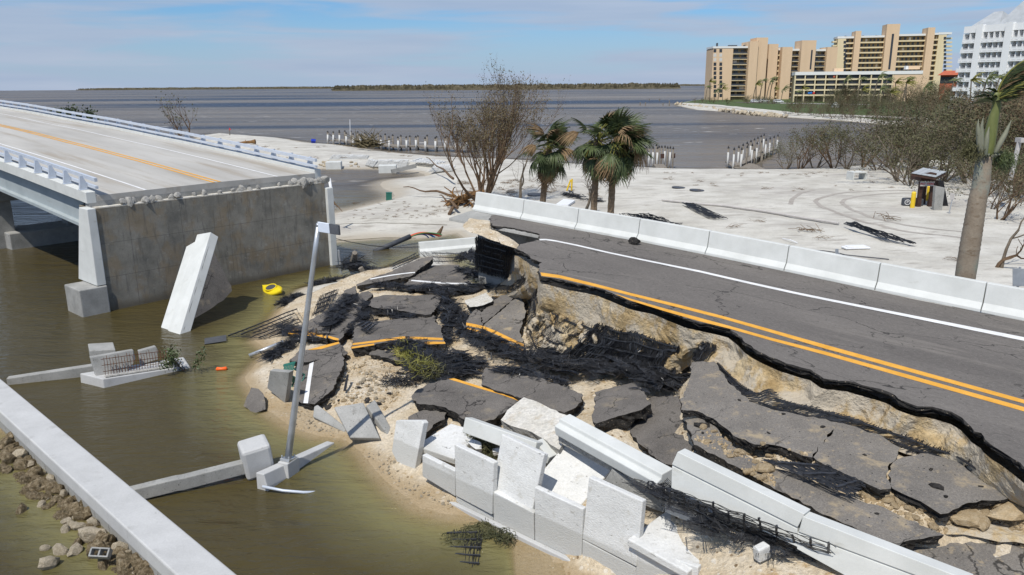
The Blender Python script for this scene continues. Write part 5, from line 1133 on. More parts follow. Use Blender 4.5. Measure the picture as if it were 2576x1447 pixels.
scatter('D1', [(320,560),(420,560),(680,790),(560,790),(300,760),(200,660)], 60, .02, .07, PR, 'shell_stone', 'pale pebble on the shell beach by the pole', 'pebble', 'pebbles on the shell beach', seed=8)
scatter('A5', [(290,520),(480,560),(560,700),(700,800),(950,880),(930,960),(640,850),(380,680)], 70, .018, .06, PR, 'shell_stone', 'pale pebble on the beach below the white panels', 'pebble', 'pebbles below the wall', seed=9)
scatter('A6', [(80,900),(200,780),(420,740),(450,900),(300,1100),(80,1110)], 70, .05, .26, [rock_mesh('soil_clod', 1, 'soil_yellow', 140 + i, 2, (1.1, .9, .8)) for i in range(3)], 'soil_clod', 'yellow clod of sand in the pit below the bank', 'clod', 'clods in the pit', seed=10, place=lambda f, x, y: on_ground(f, x, y))
crumbs('D1', [(690,140),(860,140),(1160,230),(1150,480),(980,640),(700,560),(560,600),(440,560),(640,330)], 1100, .012, .05, 'sandstone', 21)
crumbs('D1', [(690,140),(860,140),(1160,230),(1150,480),(980,640),(700,560),(560,600),(440,560),(640,330)], 700, .01, .04, 'pale_rock', 22)
crumbs('D1', [(300,560),(430,560),(700,780),(620,820),(300,780),(150,640)], 700, .008, .03, 'pale_rock', 23)
crumbs('A5', [(270,500),(480,560),(560,700),(720,800),(950,880),(1230,1040),(1530,1200),(1880,1400),(1700,1420),(1250,1180),(930,980),(600,850),(350,660)], 1300, .006, .024, 'pale_rock', 24)
crumbs('A4', [(500,560),(700,530),(1300,590),(1500,700),(1700,650),(1600,1000),(1450,1080),(1100,1100),(650,1150),(560,1060),(660,840),(860,560)], 1200, .012, .05, 'sandstone', 25)
crumbs('A4', [(100,800),(330,600),(600,540),(600,600),(330,780),(140,880)], 700, .01, .04, 'pale_rock', 26)
crumbs('A5', [(1000,330),(1300,330),(1700,560),(2300,820),(2500,900),(2300,980),(1900,700),(1400,500),(1000,460)], 300, .015, .05, 'concrete_broken', 27)
cl_ = [rock_mesh('soil_clod', 1, 'soil_yellow', 150 + i, 2, (1.1, .9, .8)) for i in range(3)]; rs = random.Random(44)
for k in range(70):
    i_ = rs.randint(46, 62); o = link('soil_clod', rs.choice(cl_)); r_ = rs.uniform(.06, .24); o.location = bank_pt(i_, rs.uniform(.45, 1.0), .03); o.scale = (r_, r_, r_ * .8); o.rotation_euler = (rs.random() * 6, rs.random() * 6, rs.random() * 6); tag(o, 'yellow clod of sand on the bare part of the cut bank', 'clod', 'clods on the bank')
# rip-rap below the bulkhead
RR = [rock_mesh('riprap_stone', 1, 'riprap', 160 + i, 3, (1.15, .95, .8), .5) for i in range(5)] 
big = [(115,120,.38,1),(40,60,.4,0),(60,150,.38,0),(30,120,.3,0),(130,190,.3,0),(210,240,.36,0),(230,310,.4,0),(310,260,.28,1),(150,270,.26,0),(310,310,.3,0),(380,350,.22,1),(350,330,.26,0),(330,380,.24,0),(400,420,.26,0),(440,460,.36,0),(500,480,.32,0),(560,525,.26,1),(420,525,.22,1),(545,610,.5,1),(600,640,.34,0),(640,640,.32,0),(470,640,.22,0),(390,560,.2,1),(360,690,.28,1),(445,690,.26,1),(580,700,.42,0),(620,760,.3,0),(720,680,.36,1),(700,720,.3,0),(760,710,.2,1),(740,790,.5,0),(810,780,.36,0),(860,800,.32,0),(880,830,.3,0),(300,770,.36,1),(130,445,.24,0),(265,670,.2,1),(80,20,.35,0),(20,200,.26,0),(250,360,.24,0),(180,330,.2,0),(430,390,.2,0),(480,420,.22,0),(680,690,.2,0)]
for k, (x, y, r, pale) in enumerate(big):
    r *= .78
    p = on_ground('D8', x, y); o = link('riprap_stone', random.choice(PR if pale else RR)); o.location = (p.x, p.y, max(p.z + r * .28, -.02 - .25 * r)); o.scale = (r, r, r * .85); o.rotation_euler = (k, k * 2.1, k * .7)
    tag(o, 'pale tan stone among the wet stones below the bulkhead' if pale else 'dark algae covered stone below the bulkhead', 'stone', 'pale stones below the bulkhead' if pale else 'dark stones below the bulkhead')
scatter('D8', [(0,30),(90,20),(330,330),(600,600),(900,818),(700,818),(450,600),(200,380),(0,180)], 150, .06, .2, RR + PR[:1], 'riprap_stone', 'small wet stone wedged among the stones below the bulkhead', 'stone', 'small stones below the bulkhead', seed=14)
# cinder block
cb = MB(); 
for x0, x1 in ((-.2, -.165), (-.018, .018), (.165, .2)): cb.box(x0, x1, -.1, .1, -.1, .1)
for y0, y1 in ((-.1, -.068), (.068, .1)): cb.box(-.2, .2, y0 - .0005, y1 + .0005, -.1005, .1005)
o = cb.build('cinder_block', G['concrete_gray'], bevel=.006); p = on_ground('D8', 612, 775); o.location = p + Vector((0, 0, .38)); o.rotation_euler = (.75, .1, .05); o.scale = (1.05, 1.05, 1.05); tag(o, 'grey two hole concrete block on top of the stones at the bottom edge', 'cinder block')

# ================================================================ black plastic reinforcing mesh
def V3(f, x, y, z): return U(f, x, y, z)
def net(label, fn, nu, nv, ribs, wid=.011, seed=0, wob=.05, lift=.06, gaps=.12, loose=.15, m='black_plastic', group=None, ribw=.028):
    rs = random.Random(seed); mb = MB()
    for i in range(nu):
        if rs.random() < gaps: continue
        u = (i + rs.uniform(-.35, .35)) / nu; a = rs.uniform(0, .08); b = 1 - rs.uniform(0, .08)
        if rs.random() < .25: b = rs.uniform(.4, .95)
        ph = rs.uniform(0, 9); pts = []
        for j in range(nv + 1):
            v = a + (b - a) * j / nv
            p = fn(min(1, max(0, u + loose / nu * 3 * nz(ph, v * 4))), v)
            pts.append(p + Vector((wob * nz(v * 5, ph, 1), wob * nz(v * 5, ph, 5), lift * (.35 + abs(nz(u * 4, v * 5, seed))) + wob * .7 * nz(v * 9, ph, 3))))
        mb.tube(pts, wid, 3, cap=False)
    for k in range(ribs):
        v = (k + .5) / ribs; pts = []
        for j in range(13):
            u = j / 12; p = fn(u, v + .01 * nz(u * 5, k)); pts.append(p + Vector((0, 0, lift * (.5 + abs(nz(u * 4, v * 5, seed))) + .012)))
        a_ = rs.randint(0, 3); pts = pts[a_:13 - rs.randint(0, 3)]
        mb.tube(pts, ribw, 4)
    return tag(mb.build('geogrid_mesh', G[m], fix=False), label, 'plastic mesh', group)
def bil(f, q, zoff=0.0, ground=False):
    c = [U(f, *p) for p in q]
    def fn(u, v):
        a = c[0].lerp(c[1], u); b = c[3].lerp(c[2], u); p = a.lerp(b, v); p = p + Vector((0, 0, zoff)); return p
    return fn
def tangle(label, f, path, rad, n, seed, ln=1.6, wid=.010, m='black_plastic', name='geogrid_tangle', cat='plastic mesh', curl=.5, squash=.55):
    P = [U(f, *p) if len(p) == 4 - 1 else U(*p) for p in path]; rs = random.Random(seed); mb = MB(); tot = sum((b - a).length for a, b in zip(P, P[1:])); Q = resample(P, max(4, int(tot / .25)))
    for k in range(n):
        i = rs.randrange(len(Q)); dr = Vector((rs.gauss(0, 1), rs.gauss(0, 1), rs.gauss(0, .5))).normalized(); c = Q[i]
        r = rad * rs.random() ** .6; o = Vector((rs.gauss(0, 1), rs.gauss(0, 1), abs(rs.gauss(0, 1)) * squash)).normalized() * r
        tang = (Q[min(i + 1, len(Q) - 1)] - Q[max(i - 1, 0)]).normalized() * rs.choice((-1, 1)); d = (tang * .9 + dr * .7).normalized(); p = c + o; pts = [p]; st = ln * rs.uniform(.4, 1) / 9
        for j in range(9):
            d = (d + Vector((rs.gauss(0, 1), rs.gauss(0, 1), rs.gauss(0, .6))) * curl * .5).normalized()
            q = p + d * st; back = c - q
            if back.length > rad * 1.5: d = (d + back.normalized() * .6).normalized(); q = p + d * st
            if q.z < c.z - .1: q.z = c.z - .1 + rs.random() * .05
            if squash < .2: q.z = c.z + (q.z - c.z) * .35
            pts.append(q); p = q
        mb.tube(pts, wid, 3, cap=False)
    return tag(mb.build(name, G[m], fix=False), label, cat)
def scraps(label, f, path, rad, n, seed, wid=.0065):
    # crumpled scraps of mesh: bundles of parallel strands crossed by thicker ribs
    P = [U(f, *p) if len(p) == 3 else U(*p) for p in path]; rs = random.Random(seed); mb = MB(); tot = sum((b - a).length for a, b in zip(P, P[1:])); Q = resample(P, max(4, int(tot / .2)))
    for k in range(n):
        i = rs.randrange(len(Q)); c = Q[i] + Vector((rs.gauss(0, .45), rs.gauss(0, .45), abs(rs.gauss(0, .22)))) * rad
        tg = (Q[min(i + 1, len(Q) - 1)] - Q[max(i - 1, 0)]).normalized(); d = (tg * rs.choice((-1, 1)) * .8 + Vector((rs.gauss(0, 1), rs.gauss(0, 1), rs.gauss(0, .35))) * .55).normalized()
        w = d.cross(Vector((rs.gauss(0, .7), rs.gauss(0, .7), 1))).normalized(); u = w.cross(d); L_ = rs.uniform(.45, 1.3); ns = rs.randint(7, 15); sp = rs.uniform(.018, .034); b1, b2 = rs.gauss(0, .35), rs.gauss(0, .35); tw = rs.gauss(0, .6)
        def pt(a, q):
            x = (a - ns / 2) * sp; y = u * (b1 * L_ * (q - .5) * (q - .5) * 2 + b2 * x + .05 * nz(a * .35 + k, q * 4)); r_ = c + d * (L_ * (q - .5)) + (w * cos(tw * q) + u * sin(tw * q)) * x * (1 + .5 * nz(k, q * 3)) + y
            r_.z = c.z + max(r_.z - c.z, -.14) * .6; return r_
        for a in range(ns):
            q0, q1 = rs.uniform(0, .25), rs.uniform(.7, 1); mb.tube([pt(a, q0 + (q1 - q0) * j / 6) for j in range(7)], wid, 3, cap=False)
        for r_ in range(rs.randint(1, 3)):
            q = rs.uniform(.1, .9); mb.tube([pt(a, q) for a in range(0, ns, 2)], wid * 2.3, 4)
    return tag(mb.build('geogrid_tangle', G['black_plastic'], fix=False), label, 'plastic mesh')
def bankfn(i0, i1, v0, v1, off=.05):
    def fn(u, v):
        x = i0 + (i1 - i0) * u; i = int(min(max(x, 0), len(BT) - 2)); q = x - i; vv = v0 + (v1 - v0) * v
        return bank_pt(i, vv, off).lerp(bank_pt(min(i + 1, len(BT) - 1), vv, off), min(1, q))
    return fn
net('dense black mesh sheet hanging down the cut bank', bankfn(60, 85, .36, 1.0, .12), 300, 14, 5, .012, 1, .03, .05, .03)
net('second black mesh sheet lapping over the foot of the bank', bankfn(61, 84, .5, 1.05, .2), 190, 12, 4, .011, 2, .06, .08, .1)
net('ragged see through mesh over the bare yellow part of the bank', bankfn(46, 62, .4, 1.0, .1), 70, 12, 4, .009, 6, .05, .05, .35)
net('ragged mesh hanging on the sandy spur at the left end of the bank', bankfn(14, 48, .3, 1.0, .13), 120, 8, 4, .011, 3, .06, .04, .35)
net('strip of mesh along the bottom of the bank above the sagging lane', bankfn(90, 128, .84, 1.02, .1), 170, 4, 2, .009, 4, .02, .03, .25)
net('mesh left in the shade of the bank at the right edge', bankfn(128, 171, .66, 1.02, .1), 190, 5, 2, .010, 5, .03, .03, .15)
for k, (path, rad, n, lb) in enumerate([
   ([('D2',1250,560,1.35),('D2',1420,640,1.3),('D2',1640,740,1.3),('D2',1850,840,1.3),('D2',2050,860,1.35),('A6',350,1160,1.4)], .42, 520, 'coil of black mesh below the bright yellow lines'),
   ([('A6',100,1150,1.45),('A6',330,1210,1.55),('A6',600,1240,1.7),('A6',850,1250,1.8)], .48, 560, 'thick roll of black mesh across the floor of the pit'),
   ([('A6',980,1260,1.9),('A6',1130,1330,1.95),('A6',1220,1370,1.95)], .55, 460, 'dark heap of tangled mesh by the upper end of the sagging lane'),
   ([('D2',430,700,1.0),('D2',620,760,1.05),('D2',800,850,1.1),('D2',1000,880,1.15),('D2',1250,870,1.2)], .5, 620, 'broad black tangle in the middle of the heap'),
   ([('D2',620,930,1.1),('D2',800,980,1.1),('D2',1000,1010,1.15),('D2',1250,960,1.2)], .38, 360, 'black tangle behind the rounded slab'),
   ([('D4',800,850,.95),('D4',1000,860,1.0),('D4',1250,890,1.05),('D4',1420,900,1.1)], .22, 300, 'black mesh squeezed under the two slabs with white lines'),
   ([('D4',1420,890,1.1),('D4',1600,910,1.1),('D4',1780,890,1.15),('D4',1960,880,1.2)], .3, 380, 'black fringe of mesh in front of the right white line slab'),
   ([('D4',1500,960,1.1),('D4',1560,1060,1.1),('D4',1620,1160,1.1),('D4',1640,1290,1.05)], .4, 460, 'black mesh spilling between the centre slabs and the yellow wedge'),
   ([('D4',640,1090,1.0),('D4',800,1150,1.0),('D4',1000,1190,1.05),('D4',1180,1210,1.1)], .22, 260, 'black mesh pinched under the unmarked oblong slab'),
   ([('D4',560,1100,.9),('D4',600,1200,.9),('D4',520,1300,.85),('D4',430,1400,.8)], .22, 220, 'black mesh in the gap beside the cracked strip'),
   ([('D4',430,1010,1.05),('D4',360,1080,1.05),('D4',290,1170,1.05),('D4',210,1300,1.0)], .28, 330, 'black tangle lying on the left netted slab'),
   ([('A4',80,880,.5),('A4',180,930,.55),('A4',300,960,.6),('A4',430,960,.7)], .25, 240, 'black mesh over the yellow line at the water side'),
   ([('A4',-20,1120,.35),('A4',60,1060,.4),('A4',130,1010,.45)], .25, 170, 'black mesh trailing into the water beside the pole'),
   ([('D2',1160,330,1.2),('D2',1150,420,1.2),('D2',1170,500,1.2),('D2',1230,560,1.25)], .17, 230, 'black fringe on the left edge of the yellow wedge'),
   ([('D2',930,350,1.1),('D2',1000,420,1.1),('D2',960,540,1.05),('D2',980,640,1.0)], .2, 150, 'loose strands right of the bent yellow line slab'),
   ([('D2',1640,950,1.5),('D2',1850,980,1.5),('D2',2100,1060,1.5),('D2',2280,1120,1.5)], .2, 190, 'mesh strands lying over the bare grey slab'),
   ([('D4',1740,540,1.3),('D4',1850,480,1.5),('D4',1900,560,1.5),('D4',1960,620,1.4)], .38, 330, 'black heap of mesh at the corner of the dark wall'),
   ([('D4',1760,680,1.3),('D4',1900,740,1.35),('D4',2050,760,1.4),('D4',2170,700,1.5)], .36, 300, 'dark mesh and rubble in the hole under the footing slab'),
   ([('D4',420,620,.7),('D4',520,650,.75),('D4',640,680,.7)], .45, 320, 'mesh and weed caught on the leaning posts by the pool'),
   ([('D4',30,830,.15),('D4',160,800,.2),('D4',300,770,.3)], .16, 120, 'weedy line of mesh along the edge of the pool'),
   ([('D4',-150,960,.15),('D4',-250,1000,.15),('D4',-330,1050,.15)], .2, 120, 'dark weed and mesh below the yellow kayak'),
   ([('C6',370,560,2.05),('C6',520,650,2.0),('C6',700,760,1.95),('C6',900,900,1.9)], .26, 75, 'tangled mesh spilling onto the flat panel at the bottom edge'),
   ([('C6',900,900,1.9),('C6',1150,1000,1.85),('C6',1450,1100,1.8),('C6',1700,1210,1.75)], .26, 60, 'rolled mesh along the foot of the near white barriers'),
   ([('C6',1750,1250,1.6),('C6',1900,1340,1.5),('C6',2100,1420,1.5)], .25, 50, 'rusty stained mesh at the bottom edge'),
   ([('B1',1560,1120,.95),('B1',1700,1160,.95),('B1',1900,1190,.95)], .5, 170, 'dark mesh under the forked dead tree on the sand'),
   ]):
    f0 = path[0][0]; scraps(lb, f0, path, rad * 1.25, int(n * .33), 200 + k)
net('black mesh draped over the leaning posts by the pool', bil('D4', [(300,560,.3),(470,455,1.5),(820,600,.5),(560,780,.4)]), 46, 10, 4, .008, 31, .1, .05, .2)
net('fringe of mesh strung along the far edge of the tilted white line slab', bil('D4', [(820,640,.5),(1230,455,1.25),(1250,540,1.1),(900,690,.7)]), 70, 6, 3, .008, 32, .08, .05, .2)
net('mesh strung in front of the fallen white barrier', bil('D4', [(1230,455,1.25),(1800,470,1.5),(1780,600,1.2),(1380,600,1.2)]), 64, 6, 3, .008, 33, .1, .06, .25)
net('mesh covering the left end of the netted slab slope', bil('D4', [(90,960,.55),(330,870,.85),(200,1130,.95),(-20,1230,.6)]), 54, 10, 5, .009, 34, .06, .05, .15)
net('torn mesh sheet running down into the water left of the slabs', bil('A2', [(1650,640,.05),(2180,430,.5),(2260,560,.55),(1980,660,.12)]), 50, 10, 6, .009, 35, .06, .05, .15)
net('mesh sheet lying on the bent yellow line slab', bil('D4', [(510,1300,1.25),(620,1260,1.25),(780,1280,1.3),(640,1400,1.2)]), 40, 8, 4, .009, 36, .04, .04, .1)
def wallfn(u, v):
    c = [UT('D4', x, y, 26.22) for x, y in ((1885,275),(2330,395),(2260,790),(1890,700))]; return c[0].lerp(c[1], u).lerp(c[3].lerp(c[2], u), v)
net('mesh on the dark wall under the footing slab', wallfn, 230, 12, 7, .012, 37, .06, .05, .08)
net('black mesh laid over the sagging lane crack', bil('B8', [(850,862,2.4),(1300,905,2.5),(1560,1035,2.5),(1470,1105,2.45)]), 54, 12, 3, .010, 38, .05, .05, .1, ribw=.045)
net('loose mesh sheet hanging over the near barrier footing', bil('C6', [(400,720,1.9),(380,500,2.45),(2190,1150,2.45),(2180,1360,1.7)]), 34, 26, 11, .008, 39, .12, .09, .1, ribw=.026)
net('black mesh strip on the sand in the middle of the lot', bil('A8', [(1700,205,1.25),(1790,205,1.25),(2050,325,1.25),(1930,325,1.25)]), 26, 14, 8, .02, 41, .05, .05, .1)
net('rolled black mesh right behind the fifth far barrier', bil('A8', [(1240,300,1.3),(1470,300,1.8),(1760,390,1.3),(1350,375,1.3)]), 30, 12, 9, .022, 42, .12, .25, .1)
net('long roll of grey mesh lying across the sand', bil('B3', [(930,890,1.3),(1010,880,1.8),(1560,1060,1.3),(1300,1030,1.3)]), 30, 16, 9, .02, 43, .08, .2, .1)
net('sunken mesh in the murky water below the wall', bil('A5', [(900,1120,.0),(1170,1110,.05),(1130,1400,.0),(880,1380,-.1)]), 30, 6, 5, .012, 44, .05, .02, .2)
# weed and grass caught in the mesh
for k, (path, rad, n, m, lb) in enumerate([
   ([('D2',470,740,1.05),('D2',560,850,1.1),('D2',650,950,1.15),('D2',760,980,1.2)], .42, 620, 'frond_yellow', 'yellow green weed spread over the mesh in the middle'),
   ([('D2',650,900,1.15),('D2',760,960,1.2),('D2',840,1000,1.2)], .36, 420, 'leaf_mangrove', 'green leafy weed behind the rounded slab'),
   ([('A5',1130,430,.95),('A5',1190,490,.9),('A5',1240,560,.8)], .3, 420, 'leaf_mangrove', 'tuft of grass between the white panels'),
   ([('A5',980,1180,.0),('A5',1080,1150,.02),('A5',1180,1100,.05)], .30, 420, 'leaf_mangrove', 'brown green weed floating at the foot of the wall'),
   ([('A5',1280,1160,.12),('A5',1330,1180,.12)], .16, 70, 'leaf_mangrove', 'small twig of weed on the wet sand'),
   ([('D2',300,1100,.75),('D2',420,1080,.8),('D2',540,1100,.85)], .3, 200, 'black_plastic', 'loose black curls left of the rounded slab'),
   ([('A5',2340,930,.8),('A5',2420,975,.8)], .2, 160, 'leaf_mangrove', 'green weed in the gap behind the flat panel'),
   ]):
    tangle(lb, path[0][0], path, rad, n, 300 + k, ln=.5, wid=.009, m=m, name='weed', cat='weed', curl=.9, squash=.15 if 'floating' in lb else .5)

# ================================================================ trees and shrubs
def grow(mb, p, d, L, r, dep, rs, tips, bend=.25, upw=.12, split=(2, 3), ang=.5, shrink=.74, wind=Vector((0, 0, 0)), nseg=4, sides=5):
    pts = [p]; rad = [r]; dd = d.normalized()
    for i in range(nseg):
        dd = (dd + Vector((rs.gauss(0, 1), rs.gauss(0, 1), rs.gauss(0, 1))) * bend * .45 + Vector((0, 0, upw)) + wind).normalized()
        pts.append(pts[-1] + dd * L / nseg); rad.append(r * (1 - .38 * (i + 1) / nseg))
        if dep <= 1: tips.append((pts[-1], dd))
    mb.tube(pts, rad, sides if dep > 1 else 3, cap=False)
    if dep == 0: return
    for k in range(rs.randint(*split)):
        i = rs.randint(2, nseg); q = pts[i] if k else pts[-1]
        a = Vector((rs.gauss(0, 1), rs.gauss(0, 1), rs.gauss(0, .8))).normalized()
        nd = (dd + a * ang * rs.uniform(.6, 1.4)).normalized()
        grow(mb, q, nd, L * shrink * rs.uniform(.75, 1.2), rad[-1] * .8, dep - 1, rs, tips, bend, upw, split, ang, shrink, wind, nseg, sides)
def leafmb(tips, n, size, spread, rs, keep=1.0):
    mb = MB()
    for p, d in tips:
        if rs.random() > keep: continue
        for k in range(n):
            c = p + Vector((rs.gauss(0, 1), rs.gauss(0, 1), rs.gauss(0, 1))) * spread; a = Vector((rs.gauss(0, 1), rs.gauss(0, 1), rs.gauss(0, 1))).normalized(); b = a.orthogonal().normalized(); s_ = size * rs.uniform(.6, 1.3)
            mb.add([c - a * s_, c + b * s_ * .45, c + a * s_, c - b * s_ * .45], [(0, 1, 2, 3)])
    return mb
def plant(name, label, cat, loc, stems, L, r, dep, seed, bark, leafm, nleaf, lsize, lspread, keep=1.0, group=None, lean=.5, **kw):
    rs = random.Random(seed); mb = MB(); tips = []
    for k in range(stems):
        a = rs.random() * 6.28; d = Vector((cos(a) * lean * rs.uniform(.3, 1.2), sin(a) * lean * rs.uniform(.3, 1.2), 1)); grow(mb, Vector((cos(a) * .15 * (stems > 1), sin(a) * .15 * (stems > 1), -.1)), d, L * rs.uniform(.8, 1.15), r * rs.uniform(.7, 1.1), dep, rs, tips, **kw)
    o = thing(name, label, cat, loc, 0, group); mb.build('trunk', G[bark], o, fix=False)
    if nleaf: leafmb(tips, nleaf, lsize, lspread, rs, keep).build('crown', G[leafm], o, fix=False)
    return o
# the big battered tree left of the palms
bp = UY('P', 1212, 486, 66.0); bp.z = max(ground_z(bp.x, bp.y), .6)
big = plant('battered_tree', 'tall storm stripped tree of many bare stems, uprooted roots at its foot', 'tree', bp, 13, 3.3, .15, 5, 5, 'bark_brown', 'leaf_brown', 1, .085, .14, .5, lean=1.15, bend=.17, upw=.10, ang=.40, split=(2, 4), shrink=.74)
# sized so that the crown reaches about 10 m
rootm = MB(); rs = random.Random(9)
for k in range(26):
    a = rs.uniform(2.4, 5.2); grow(rootm, Vector((-1.2, -.6, .3)), Vector((cos(a), sin(a) * .6, rs.uniform(-.1, .5))), rs.uniform(.6, 1.5), rs.uniform(.05, .16), 1, rs, [], .5, -.05, (1, 3), .7)
rootm.tube([(-2.9, -1.6, .1), (-1.9, -1.0, .55), (-.9, -.4, .8), (.2, 0, .9)], [.1, .24, .3, .3], 8)
rootm.build('root_mass', G['root_wood'], big, fix=False)
for k, (x, y, z, x2, y2, lb) in enumerate([('B4', 1480, 850, 1980, 930, 'long bare root reaching left from the uprooted tree'), ('B4', 1700, 560, 1960, 760, 'thin fallen branch sloping down to the uprooted tree'), ('B4', 1830, 930, 2000, 1040, 'bent branch lying on the sand beside the last far barrier')]):
    A, B = U('B4', y, z, .95 if k != 1 else 1.9), U('B4', x2, y2, 1.0); mb = MB(); rs = random.Random(k); pts = [A.lerp(B, i / 9) + Vector((0, 0, .12 * sin(i * 1.3) + .1)) for i in range(10)]; mb.tube(pts, [.035 + .012 * i for i in range(10)], 6)
    tag(mb.build('fallen_branch', G['bark_brown']), lb, 'branch')
def stub(f, x, y, Y, L, r, dep, seed, label, leaf=None, stems=1, bark='bark_gray', nleaf=0, ls=.1, lsp=.2, keep=1, cat='tree', name='bare_tree', group=None, **kw):
    p = UY(f, x, y, Y); p.z = max(ground_z(p.x, p.y), 0) if Y < 300 else p.z
    return plant(name, label, cat, p, stems, L, r, dep, seed, bark, leaf or 'leaf_brown', nleaf, ls, lsp, keep, group, **kw)
stub('P', 1306, 496, 63, 2.6, .2, 4, 21, 'crooked grey tree with a thick trunk between the stripped tree and the palms', lean=.1, bend=.22, ang=.75, upw=.06)
stub('B1', 1725, 1130, 60, 1.5, .13, 3, 23, 'low forked dead tree behind the middle palm', lean=.5, bend=.3, ang=.8, stems=2)
rp = UT('P', 2440, 707, 28.9); RY = rp.y
q = U('D7', 880, 775, 1.25); 
t_ = plant('dead_tree', 'small twisted dead trunk on the sand right of the grey palm', 'tree', (q.x, q.y, ground_z(q.x, q.y)), 1, 1.35, .11, 2, 33, 'bark_brown', 'leaf_brown', 0, .1, .1, lean=.15, bend=.45, ang=.8)
q = U('D7', 918, 778, 1.25)
t_ = plant('dead_tree', 'slim dead trunk leaning right beside the twisted one', 'tree', (q.x, q.y, ground_z(q.x, q.y)), 1, 2.0, .09, 2, 37, 'bark_gray', 'leaf_brown', 0, .1, .1, lean=.1, bend=.3, ang=.6, wind=Vector((.16, 0, 0)))
stub('P', 462, 345, 148, 3.0, .2, 4, 41, 'dark bare bush on the spit behind the bridge railing', 'leaf_mangrove', 3, 'bark_brown', 1, .22, .4, .25, 'shrub', 'bare_bush', lean=.8, ang=.6)
for k, (x, y) in enumerate(((122, 298), (150, 300), (180, 302), (212, 306))):
    stub('P', x, y, 175, 2.0 + .35 * (k % 2), .16, 3, 50 + k, 'dark green shrub behind the far bridge railing', 'frond_dark', 3, 'bark_brown', 9, .3, .6, 1, 'shrub', 'green_shrub', 'green shrubs beyond the bridge', lean=.8)

# sabal palms --------------------------------------------------
def fan_mesh(name, m, seed, droop):
    rs = random.Random(seed); mb = MB(); PL = 1.15
    pet = [Vector((0, 0, 0)), Vector((PL * .5, 0, .10)), Vector((PL, 0, .06 - droop * .2))]; mb.tube(pet, [.03, .022, .016], 4, 0, False)
    nl = 22
    for i in range(nl):
        a = radians(-95 + 190 * i / (nl - 1)) + rs.uniform(-.05, .05); L = (1.15 - .35 * abs(a) / 1.65) * rs.uniform(.85, 1.1)
        d = Vector((cos(a), sin(a), 0)); sd = Vector((-sin(a), cos(a), 0)); p = pet[-1].copy(); w0 = .055; pv = None
        for j in range(5):
            q = j / 4; z = -droop * (q ** 1.8) * L * 1.0 + .06 * (1 - q) ; c = p + d * (L * q * (1 - .22 * droop * q)) + Vector((0, 0, z - .06 + .12 * sin(abs(a)) * q * (1 - droop))); w = w0 * (1 - q ** 2 * .9) * (.45 if j == 0 else 1)
            row = [c - sd * w, c + Vector((0, 0, -.02)), c + sd * w]
            if pv: mb.add([pv[0], pv[1], row[1], row[0]], [(0, 1, 2, 3)], 1); mb.add([pv[1], pv[2], row[2], row[1]], [(0, 1, 2, 3)], 1)
            pv = row
    return mb.mesh(name, [G['frond_yellow'], G[m]])
FAN = [fan_mesh('frond', 'frond_green', 1, .35), fan_mesh('frond', 'frond_green', 2, .7), fan_mesh('frond', 'frond_dark', 3, .55)]; FAND = fan_mesh('frond', 'frond_dead', 4, 1.0)
def sabal(label, f, x, y, ytop, xtop, Y, seed, n=46, sc=1.0):
    rs = random.Random(seed); top = UY(f, xtop, ytop, Y); b0 = UY(f, x, y, Y); base = Vector((b0.x, Y, 0)); base.z = ground_z(base.x, base.y) - .1
    o = thing('sabal_palm', label, 'palm', base); H_ = top.z - base.z; dx = top.x - base.x
    mb = MB(); ks = 26
    for i in range(1): mb.tube([(dx * (k / ks), .03 * sin(k), H_ * k / ks) for k in range(ks + 1)], [.21 + .03 * (k < 2) + .018 * (k % 2) for k in range(ks + 1)], 12)
    mb.build('trunk', G['palm_trunk'], o, smooth=False)
    mb = MB()
    for k in range(60):
        a = rs.random() * 6.28; z = H_ - rs.uniform(.0, .9); mb.tube([(dx + cos(a) * .2, sin(a) * .2, z), (dx + cos(a) * .38, sin(a) * .38, z + rs.uniform(-.5, .3))], [.04, .015], 4)
    mb.build('boots', G['frond_dead'], o, fix=False)
    for k in range(n):
        q = k / n; el = radians(85 - 150 * q + rs.uniform(-14, 14)); az = rs.random() * 6.28
        me = FAND if (q > .9 or rs.random() < .14) else FAN[rs.choice((0, 0, 1, 2))] if q < .6 else FAN[rs.choice((1, 1, 2))]
        d = Vector((cos(az) * cos(el), sin(az) * cos(el), sin(el))) + Vector((.62, .1, 0)) * (1 - .6 * q); d.normalize()
        c = link('frond', me, o); zz = Vector((0, 0, 1)); yv = zz.cross(d); yv = yv.normalized() if yv.length > .01 else Vector((0, 1, 0)); zv = d.cross(yv)
        s_ = sc * rs.uniform(.85, 1.15)
        c.matrix_local = Matrix.Translation((dx, 0, H_ - .15 + rs.uniform(-.2, .25))) @ Matrix((d, yv, zv)).transposed().to_4x4() @ Matrix.Rotation(rs.uniform(-.5, .5), 4, 'X') @ Matrix.Scale(s_, 4)
    return o
sabal('left sabal palm with a ragged crown, standing apart by the stripped tree', 'B1', 1315, 1215, 690, 1385, 55, 1, 54, 1.06)
sabal('middle sabal palm, tallest crown of the three', 'B1', 1806, 1305, 610, 1850, 51, 2, 60, 1.14)
sabal('right sabal palm, brown fronds hanging on its right side', 'B1', 1965, 1335, 650, 2010, 50, 3, 58, 1.1)

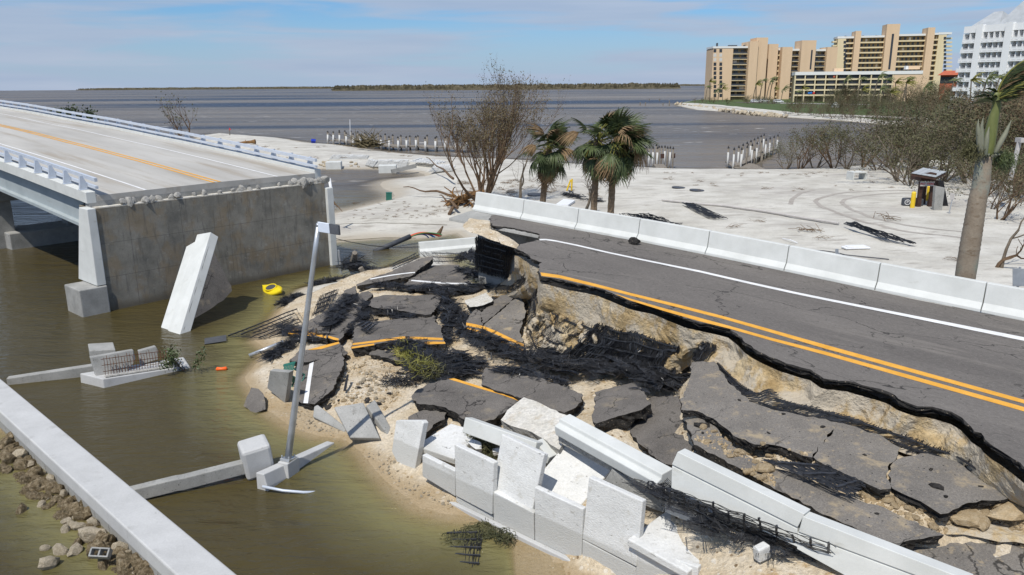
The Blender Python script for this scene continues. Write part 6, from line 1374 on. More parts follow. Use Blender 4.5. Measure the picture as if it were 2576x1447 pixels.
# feather palms -------------------------------------------------
def feather(mb, base, d0, L, sag, rs, wind, lw=.5, n=14, mi=0, wid=.035, rach=.03, lwind=None):
    p = Vector(base); d = Vector(d0).normalized(); pts = [p.copy()]
    for i in range(n):
        d = (d + Vector((0, 0, -sag)) + wind).normalized(); p = p + d * L / n; pts.append(p.copy())
    mb.tube(pts, [rach * (1 - i / (n + 1)) + .003 for i in range(n + 1)], 3, 1, False)
    for i in range(1, n + 1):
        tg = (pts[i] - pts[i - 1]).normalized(); sd = tg.cross(Vector((0, 0, 1))); sd = sd.normalized() if sd.length > .01 else Vector((0, 1, 0)); l = lw * (1 - .5 * abs(i / n - .45))
        for s_ in (-1, 1):
            for h in (0, .5):
                q0 = pts[i - 1].lerp(pts[i], h); e = (tg * .55 + sd * s_ * .8 + Vector((0, 0, -.45 + rs.uniform(-.25, .15))) + (lwind or wind * 2)).normalized() * l * rs.uniform(.7, 1.15); w = tg * wid
                mb.add([q0 - w, q0 + w, q0 + e * .6 + w * .8 + Vector((0, 0, .02)), q0 + e], [(0, 1, 2, 3)], mi)
def coco_mesh(name, seed, n=13, L=3.4, m='frond_green', wind=Vector((.16, 0, 0))):
    rs = random.Random(seed); mb = MB()
    for k in range(n):
        az = rs.random() * 6.28; el = rs.uniform(-.2, 1.3); feather(mb, (0, 0, 0), (cos(az) * cos(el) + .35, sin(az) * cos(el), sin(el)), L * rs.uniform(.75, 1.1), .15, rs, wind, .75, 8, 0, .11, .05)
    return mb.mesh(name, [G[m], G['frond_yellow']])
COCO = [coco_mesh('crown', i, m=('frond_green', 'frond_yellow', 'frond_green')[i]) for i in range(3)]
def coco_trunk(seed):
    rs = random.Random(seed); mb = MB(); b = rs.uniform(-.08, .14); mb.tube([(b * q * q, 0, q) for q in (0, .2, .4, .6, .8, 1)], [.028, .022, .02, .019, .018, .017], 6); return mb.mesh('trunk', [G['bark_gray']])
CT_ = [coco_trunk(i) for i in range(3)]
def coco(f, xt, yt, Y, h, k, label, group):
    top = UY(f, xt, yt, Y); o = thing('coconut_palm', label, 'palm', (top.x, Y, top.z - h), 0, group)
    t = link('trunk', CT_[k % 3], o); t.scale = (h, h, h); b = CT_[k % 3].vertices[-1].co
    c = link('crown', COCO[k % 3], o); c.location = (b.x * h, b.y * h, h); s_ = .85 + .3 * ((k * 37) % 10) / 10; c.scale = (s_,) * 3; c.rotation_euler = (0, 0, 0.25 * sin(k * 5))
    return o
for k, (x, y, Y, h) in enumerate([(237,548,430,7),(270,510,430,10),(300,575,425,6),(330,530,425,9),(362,560,420,7),(590,520,420,10),(640,500,418,11),(612,530,416,9),(690,505,415,11),(715,485,415,12),(745,560,410,7),(795,560,405,7)]):
    coco('B2', x, y, Y, h, k, 'windblown palm in front of the tan condo tower', 'palms before the tan condo tower')
for k, (x, y, Y, h) in enumerate([(905,585,380,6),(950,560,375,8),(1240,490,330,10),(1360,490,300,11),(1390,570,300,8),(1480,470,295,12),(1550,495,300,10),(1640,520,300,9),(1500,560,290,8)]):
    coco('B2', x, y, Y, h, k, 'yellow green windblown palm in front of the low white building', 'palms before the low white building')
for k, (x, y, Y, h) in enumerate([(1700,490,270,10),(1720,520,265,9),(1830,545,260,7),(2040,500,240,9),(2200,500,220,9),(2275,480,215,10),(2370,480,210,9),(1600,590,280,6)]):
    coco('B2', x, y, Y, h, k, 'bent palm among the brush left of the white hotel', 'palms left of the white hotel')
# shrubs ---------------------------------------------------------
PRO = []
for i in range(6):
    o = plant('mangrove_shrub', 'tangled storm beaten mangrove bush', 'shrub', (0, 0, -50), 6, 2.15, .075, 3, 400 + i, 'bark_brown' if i % 2 else 'bark_gray', 'leaf_brown' if i % 3 == 1 else 'leaf_mangrove', (4, 2, 4)[i % 3], .085, .27, (.85, .5, .7)[i % 3], lean=.85, bend=.34, ang=.65, upw=.05)
    PRO.append(o)
def shrub(x, y, z, s, k, label, group):
    c = copy_tree(PRO[k % 6]); c.location = (x, y, z); c.scale = (s * 1.15, s * 1.15, s); c.rotation_euler = (0, 0, k * 2.4); c['label'] = label; c['group'] = group
rs = random.Random(77); k = 0
for (x, y, Y, s) in [(1975,430,96,.75),(2010,440,94,.95),(2050,436,96,1.0),(2095,440,92,1.1),(2130,445,90,1.0),(2165,440,93,1.2),(2205,446,88,1.1),(2240,440,91,1.25),(2275,452,84,1.2),(2300,440,90,1.3)]:
    p = UY('P', x, y, Y); shrub(p.x, Y, max(.2, ground_z(p.x, Y) - .1), s * 1.05, k, 'tangled mangrove bush at the edge of the bay behind the sand lot', 'bushes behind the sand lot'); k += 1
for i in range(46):
    px = 2270 + 350 * rs.random(); Y = rs.uniform(72, 112); p = UY('P', px, 430, Y); s = rs.uniform(.95, 1.45) * (1.25 if px > 2380 else 1)
    shrub(p.x, Y, max(.3, ground_z(p.x, Y) - .2), s, k, 'brown green brush crowding the right side behind the kiosk', 'brush behind the kiosk'); k += 1
for i in range(12):
    px = 2480 + 170 * rs.random(); Y = rs.uniform(52, 70); p = UY('P', px, 430, Y); shrub(p.x, Y, ground_z(p.x, Y) - .2, rs.uniform(.6, .95), k, 'low brush right of the grey palm', 'brush right of the grey palm'); k += 1
for i in range(54):
    q = i / 53; px = 1990 + 620 * q + rs.uniform(-8, 8); Y = 262 - 92 * q + rs.uniform(0, 45) + (14 if q < .2 else 0); p = UY('P', px, 300, Y)
    shrub(p.x, Y, 1.0, rs.uniform(.7, 1.2) * (.8 + q * .9), k, 'far brush along the shore before the buildings', 'brush on the far shore'); k += 1
for i in range(44):
    px = 1985 + 640 * i / 43 + rs.uniform(-6, 6); e_ = U('P', px, interp(px, [(1985, 295), (2100, 302), (2230, 313), (2330, 322), (2576, 333), (2700, 340)]), 0); p = e_ * (1 + rs.uniform(.005, .05))
    shrub(p.x, p.y, .1, rs.uniform(.55, 1.15), k, 'brush rooted right at the water line of the far shore', 'brush along the far water line'); k += 1
for i in range(26):
    px = 2080 + 360 * rs.random(); Y = rs.uniform(285, 385); p = UY('P', px, 260, Y); shrub(p.x, Y, 1.2, rs.uniform(1.1, 2.1), k, 'leafy tree before the low white building and the white hotel', 'trees before the low buildings'); k += 1
for i in range(16):
    px = 1745 + 250 * rs.random(); Y = 350 + 60 * rs.random(); p = UY('P', px, 270, Y); shrub(p.x, Y, 1.2, rs.uniform(.5, .9), k, 'small scrub on the stony point below the condo tower', 'scrub on the stony point'); k += 1
for o in PRO:
    for ch in list(o.children): bpy.data.objects.remove(ch)
    bpy.data.objects.remove(o)
# green bush in the water by the parapet
p = U('A2', 1390, 880, .05); plant('leafy_branch', 'leafy green branch standing in the water at the end of the broken parapet', 'branch', p, 5, .55, .02, 2, 61, 'bark_brown', 'frond_green', 4, .06, .09, 1, lean=1.0, bend=.35, ang=.7, upw=.02)
# royal palm ------------------------------------------------------
royal = thing('royal_palm', 'big grey palm trunk at the right with green crown shaft and wind torn fronds', 'palm')
def RPt(f, x, y, dY=0.0): return UY(f, x, y, RY + dY)
tr_pts = [RPt('D7', 630, 1150), RPt('D7', 640, 985), RPt('D7', 658, 818), RPt('D7', 692, 600), RPt('D7', 720, 430), RPt('D7', 744, 280), RPt('B5', 942, 1440), RPt('B5', 961, 1280), RPt('B5', 974, 1170)]
gz = ground_z(rp.x, rp.y); tr_pts[0].z = gz - .1
pxw = [128, 128, 127, 133, 139, 131, 122, 113, 98]
mperpx = (RPt('D7', 700, 400) - RPt('D7', 600, 400)).length / 100
Rr = resample(tr_pts, 90); rad = [interp(i / 89, [(j / 8, w / 2 * mperpx) for j, w in enumerate(pxw)]) * (1.0 + (.04 if i % 2 and i > 50 else 0) + .006 * (i % 2)) for i in range(90)]
mat('royal_trunk', [(0.3, (0.20, 0.155, 0.11)), (0.55, (0.27, 0.225, 0.17)), (0.75, (0.22, 0.25, 0.20))], scale=1.3, rough=.9, bump=.5, bscale=16, bdist=.02, fine=.16, stretch=(1, 1, 1.2), stain=[(1.2, (1, 1, .5), .5, .62, (.25, .28, .235), .7), (2.0, (1.2, 1.2, 3.5), .56, .66, (.13, .085, .05), .6)])
mb = MB(); mb.tube(Rr, rad, 24); mb.build('trunk', G['royal_trunk'], royal, smooth=True)
mat('crown_shaft', [(0.3, (0.10, 0.125, 0.035)), (0.7, (0.17, 0.18, 0.065))], scale=1.5, rough=.5, bump=.1, bscale=8, fine=.12, stretch=(2, 2, .6), stain=[(1.5, (1, 1, .6), .55, .66, (.24, .22, .11), .6)])
mat('spathe', [(0.3, (0.15, 0.165, 0.115)), (0.7, (0.23, 0.225, 0.165))], scale=2, rough=.7, bump=.1, bscale=10, fine=.15, stretch=(2, 2, .5))
m5 = mperpx * 1.8171 / 2.2265
cs = [RPt('B5', x, y) for x, y in ((985,1165),(1010,1060),(1030,960),(1045,880),(1058,820),(1072,770),(1085,720),(1075,660),(1080,600))]
mb = MB(); mb.tube(resample(cs, 24), [interp(i / 23, [(0, 54 * m5), (.12, 58 * m5), (.5, 44 * m5), (.66, 38 * m5), (.8, 34 * m5), (1, 26 * m5)]) for i in range(24)], 18); mb.build('crown_shaft', G['crown_shaft'], royal, smooth=True)
for a in (((930,1140),(925,1000),(915,900),(922,840)), ((948,1150),(945,1000),(950,900),(965,822)), ((985,1170),(985,1080),(1000,980),(1018,905)), ((1065,1150),(1110,1060),(1165,960),(1215,845))):
    mb = MB(); mb.tube(resample([RPt('B5', x, y, -.32) for x, y in a], 14), [r * m5 for r in (10, 14, 18, 20, 22, 22, 22, 21, 19, 16, 13, 9, 5, 1)], 9); mb.build('spathe', G['spathe'], royal, smooth=True)
mb = MB(); rs = random.Random(4)
for k in range(10):
    a = k / 10 * 6.28; mb.tube([RPt('B5', 985, 1168) + Vector((cos(a) * .24, sin(a) * .24, 0)), RPt('B5', 985, 1160) + Vector((cos(a) * .33, sin(a) * .33, .05)), RPt('B5', 985, 1150) + Vector((cos(a) * .4, sin(a) * .4, .0))], [.05, .045, .02], 6)
mb.build('collar', G['spathe'], royal)
for (x, y, w, h, m_) in ((860,1120,60,110,'leaf_mangrove'), (1150,1200,80,95,'frond_green')):
    mb = MB(); c = RPt('B5', x, y)
    for k in range(1500):
        p_ = c + Vector((rs.gauss(0, w * .45 * m5), rs.gauss(0, .22), rs.gauss(0, h * .4 * m5))); d_ = Vector((rs.gauss(0, .6), rs.gauss(0, .6), -1)).normalized() * rs.uniform(.05, .13); s_ = Vector((d_.z, 0, -d_.x)).normalized() * .012; mb.add([p_ - s_, p_ + s_, p_ + d_], [(0, 1, 2)])
    mb.build('fruit_stalks', G[m_], royal, fix=False)
mb = MB(); rs = random.Random(8); c0 = RPt('B5', 1078, 660)
for k in range(22):                           # short torn stubs round the top
    a = rs.random() * 6.28; d = Vector((cos(a) * .9, sin(a) * .7, rs.uniform(-.1, .7))).normalized(); b_ = c0 + Vector((0, 0, rs.uniform(-.15, .25))); w_ = d.cross(Vector((0, 0, 1))).normalized() * .07; L_ = rs.uniform(.35, .75); mb.add([b_ - w_, b_ + w_, b_ + d * L_ * .6 + w_, b_ + d * L_ + Vector((0, 0, -.12)), b_ + d * L_ * .6 - w_], [(0, 1, 2, 3, 4)])
mb.build('frond_stubs', G['frond_green'], royal, fix=False)
for k in range(26):
    mb = MB(); q = k / 25; tx, ty = 1190 + 330 * q + rs.uniform(-20, 20), 60 + 470 * q + rs.uniform(-40, 40); T_p = RPt('B5', tx, ty, rs.uniform(-.7, .7)); d = (T_p - c0); L_ = d.length * rs.uniform(1.0, 1.25)
    feather(mb, c0, d + Vector((-.15, 0, .7)), L_, .035, rs, Vector((.05, 0, -.02)), .75, 26, 0, .017, .035, Vector((.9, 0, .35))); mb.build('frond', [G[('frond_dark', 'frond_dark', 'frond_dead', 'frond_dark', 'frond_yellow')[k % 5]], G['frond_yellow']], royal, fix=False)

# ================================================================ buildings on the far shore
UB = {}
def ubox(name, m, parent, x0, x1, y0, y1, z0, z1):
    if (name, m) not in UB:
        b = MB(); b.box(-.5, .5, -.5, .5, -.5, .5); UB[(name, m)] = b.mesh(name, [G[m]])
    o = link(name, UB[(name, m)], parent); o.location = ((x0 + x1) / 2, (y0 + y1) / 2, (z0 + z1) / 2); o.scale = (abs(x1 - x0), abs(y1 - y0), abs(z1 - z0)); return o
class Fac:
    def __init__(s, name, label, cat, f, xl, yl, Yl, xr, yr, Yr, z0=1.2):
        a = UY(f, xl, yl, Yl); b = UY(f, xr, yr, Yr); s.o = Vector((a.x, a.y, 0)); d = Vector((b.x - a.x, b.y - a.y, 0)); s.d = d.normalized(); s.n = Vector((-s.d.y, s.d.x, 0)); s.z0 = z0
        s.e = thing(name, label, cat, (a.x, a.y, 0), atan2(d.y, d.x)); s.f = f
    def uz(s, x, y):
        p = UPL(s.f, x, y, s.o, s.n); return (p - s.o).dot(s.d), p.z
    def box(s, nm, m, x0, x1, yt, d0, d1, zb=None, yb=None, yref=None):
        r = yref if yref is not None else yt
        u0, z1 = s.uz(x0, yt); u1, _ = s.uz(x1, yt)
        if yref is not None: u0, u1 = s.uz(x0, r)[0], s.uz(x1, r)[0]
        z0 = s.z0 if yb is None else s.uz(x0, yb)[1]
        if zb is not None: z0 = zb
        return ubox(nm, m, s.e, u0, u1, d0, d1, z0, z1)
    def bay(s, x0, x1, yt, floors, fh, d_front, wall, band, glass, yref=None, nwin=2, deep=1.7, parapet=True, rail=None):
        r = yref if yref is not None else yt
        u0, u1 = s.uz(x0, r)[0], s.uz(x1, r)[0]; zt = s.uz((x0 + x1) / 2, yt)[1]
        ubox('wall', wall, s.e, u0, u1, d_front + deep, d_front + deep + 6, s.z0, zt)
        if parapet: ubox('parapet', 'parapet_white', s.e, u0, u1, d_front - .1, d_front + deep + 5.9, zt - .05, zt + 1.1)
        for k in range(floors):
            z = zt - fh * (k + 1)
            if z < s.z0: break
            ubox('balcony', band, s.e, u0, u1, d_front, d_front + deep, z - .3, z + .55 if rail is None else z + .05)
            if rail: ubox('railing', rail, s.e, u0, u1, d_front, d_front + .08, z + .05, z + 1.0)
            for w in range(nwin):
                c = u0 + (u1 - u0) * (w + .5 + .14 * sin(k * 2.1 + w)) / nwin; ww = min(1.2, (u1 - u0) / nwin * .34) if glass == 'window_dark' and nwin > 1 else (u1 - u0) / nwin * .44
                ubox('window', 'shutter' if (k * 7 + w * 3 + int(x0)) % 11 == 0 else glass, s.e, c - ww * .7, c + ww * .7, d_front + deep - .06, d_front + deep + .2, z + (.75 if w % 2 else .1), z + 2.35)
FH = 3.0
A_ = Fac('condo_tower', 'tan condo tower with white parapet and rooftop gear, nearest the point', 'apartment building', 'B2', 290, 250, 470, 700, 250, 470)
A_.box('wall', 'condo_tan', 290, 437, 266, 0, 16); A_.box('parapet', 'parapet_white', 288, 545, 250, -.15, 15.8, yb=264)
A_.bay(437, 490, 264, 11, FH, .1, 'condo_recess', 'condo_cream', 'window_dark', nwin=1, parapet=False, rail='dark_gray'); A_.bay(490, 547, 264, 11, FH, .6, 'condo_recess', 'condo_cream', 'window_dark', nwin=1, parapet=False, rail='dark_gray')
A_.box('stair_tower', 'condo_tan', 549, 612, 215, -3, 14); A_.box('stair_tower', 'condo_tan', 607, 690, 186, -1, 12)
A_.box('slot', 'kiosk_wood', 614, 620, 210, -1.06, -.9, yb=480)
for k in range(11):
    for x in (302, 345):
        u, z = A_.uz(x, 268 + 33 * k); sh = k in (1, 2); ubox('window', 'shutter' if sh else 'window_dark', A_.e, u - .8, u + .8, -.05, .3, z - 2.0, z - .1)
for (x, y, w, h) in ((333, 222, 5, 30), (420, 238, 60, 10), (535, 236, 4, 14)): A_.box('roof_unit', 'dark_gray', x, x + w, y, 4, 7, yb=252)
B_ = Fac('condo_block', 'tan condo block of staggered stair towers between the two tall condos', 'apartment building', 'B2', 690, 260, 478, 1200, 260, 478)
B_.box('stair_tower', 'condo_tan', 693, 762, 234, -2, 10); B_.box('stair_tower', 'condo_tan', 783, 857, 257, -4, 8); B_.box('stair_tower', 'condo_tan', 930, 1036, 208, -3, 9); B_.box('stair_tower', 'condo_tan', 1120, 1197, 256, -2, 10)
B_.box('slot', 'window_dark', 996, 1008, 278, -3.05, -2.9, yb=420)
B_.bay(760, 785, 278, 11, FH, .2, 'condo_recess', 'condo_cream', 'window_dark', nwin=1); B_.bay(857, 930, 282, 11, FH, .2, 'condo_recess', 'condo_cream', 'window_dark', nwin=2, rail='dark_gray'); B_.bay(1034, 1121, 284, 11, FH, .2, 'condo_recess', 'condo_cream', 'window_dark', nwin=2, rail='dark_gray')
C_ = Fac('condo_tower', 'tallest cream condo with long open galleries and three tan stair towers', 'apartment building', 'B2', 1205, 190, 500, 2045, 190, 486)
C_.box('wall', 'condo_cream', 1208, 1268, 192, 0, 14); C_.box('wall', 'condo_cream', 1950, 2008, 164, 0, 14); C_.box('parapet', 'parapet_white', 1204, 1268, 177, -.1, 14, yb=192); C_.box('parapet', 'parapet_white', 1950, 2046, 147, -.1, 14, yb=163)
for x0, x1, yt in ((1330, 1372, 139), (1560, 1656, 89), (1860, 1912, 114)): C_.box('stair_tower', 'condo_tan', x0, x1, yt, -3.5, 9)
C_.box('slot', 'window_dark', 1594, 1610, 160, -3.56, -3.4, yb=420)
for x0, x1, yt, nw in ((1268, 1331, 190, 2), (1372, 1561, 184, 6), (1655, 1861, 172, 6), (1911, 1950, 164, 2)): C_.bay(x0, x1, yt, 12, FH, .2, 'condo_recess', 'condo_cream', 'window_dark', nwin=nw)
for k in range(12):
    for x, y in ((1258, 206), (1996, 176)):
        u, z = C_.uz(x, y + 29.5 * k); ubox('window', 'window_dark', C_.e, u - .7, u + .7, -.05, .3, z - 1.9, z - .3)
    u, z = C_.uz(2010, 190 + 29.5 * k); ubox('balcony', 'condo_cream', C_.e, u, u + 3.4, 2, 7, z - .4, z + .5); u, z = C_.uz(1205, 215 + 29.5 * k); ubox('balcony', 'condo_cream', C_.e, u - 2.6, u, 2, 7, z - .4, z + .5)
for x in (1270, 1400, 1500, 1552, 1660, 1720, 1790): C_.box('roof_unit', 'dark_gray', x, x + 10, 168 - (x - 1270) * .02, 5, 7, yb=182)
D_ = Fac('low_apartments', 'long four storey white building with dark glazed balconies', 'apartment building', 'B2', 895, 440, 405, 1832, 420, 392)
D_.box('parapet', 'parapet_white', 893, 1832, 438, -.3, 14, yb=462); D_.box('wall', 'condo_tan', 1622, 1830, 440, -.1, 13)
for k, x in enumerate((895, 968, 1043, 1120, 1200, 1285, 1370, 1455, 1540, 1615)):
    D_.box('column', 'condo_cream', x - 4, x + 4, 455 - (x - 895) * .012, -.15, 3)
u0, zt = D_.uz(895, 458); u1, _ = D_.uz(1620, 458); zb = D_.uz(895, 612)[1]; fh = (zt - zb) / 4
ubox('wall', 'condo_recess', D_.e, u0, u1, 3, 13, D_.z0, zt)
for k in range(4):
    z = zt - fh * (k + 1); ubox('balcony', 'condo_cream', D_.e, u0, u1, -.1, 2.6, z - .25, z + .5)
    for j in range(9):
        a = u0 + (u1 - u0) * (j + .06) / 9; b = u0 + (u1 - u0) * (j + .92) / 9
        ubox('window', 'window_dark', D_.e, a, a + (b - a) * .76, .4, .6, z + .52, z + fh - .3); ubox('window', 'window_dark', D_.e, a + (b - a) * .82, b, .4, .6, z + .52, z + fh - .3)
for x, y, c in ((985, 600, 'cable_blue'), (1020, 600, 'sign_red'), (1170, 480, 'roof_red'), (1000, 598, 'cable_blue')):
    u, z = D_.uz(x, y); ubox('towel', c, D_.e, u, u + 1.0, -.3, -.15, z, z + .9)
D_.box('roof_unit', 'parapet_white', 1725, 1745, 392, 4, 8, yb=418); D_.box('roof_block', 'condo_tan', 1740, 1830, 392, 4, 9, yb=418); D_.box('roof_block', 'condo_tan', 1190, 1260, 410, 4, 9, yb=438)
E_ = Fac('red_roofed_house', 'house with red tiled hip roof between the tallest condo and the white hotel', 'house', 'B2', 1945, 460, 430, 2115, 455, 425)
E_.box('wall', 'roof_red', 1965, 2110, 462, 1, 12); E_.box('wall', 'window_dark', 1962, 2060, 475, .8, 1.2, yb=520)
u0, z0 = E_.uz(1940, 462); u1, _ = E_.uz(2120, 455); _, zt = E_.uz(2000, 428); um, _ = E_.uz(1990, 428); un_, _ = E_.uz(2100, 428)
mb = MB(); mb.add([(u0, -1, z0), (u1, -1, z0), (u1, 14, z0), (u0, 14, z0), (um, 6, zt), (un_, 6, zt)], [(0, 1, 5, 4), (1, 2, 5), (2, 3, 4, 5), (3, 0, 4), (0, 3, 2, 1)]); mb.build('roof', G['roof_red'], E_.e)
H_ = Fac('white_hotel', 'white hotel with stacked balconies and grey hipped roofs at the right edge', 'hotel', 'B2', 2135, 200, 278, 2760, 200, 252)
cuts = [(2134, 2228, 2, 148), (2272, 2440, 4, 112), (2492, 2660, 4, 62)]; cols_ = [(2228, 2272, 140), (2440, 2492, 98), (2660, 2720, 40)]
zt0 = H_.uz(2180, 150)[1]; fl = 3.15
def hu(x): return H_.uz(x, 200)[0]
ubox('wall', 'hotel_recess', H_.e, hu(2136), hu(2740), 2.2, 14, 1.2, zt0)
ubox('parapet', 'hotel_white', H_.e, hu(2130), hu(2745), -.3, 14.2, zt0 - .1, zt0 + 2.1)
for x0, x1, yt in cols_: ubox('column', 'hotel_white', H_.e, hu(x0), hu(x1), -1.0, 5, 1.2, zt0 + 2.4)
for x0, x1, nb_, yt in cuts:
    a, b = hu(x0), hu(x1)
    for k in range(9):
        z = zt0 - fl * (k + 1)
        if z < 1: break
        o_ = .10 * k if x0 < 2200 else 0
        ubox('balcony', 'hotel_white', H_.e, a - o_ * 3, b, -.9, 2.3, z - .35, z + .05)
        ubox('railing', 'hotel_white', H_.e, a - o_ * 3 + .05, b, -.86, -.8, z + .12, z + .86)
        ubox('handrail', 'hotel_white', H_.e, a - o_ * 3, b, -.92, -.78, z + 1.0, z + 1.12)
        for j in range(nb_ + 1):
            q = a + (b - a) * j / nb_; ubox('fin', 'hotel_white', H_.e, q - .18, q + .18, -.4, 2.3, z - .3, z + fl - .3)
        for j in range(nb_):
            q = a + (b - a) * (j + .5) / nb_; ubox('window', 'window_dark', H_.e, q - .5, q + .25, 2.15, 2.4, z + .1, z + 2.2)
for x0, x1, h in ((2165, 2372, 4.6), (2360, 2640, 8.5)):
    a, b = hu(x0), hu(x1); z = zt0 + 2.1 + .002; mb = MB(); mb.add([(a, .5, z), (b, .5, z), (b, 13, z), (a, 13, z), ((a + b) / 2 - 1.5, 6.5, z + h), ((a + b) / 2 + 1.5, 6.5, z + h)], [(0, 1, 5, 4), (1, 2, 5), (2, 3, 4, 5), (3, 0, 4), (0, 3, 2, 1)]); mb.build('roof', G['roof_metal'], H_.e)
# shed, cars, lawn edges
sh = thing('garden_shed', 'small battered white shed standing on the lawn by the shore', 'shed', UY('B2', 1150, 735, 300)); sh.location.z = 1.2
pw = (UY('B2', 1200, 735, 300) - UY('B2', 1100, 735, 300)).length / 100; zr = UY('B2', 1180, 660, 300).z - 1.2
mb = MB(); w_ = 55 * pw; mb.hexa([(0, 0, 0), (w_, 0, 0), (w_ * 1.6, 3, 0), (w_ * .5, 3, 0)], [(0, 0, zr * .55), (w_, 0, zr * .55), (w_ * 1.6, 3, zr * .55), (w_ * .5, 3, zr * .55)]); mb.build('wall', G['hotel_white'], sh)
mb = MB(); mb.add([(-.2, -.2, zr * .55), (w_ + .2, -.2, zr * .55), (w_ / 2, -.2, zr), (w_ * .5, 3.2, zr * .55), (w_ * 1.7, 3.2, zr * .55), (w_ * 1.1, 3.2, zr)], [(0, 1, 2), (3, 5, 4), (0, 2, 5, 3), (1, 4, 5, 2)]); mb.build('roof', G['hotel_white'], sh)
mb = MB(); mb.box(w_ * .35, w_ * .62, -.05, .05, .1, zr * .5); mb.build('door', G['dark_gray'], sh)
def car(f, x0, x1, yb, Y, label, hgt=1.75):
    a, b = UY(f, x0, yb, Y), UY(f, x1, yb, Y); L_ = 4.8; o = thing('parked_suv', label, 'car', ((a.x + b.x) / 2, Y, 1.25), .05, 'cars parked before the condos')
    prof_ = [(-2.4, .4), (2.4, .4), (2.4, .85), (2.2, 1.0), (1.3, 1.08), (.7, 1.72), (-2.0, 1.75), (-2.4, 1.1)]
    mb = MB(); mb.hexa([(p_, -.9, q) for p_, q in prof_], [(p_, .9, q) for p_, q in prof_]); mb.build('body', G['car_white'], o, bevel=.06)
    for x_ in ((-1.9, -1.0), (-.9, -.1), (0, .75)):
        mb = MB(); mb.box(x_[0], x_[1], -.915, -.895, 1.1, 1.6); mb.build('window', G['window_dark'], o)
    for x_ in (-1.45, 1.5):
        for y_ in (-.85, .85): mb = MB(); mb.tube([(x_, y_ - .1, .36), (x_, y_ + .1, .36)], .37, 14); mb.build('wheel', G['tyre'], o)
    return o
car('B2', 573, 630, 660, 400, 'white car parked nearest the foot of the tan condo tower'); car('B2', 640, 690, 656, 410, 'white car half hidden behind the palm clump'); car('B2', 733, 803, 662, 392, 'white car parked right of the palm clump')
def strip(name, m, f, pts, w, kind=None, label=None, cat=None, dz=.03, ground=True, group=None):
    P = [on_ground(f, x, y) for x, y in pts]; n_ = max(8, int(sum((b - a).length for a, b in zip(P, P[1:])) / .5)); P = resample(P, min(n_, 160)); mb = MB(); pv = None
    for i, p_ in enumerate(P):
        d_ = (P[min(i + 1, len(P) - 1)] - P[max(i - 1, 0)]); sd_ = Vector((-d_.y, d_.x, 0)); sd_ = sd_.normalized() if sd_.length else Vector((1, 0, 0)); row = []
        for s_ in (-.5, .5):
            q = p_ + sd_ * w * s_; row.append(Vector((q.x, q.y, ground_z(q.x, q.y) + dz)))
        if pv: mb.add([pv[0], pv[1], row[1], row[0]], [(0, 1, 2, 3)])
        pv = row
    return tag(mb.build(name, G[m], fix=False), label, cat, group, kind)
strip('path', 'sand_white', 'B2', [(255,685), (400,695), (520,708), (640,722), (760,735), (860,748), (1000,752), (1300,762), (1600,772), (1900,790)], 4.5, 'structure', dz=.10)
strip('road', 'asphalt', 'B2', [(480,662), (700,668), (900,672), (1200,678), (1500,682)], 9, 'structure', dz=.08)
for k in range(22):
    x = 800 + 32 * k; p_ = on_ground('B2', x, 670 + (x - 800) * .018); ub = ubox('wheel_stop', 'parapet_white', None, p_.x - 1.2, p_.x + 1.2, p_.y - .25, p_.y + .25, p_.z + .08, p_.z + .3); tag(ub, 'white parking kerb on the lot before the low white building', 'kerb', 'parking kerbs on the far lot')
rs = random.Random(31)
sho = [(20,680), (100,690), (200,705), (300,718), (400,735), (520,752), (640,765), (760,770), (860,778)]
for k in range(150):
    q = rs.random() ** .9 * (len(sho) - 1); i = int(q); x = sho[i][0] + (sho[min(i + 1, 8)][0] - sho[i][0]) * (q - i); y = sho[i][1] + (sho[min(i + 1, 8)][1] - sho[i][1]) * (q - i)
    p_ = U('B2', x, y, 0); r_ = rs.uniform(.4, 1.1); o = link('riprap_stone', rs.choice(PR)); o.location = (p_.x + rs.uniform(-1, 1), p_.y + rs.uniform(0, 9), rs.uniform(.0, .9)); o.scale = (r_, r_, r_ * .8); o.rotation_euler = (rs.random() * 6, rs.random() * 6, rs.random() * 6); tag(o, 'pale boulder of the stone bank along the far point', 'stone', 'boulders along the far point')

# ================================================================ docks
def pil_mesh():
    a = MB(); a.tube([(0, 0, -1.2), (0, 0, 2.2)], .15, 10); b = MB(); b.tube([(0, 0, .1), (0, 0, 1.75)], .165, 10); c = MB(); c.tube([(0, 0, 2.2), (0, 0, 2.24), (0, 0, 2.5)], [.18, .18, .01], 10)
    return a.mesh('piling', [G['timber']], True), b.mesh('sleeve', [G['sleeve_white']], True), c.mesh('cap', [G['cap_black']])
PM = pil_mesh()
def piling(parent, p_, h=1.0, sleeve=True, tilt=0.0):
    w = 1.0 if parent is dk else .74
    o = link('piling', PM[0], parent); o.location = p_; o.scale = (w, w, h * (1.0 if parent is dk else 1.14)); o.rotation_euler = (0, tilt, 0)
    if sleeve: link('sleeve', PM[1], o)
    link('cap', PM[2], o)
dk = thing('dock', 'long damaged dock with white sleeved pilings running behind the stripped tree', 'dock')
fx_ = [(750,425,.06),(805,428,.04),(865,430,.03),(930,440,.03),(997,452,.03),(1063,460,0),(1127,462,0),(1195,470,0),(1267,482,0),(1345,490,0),(1432,495,0),(1512,491,0),(1603,488,0),(1693,503,0),(1790,501,0),(1885,499,0),(1985,508,0),(2087,512,0)]
fp = [U('B4', x, y, 0) for x, y, t in fx_]
for p_, (x, y, t) in zip(fp, fx_): piling(dk, p_, 1.0, True, t); piling(dk, p_ + Vector((1.6, 3.0, 0)), 1.0, False, t * .5)
mb = MB()
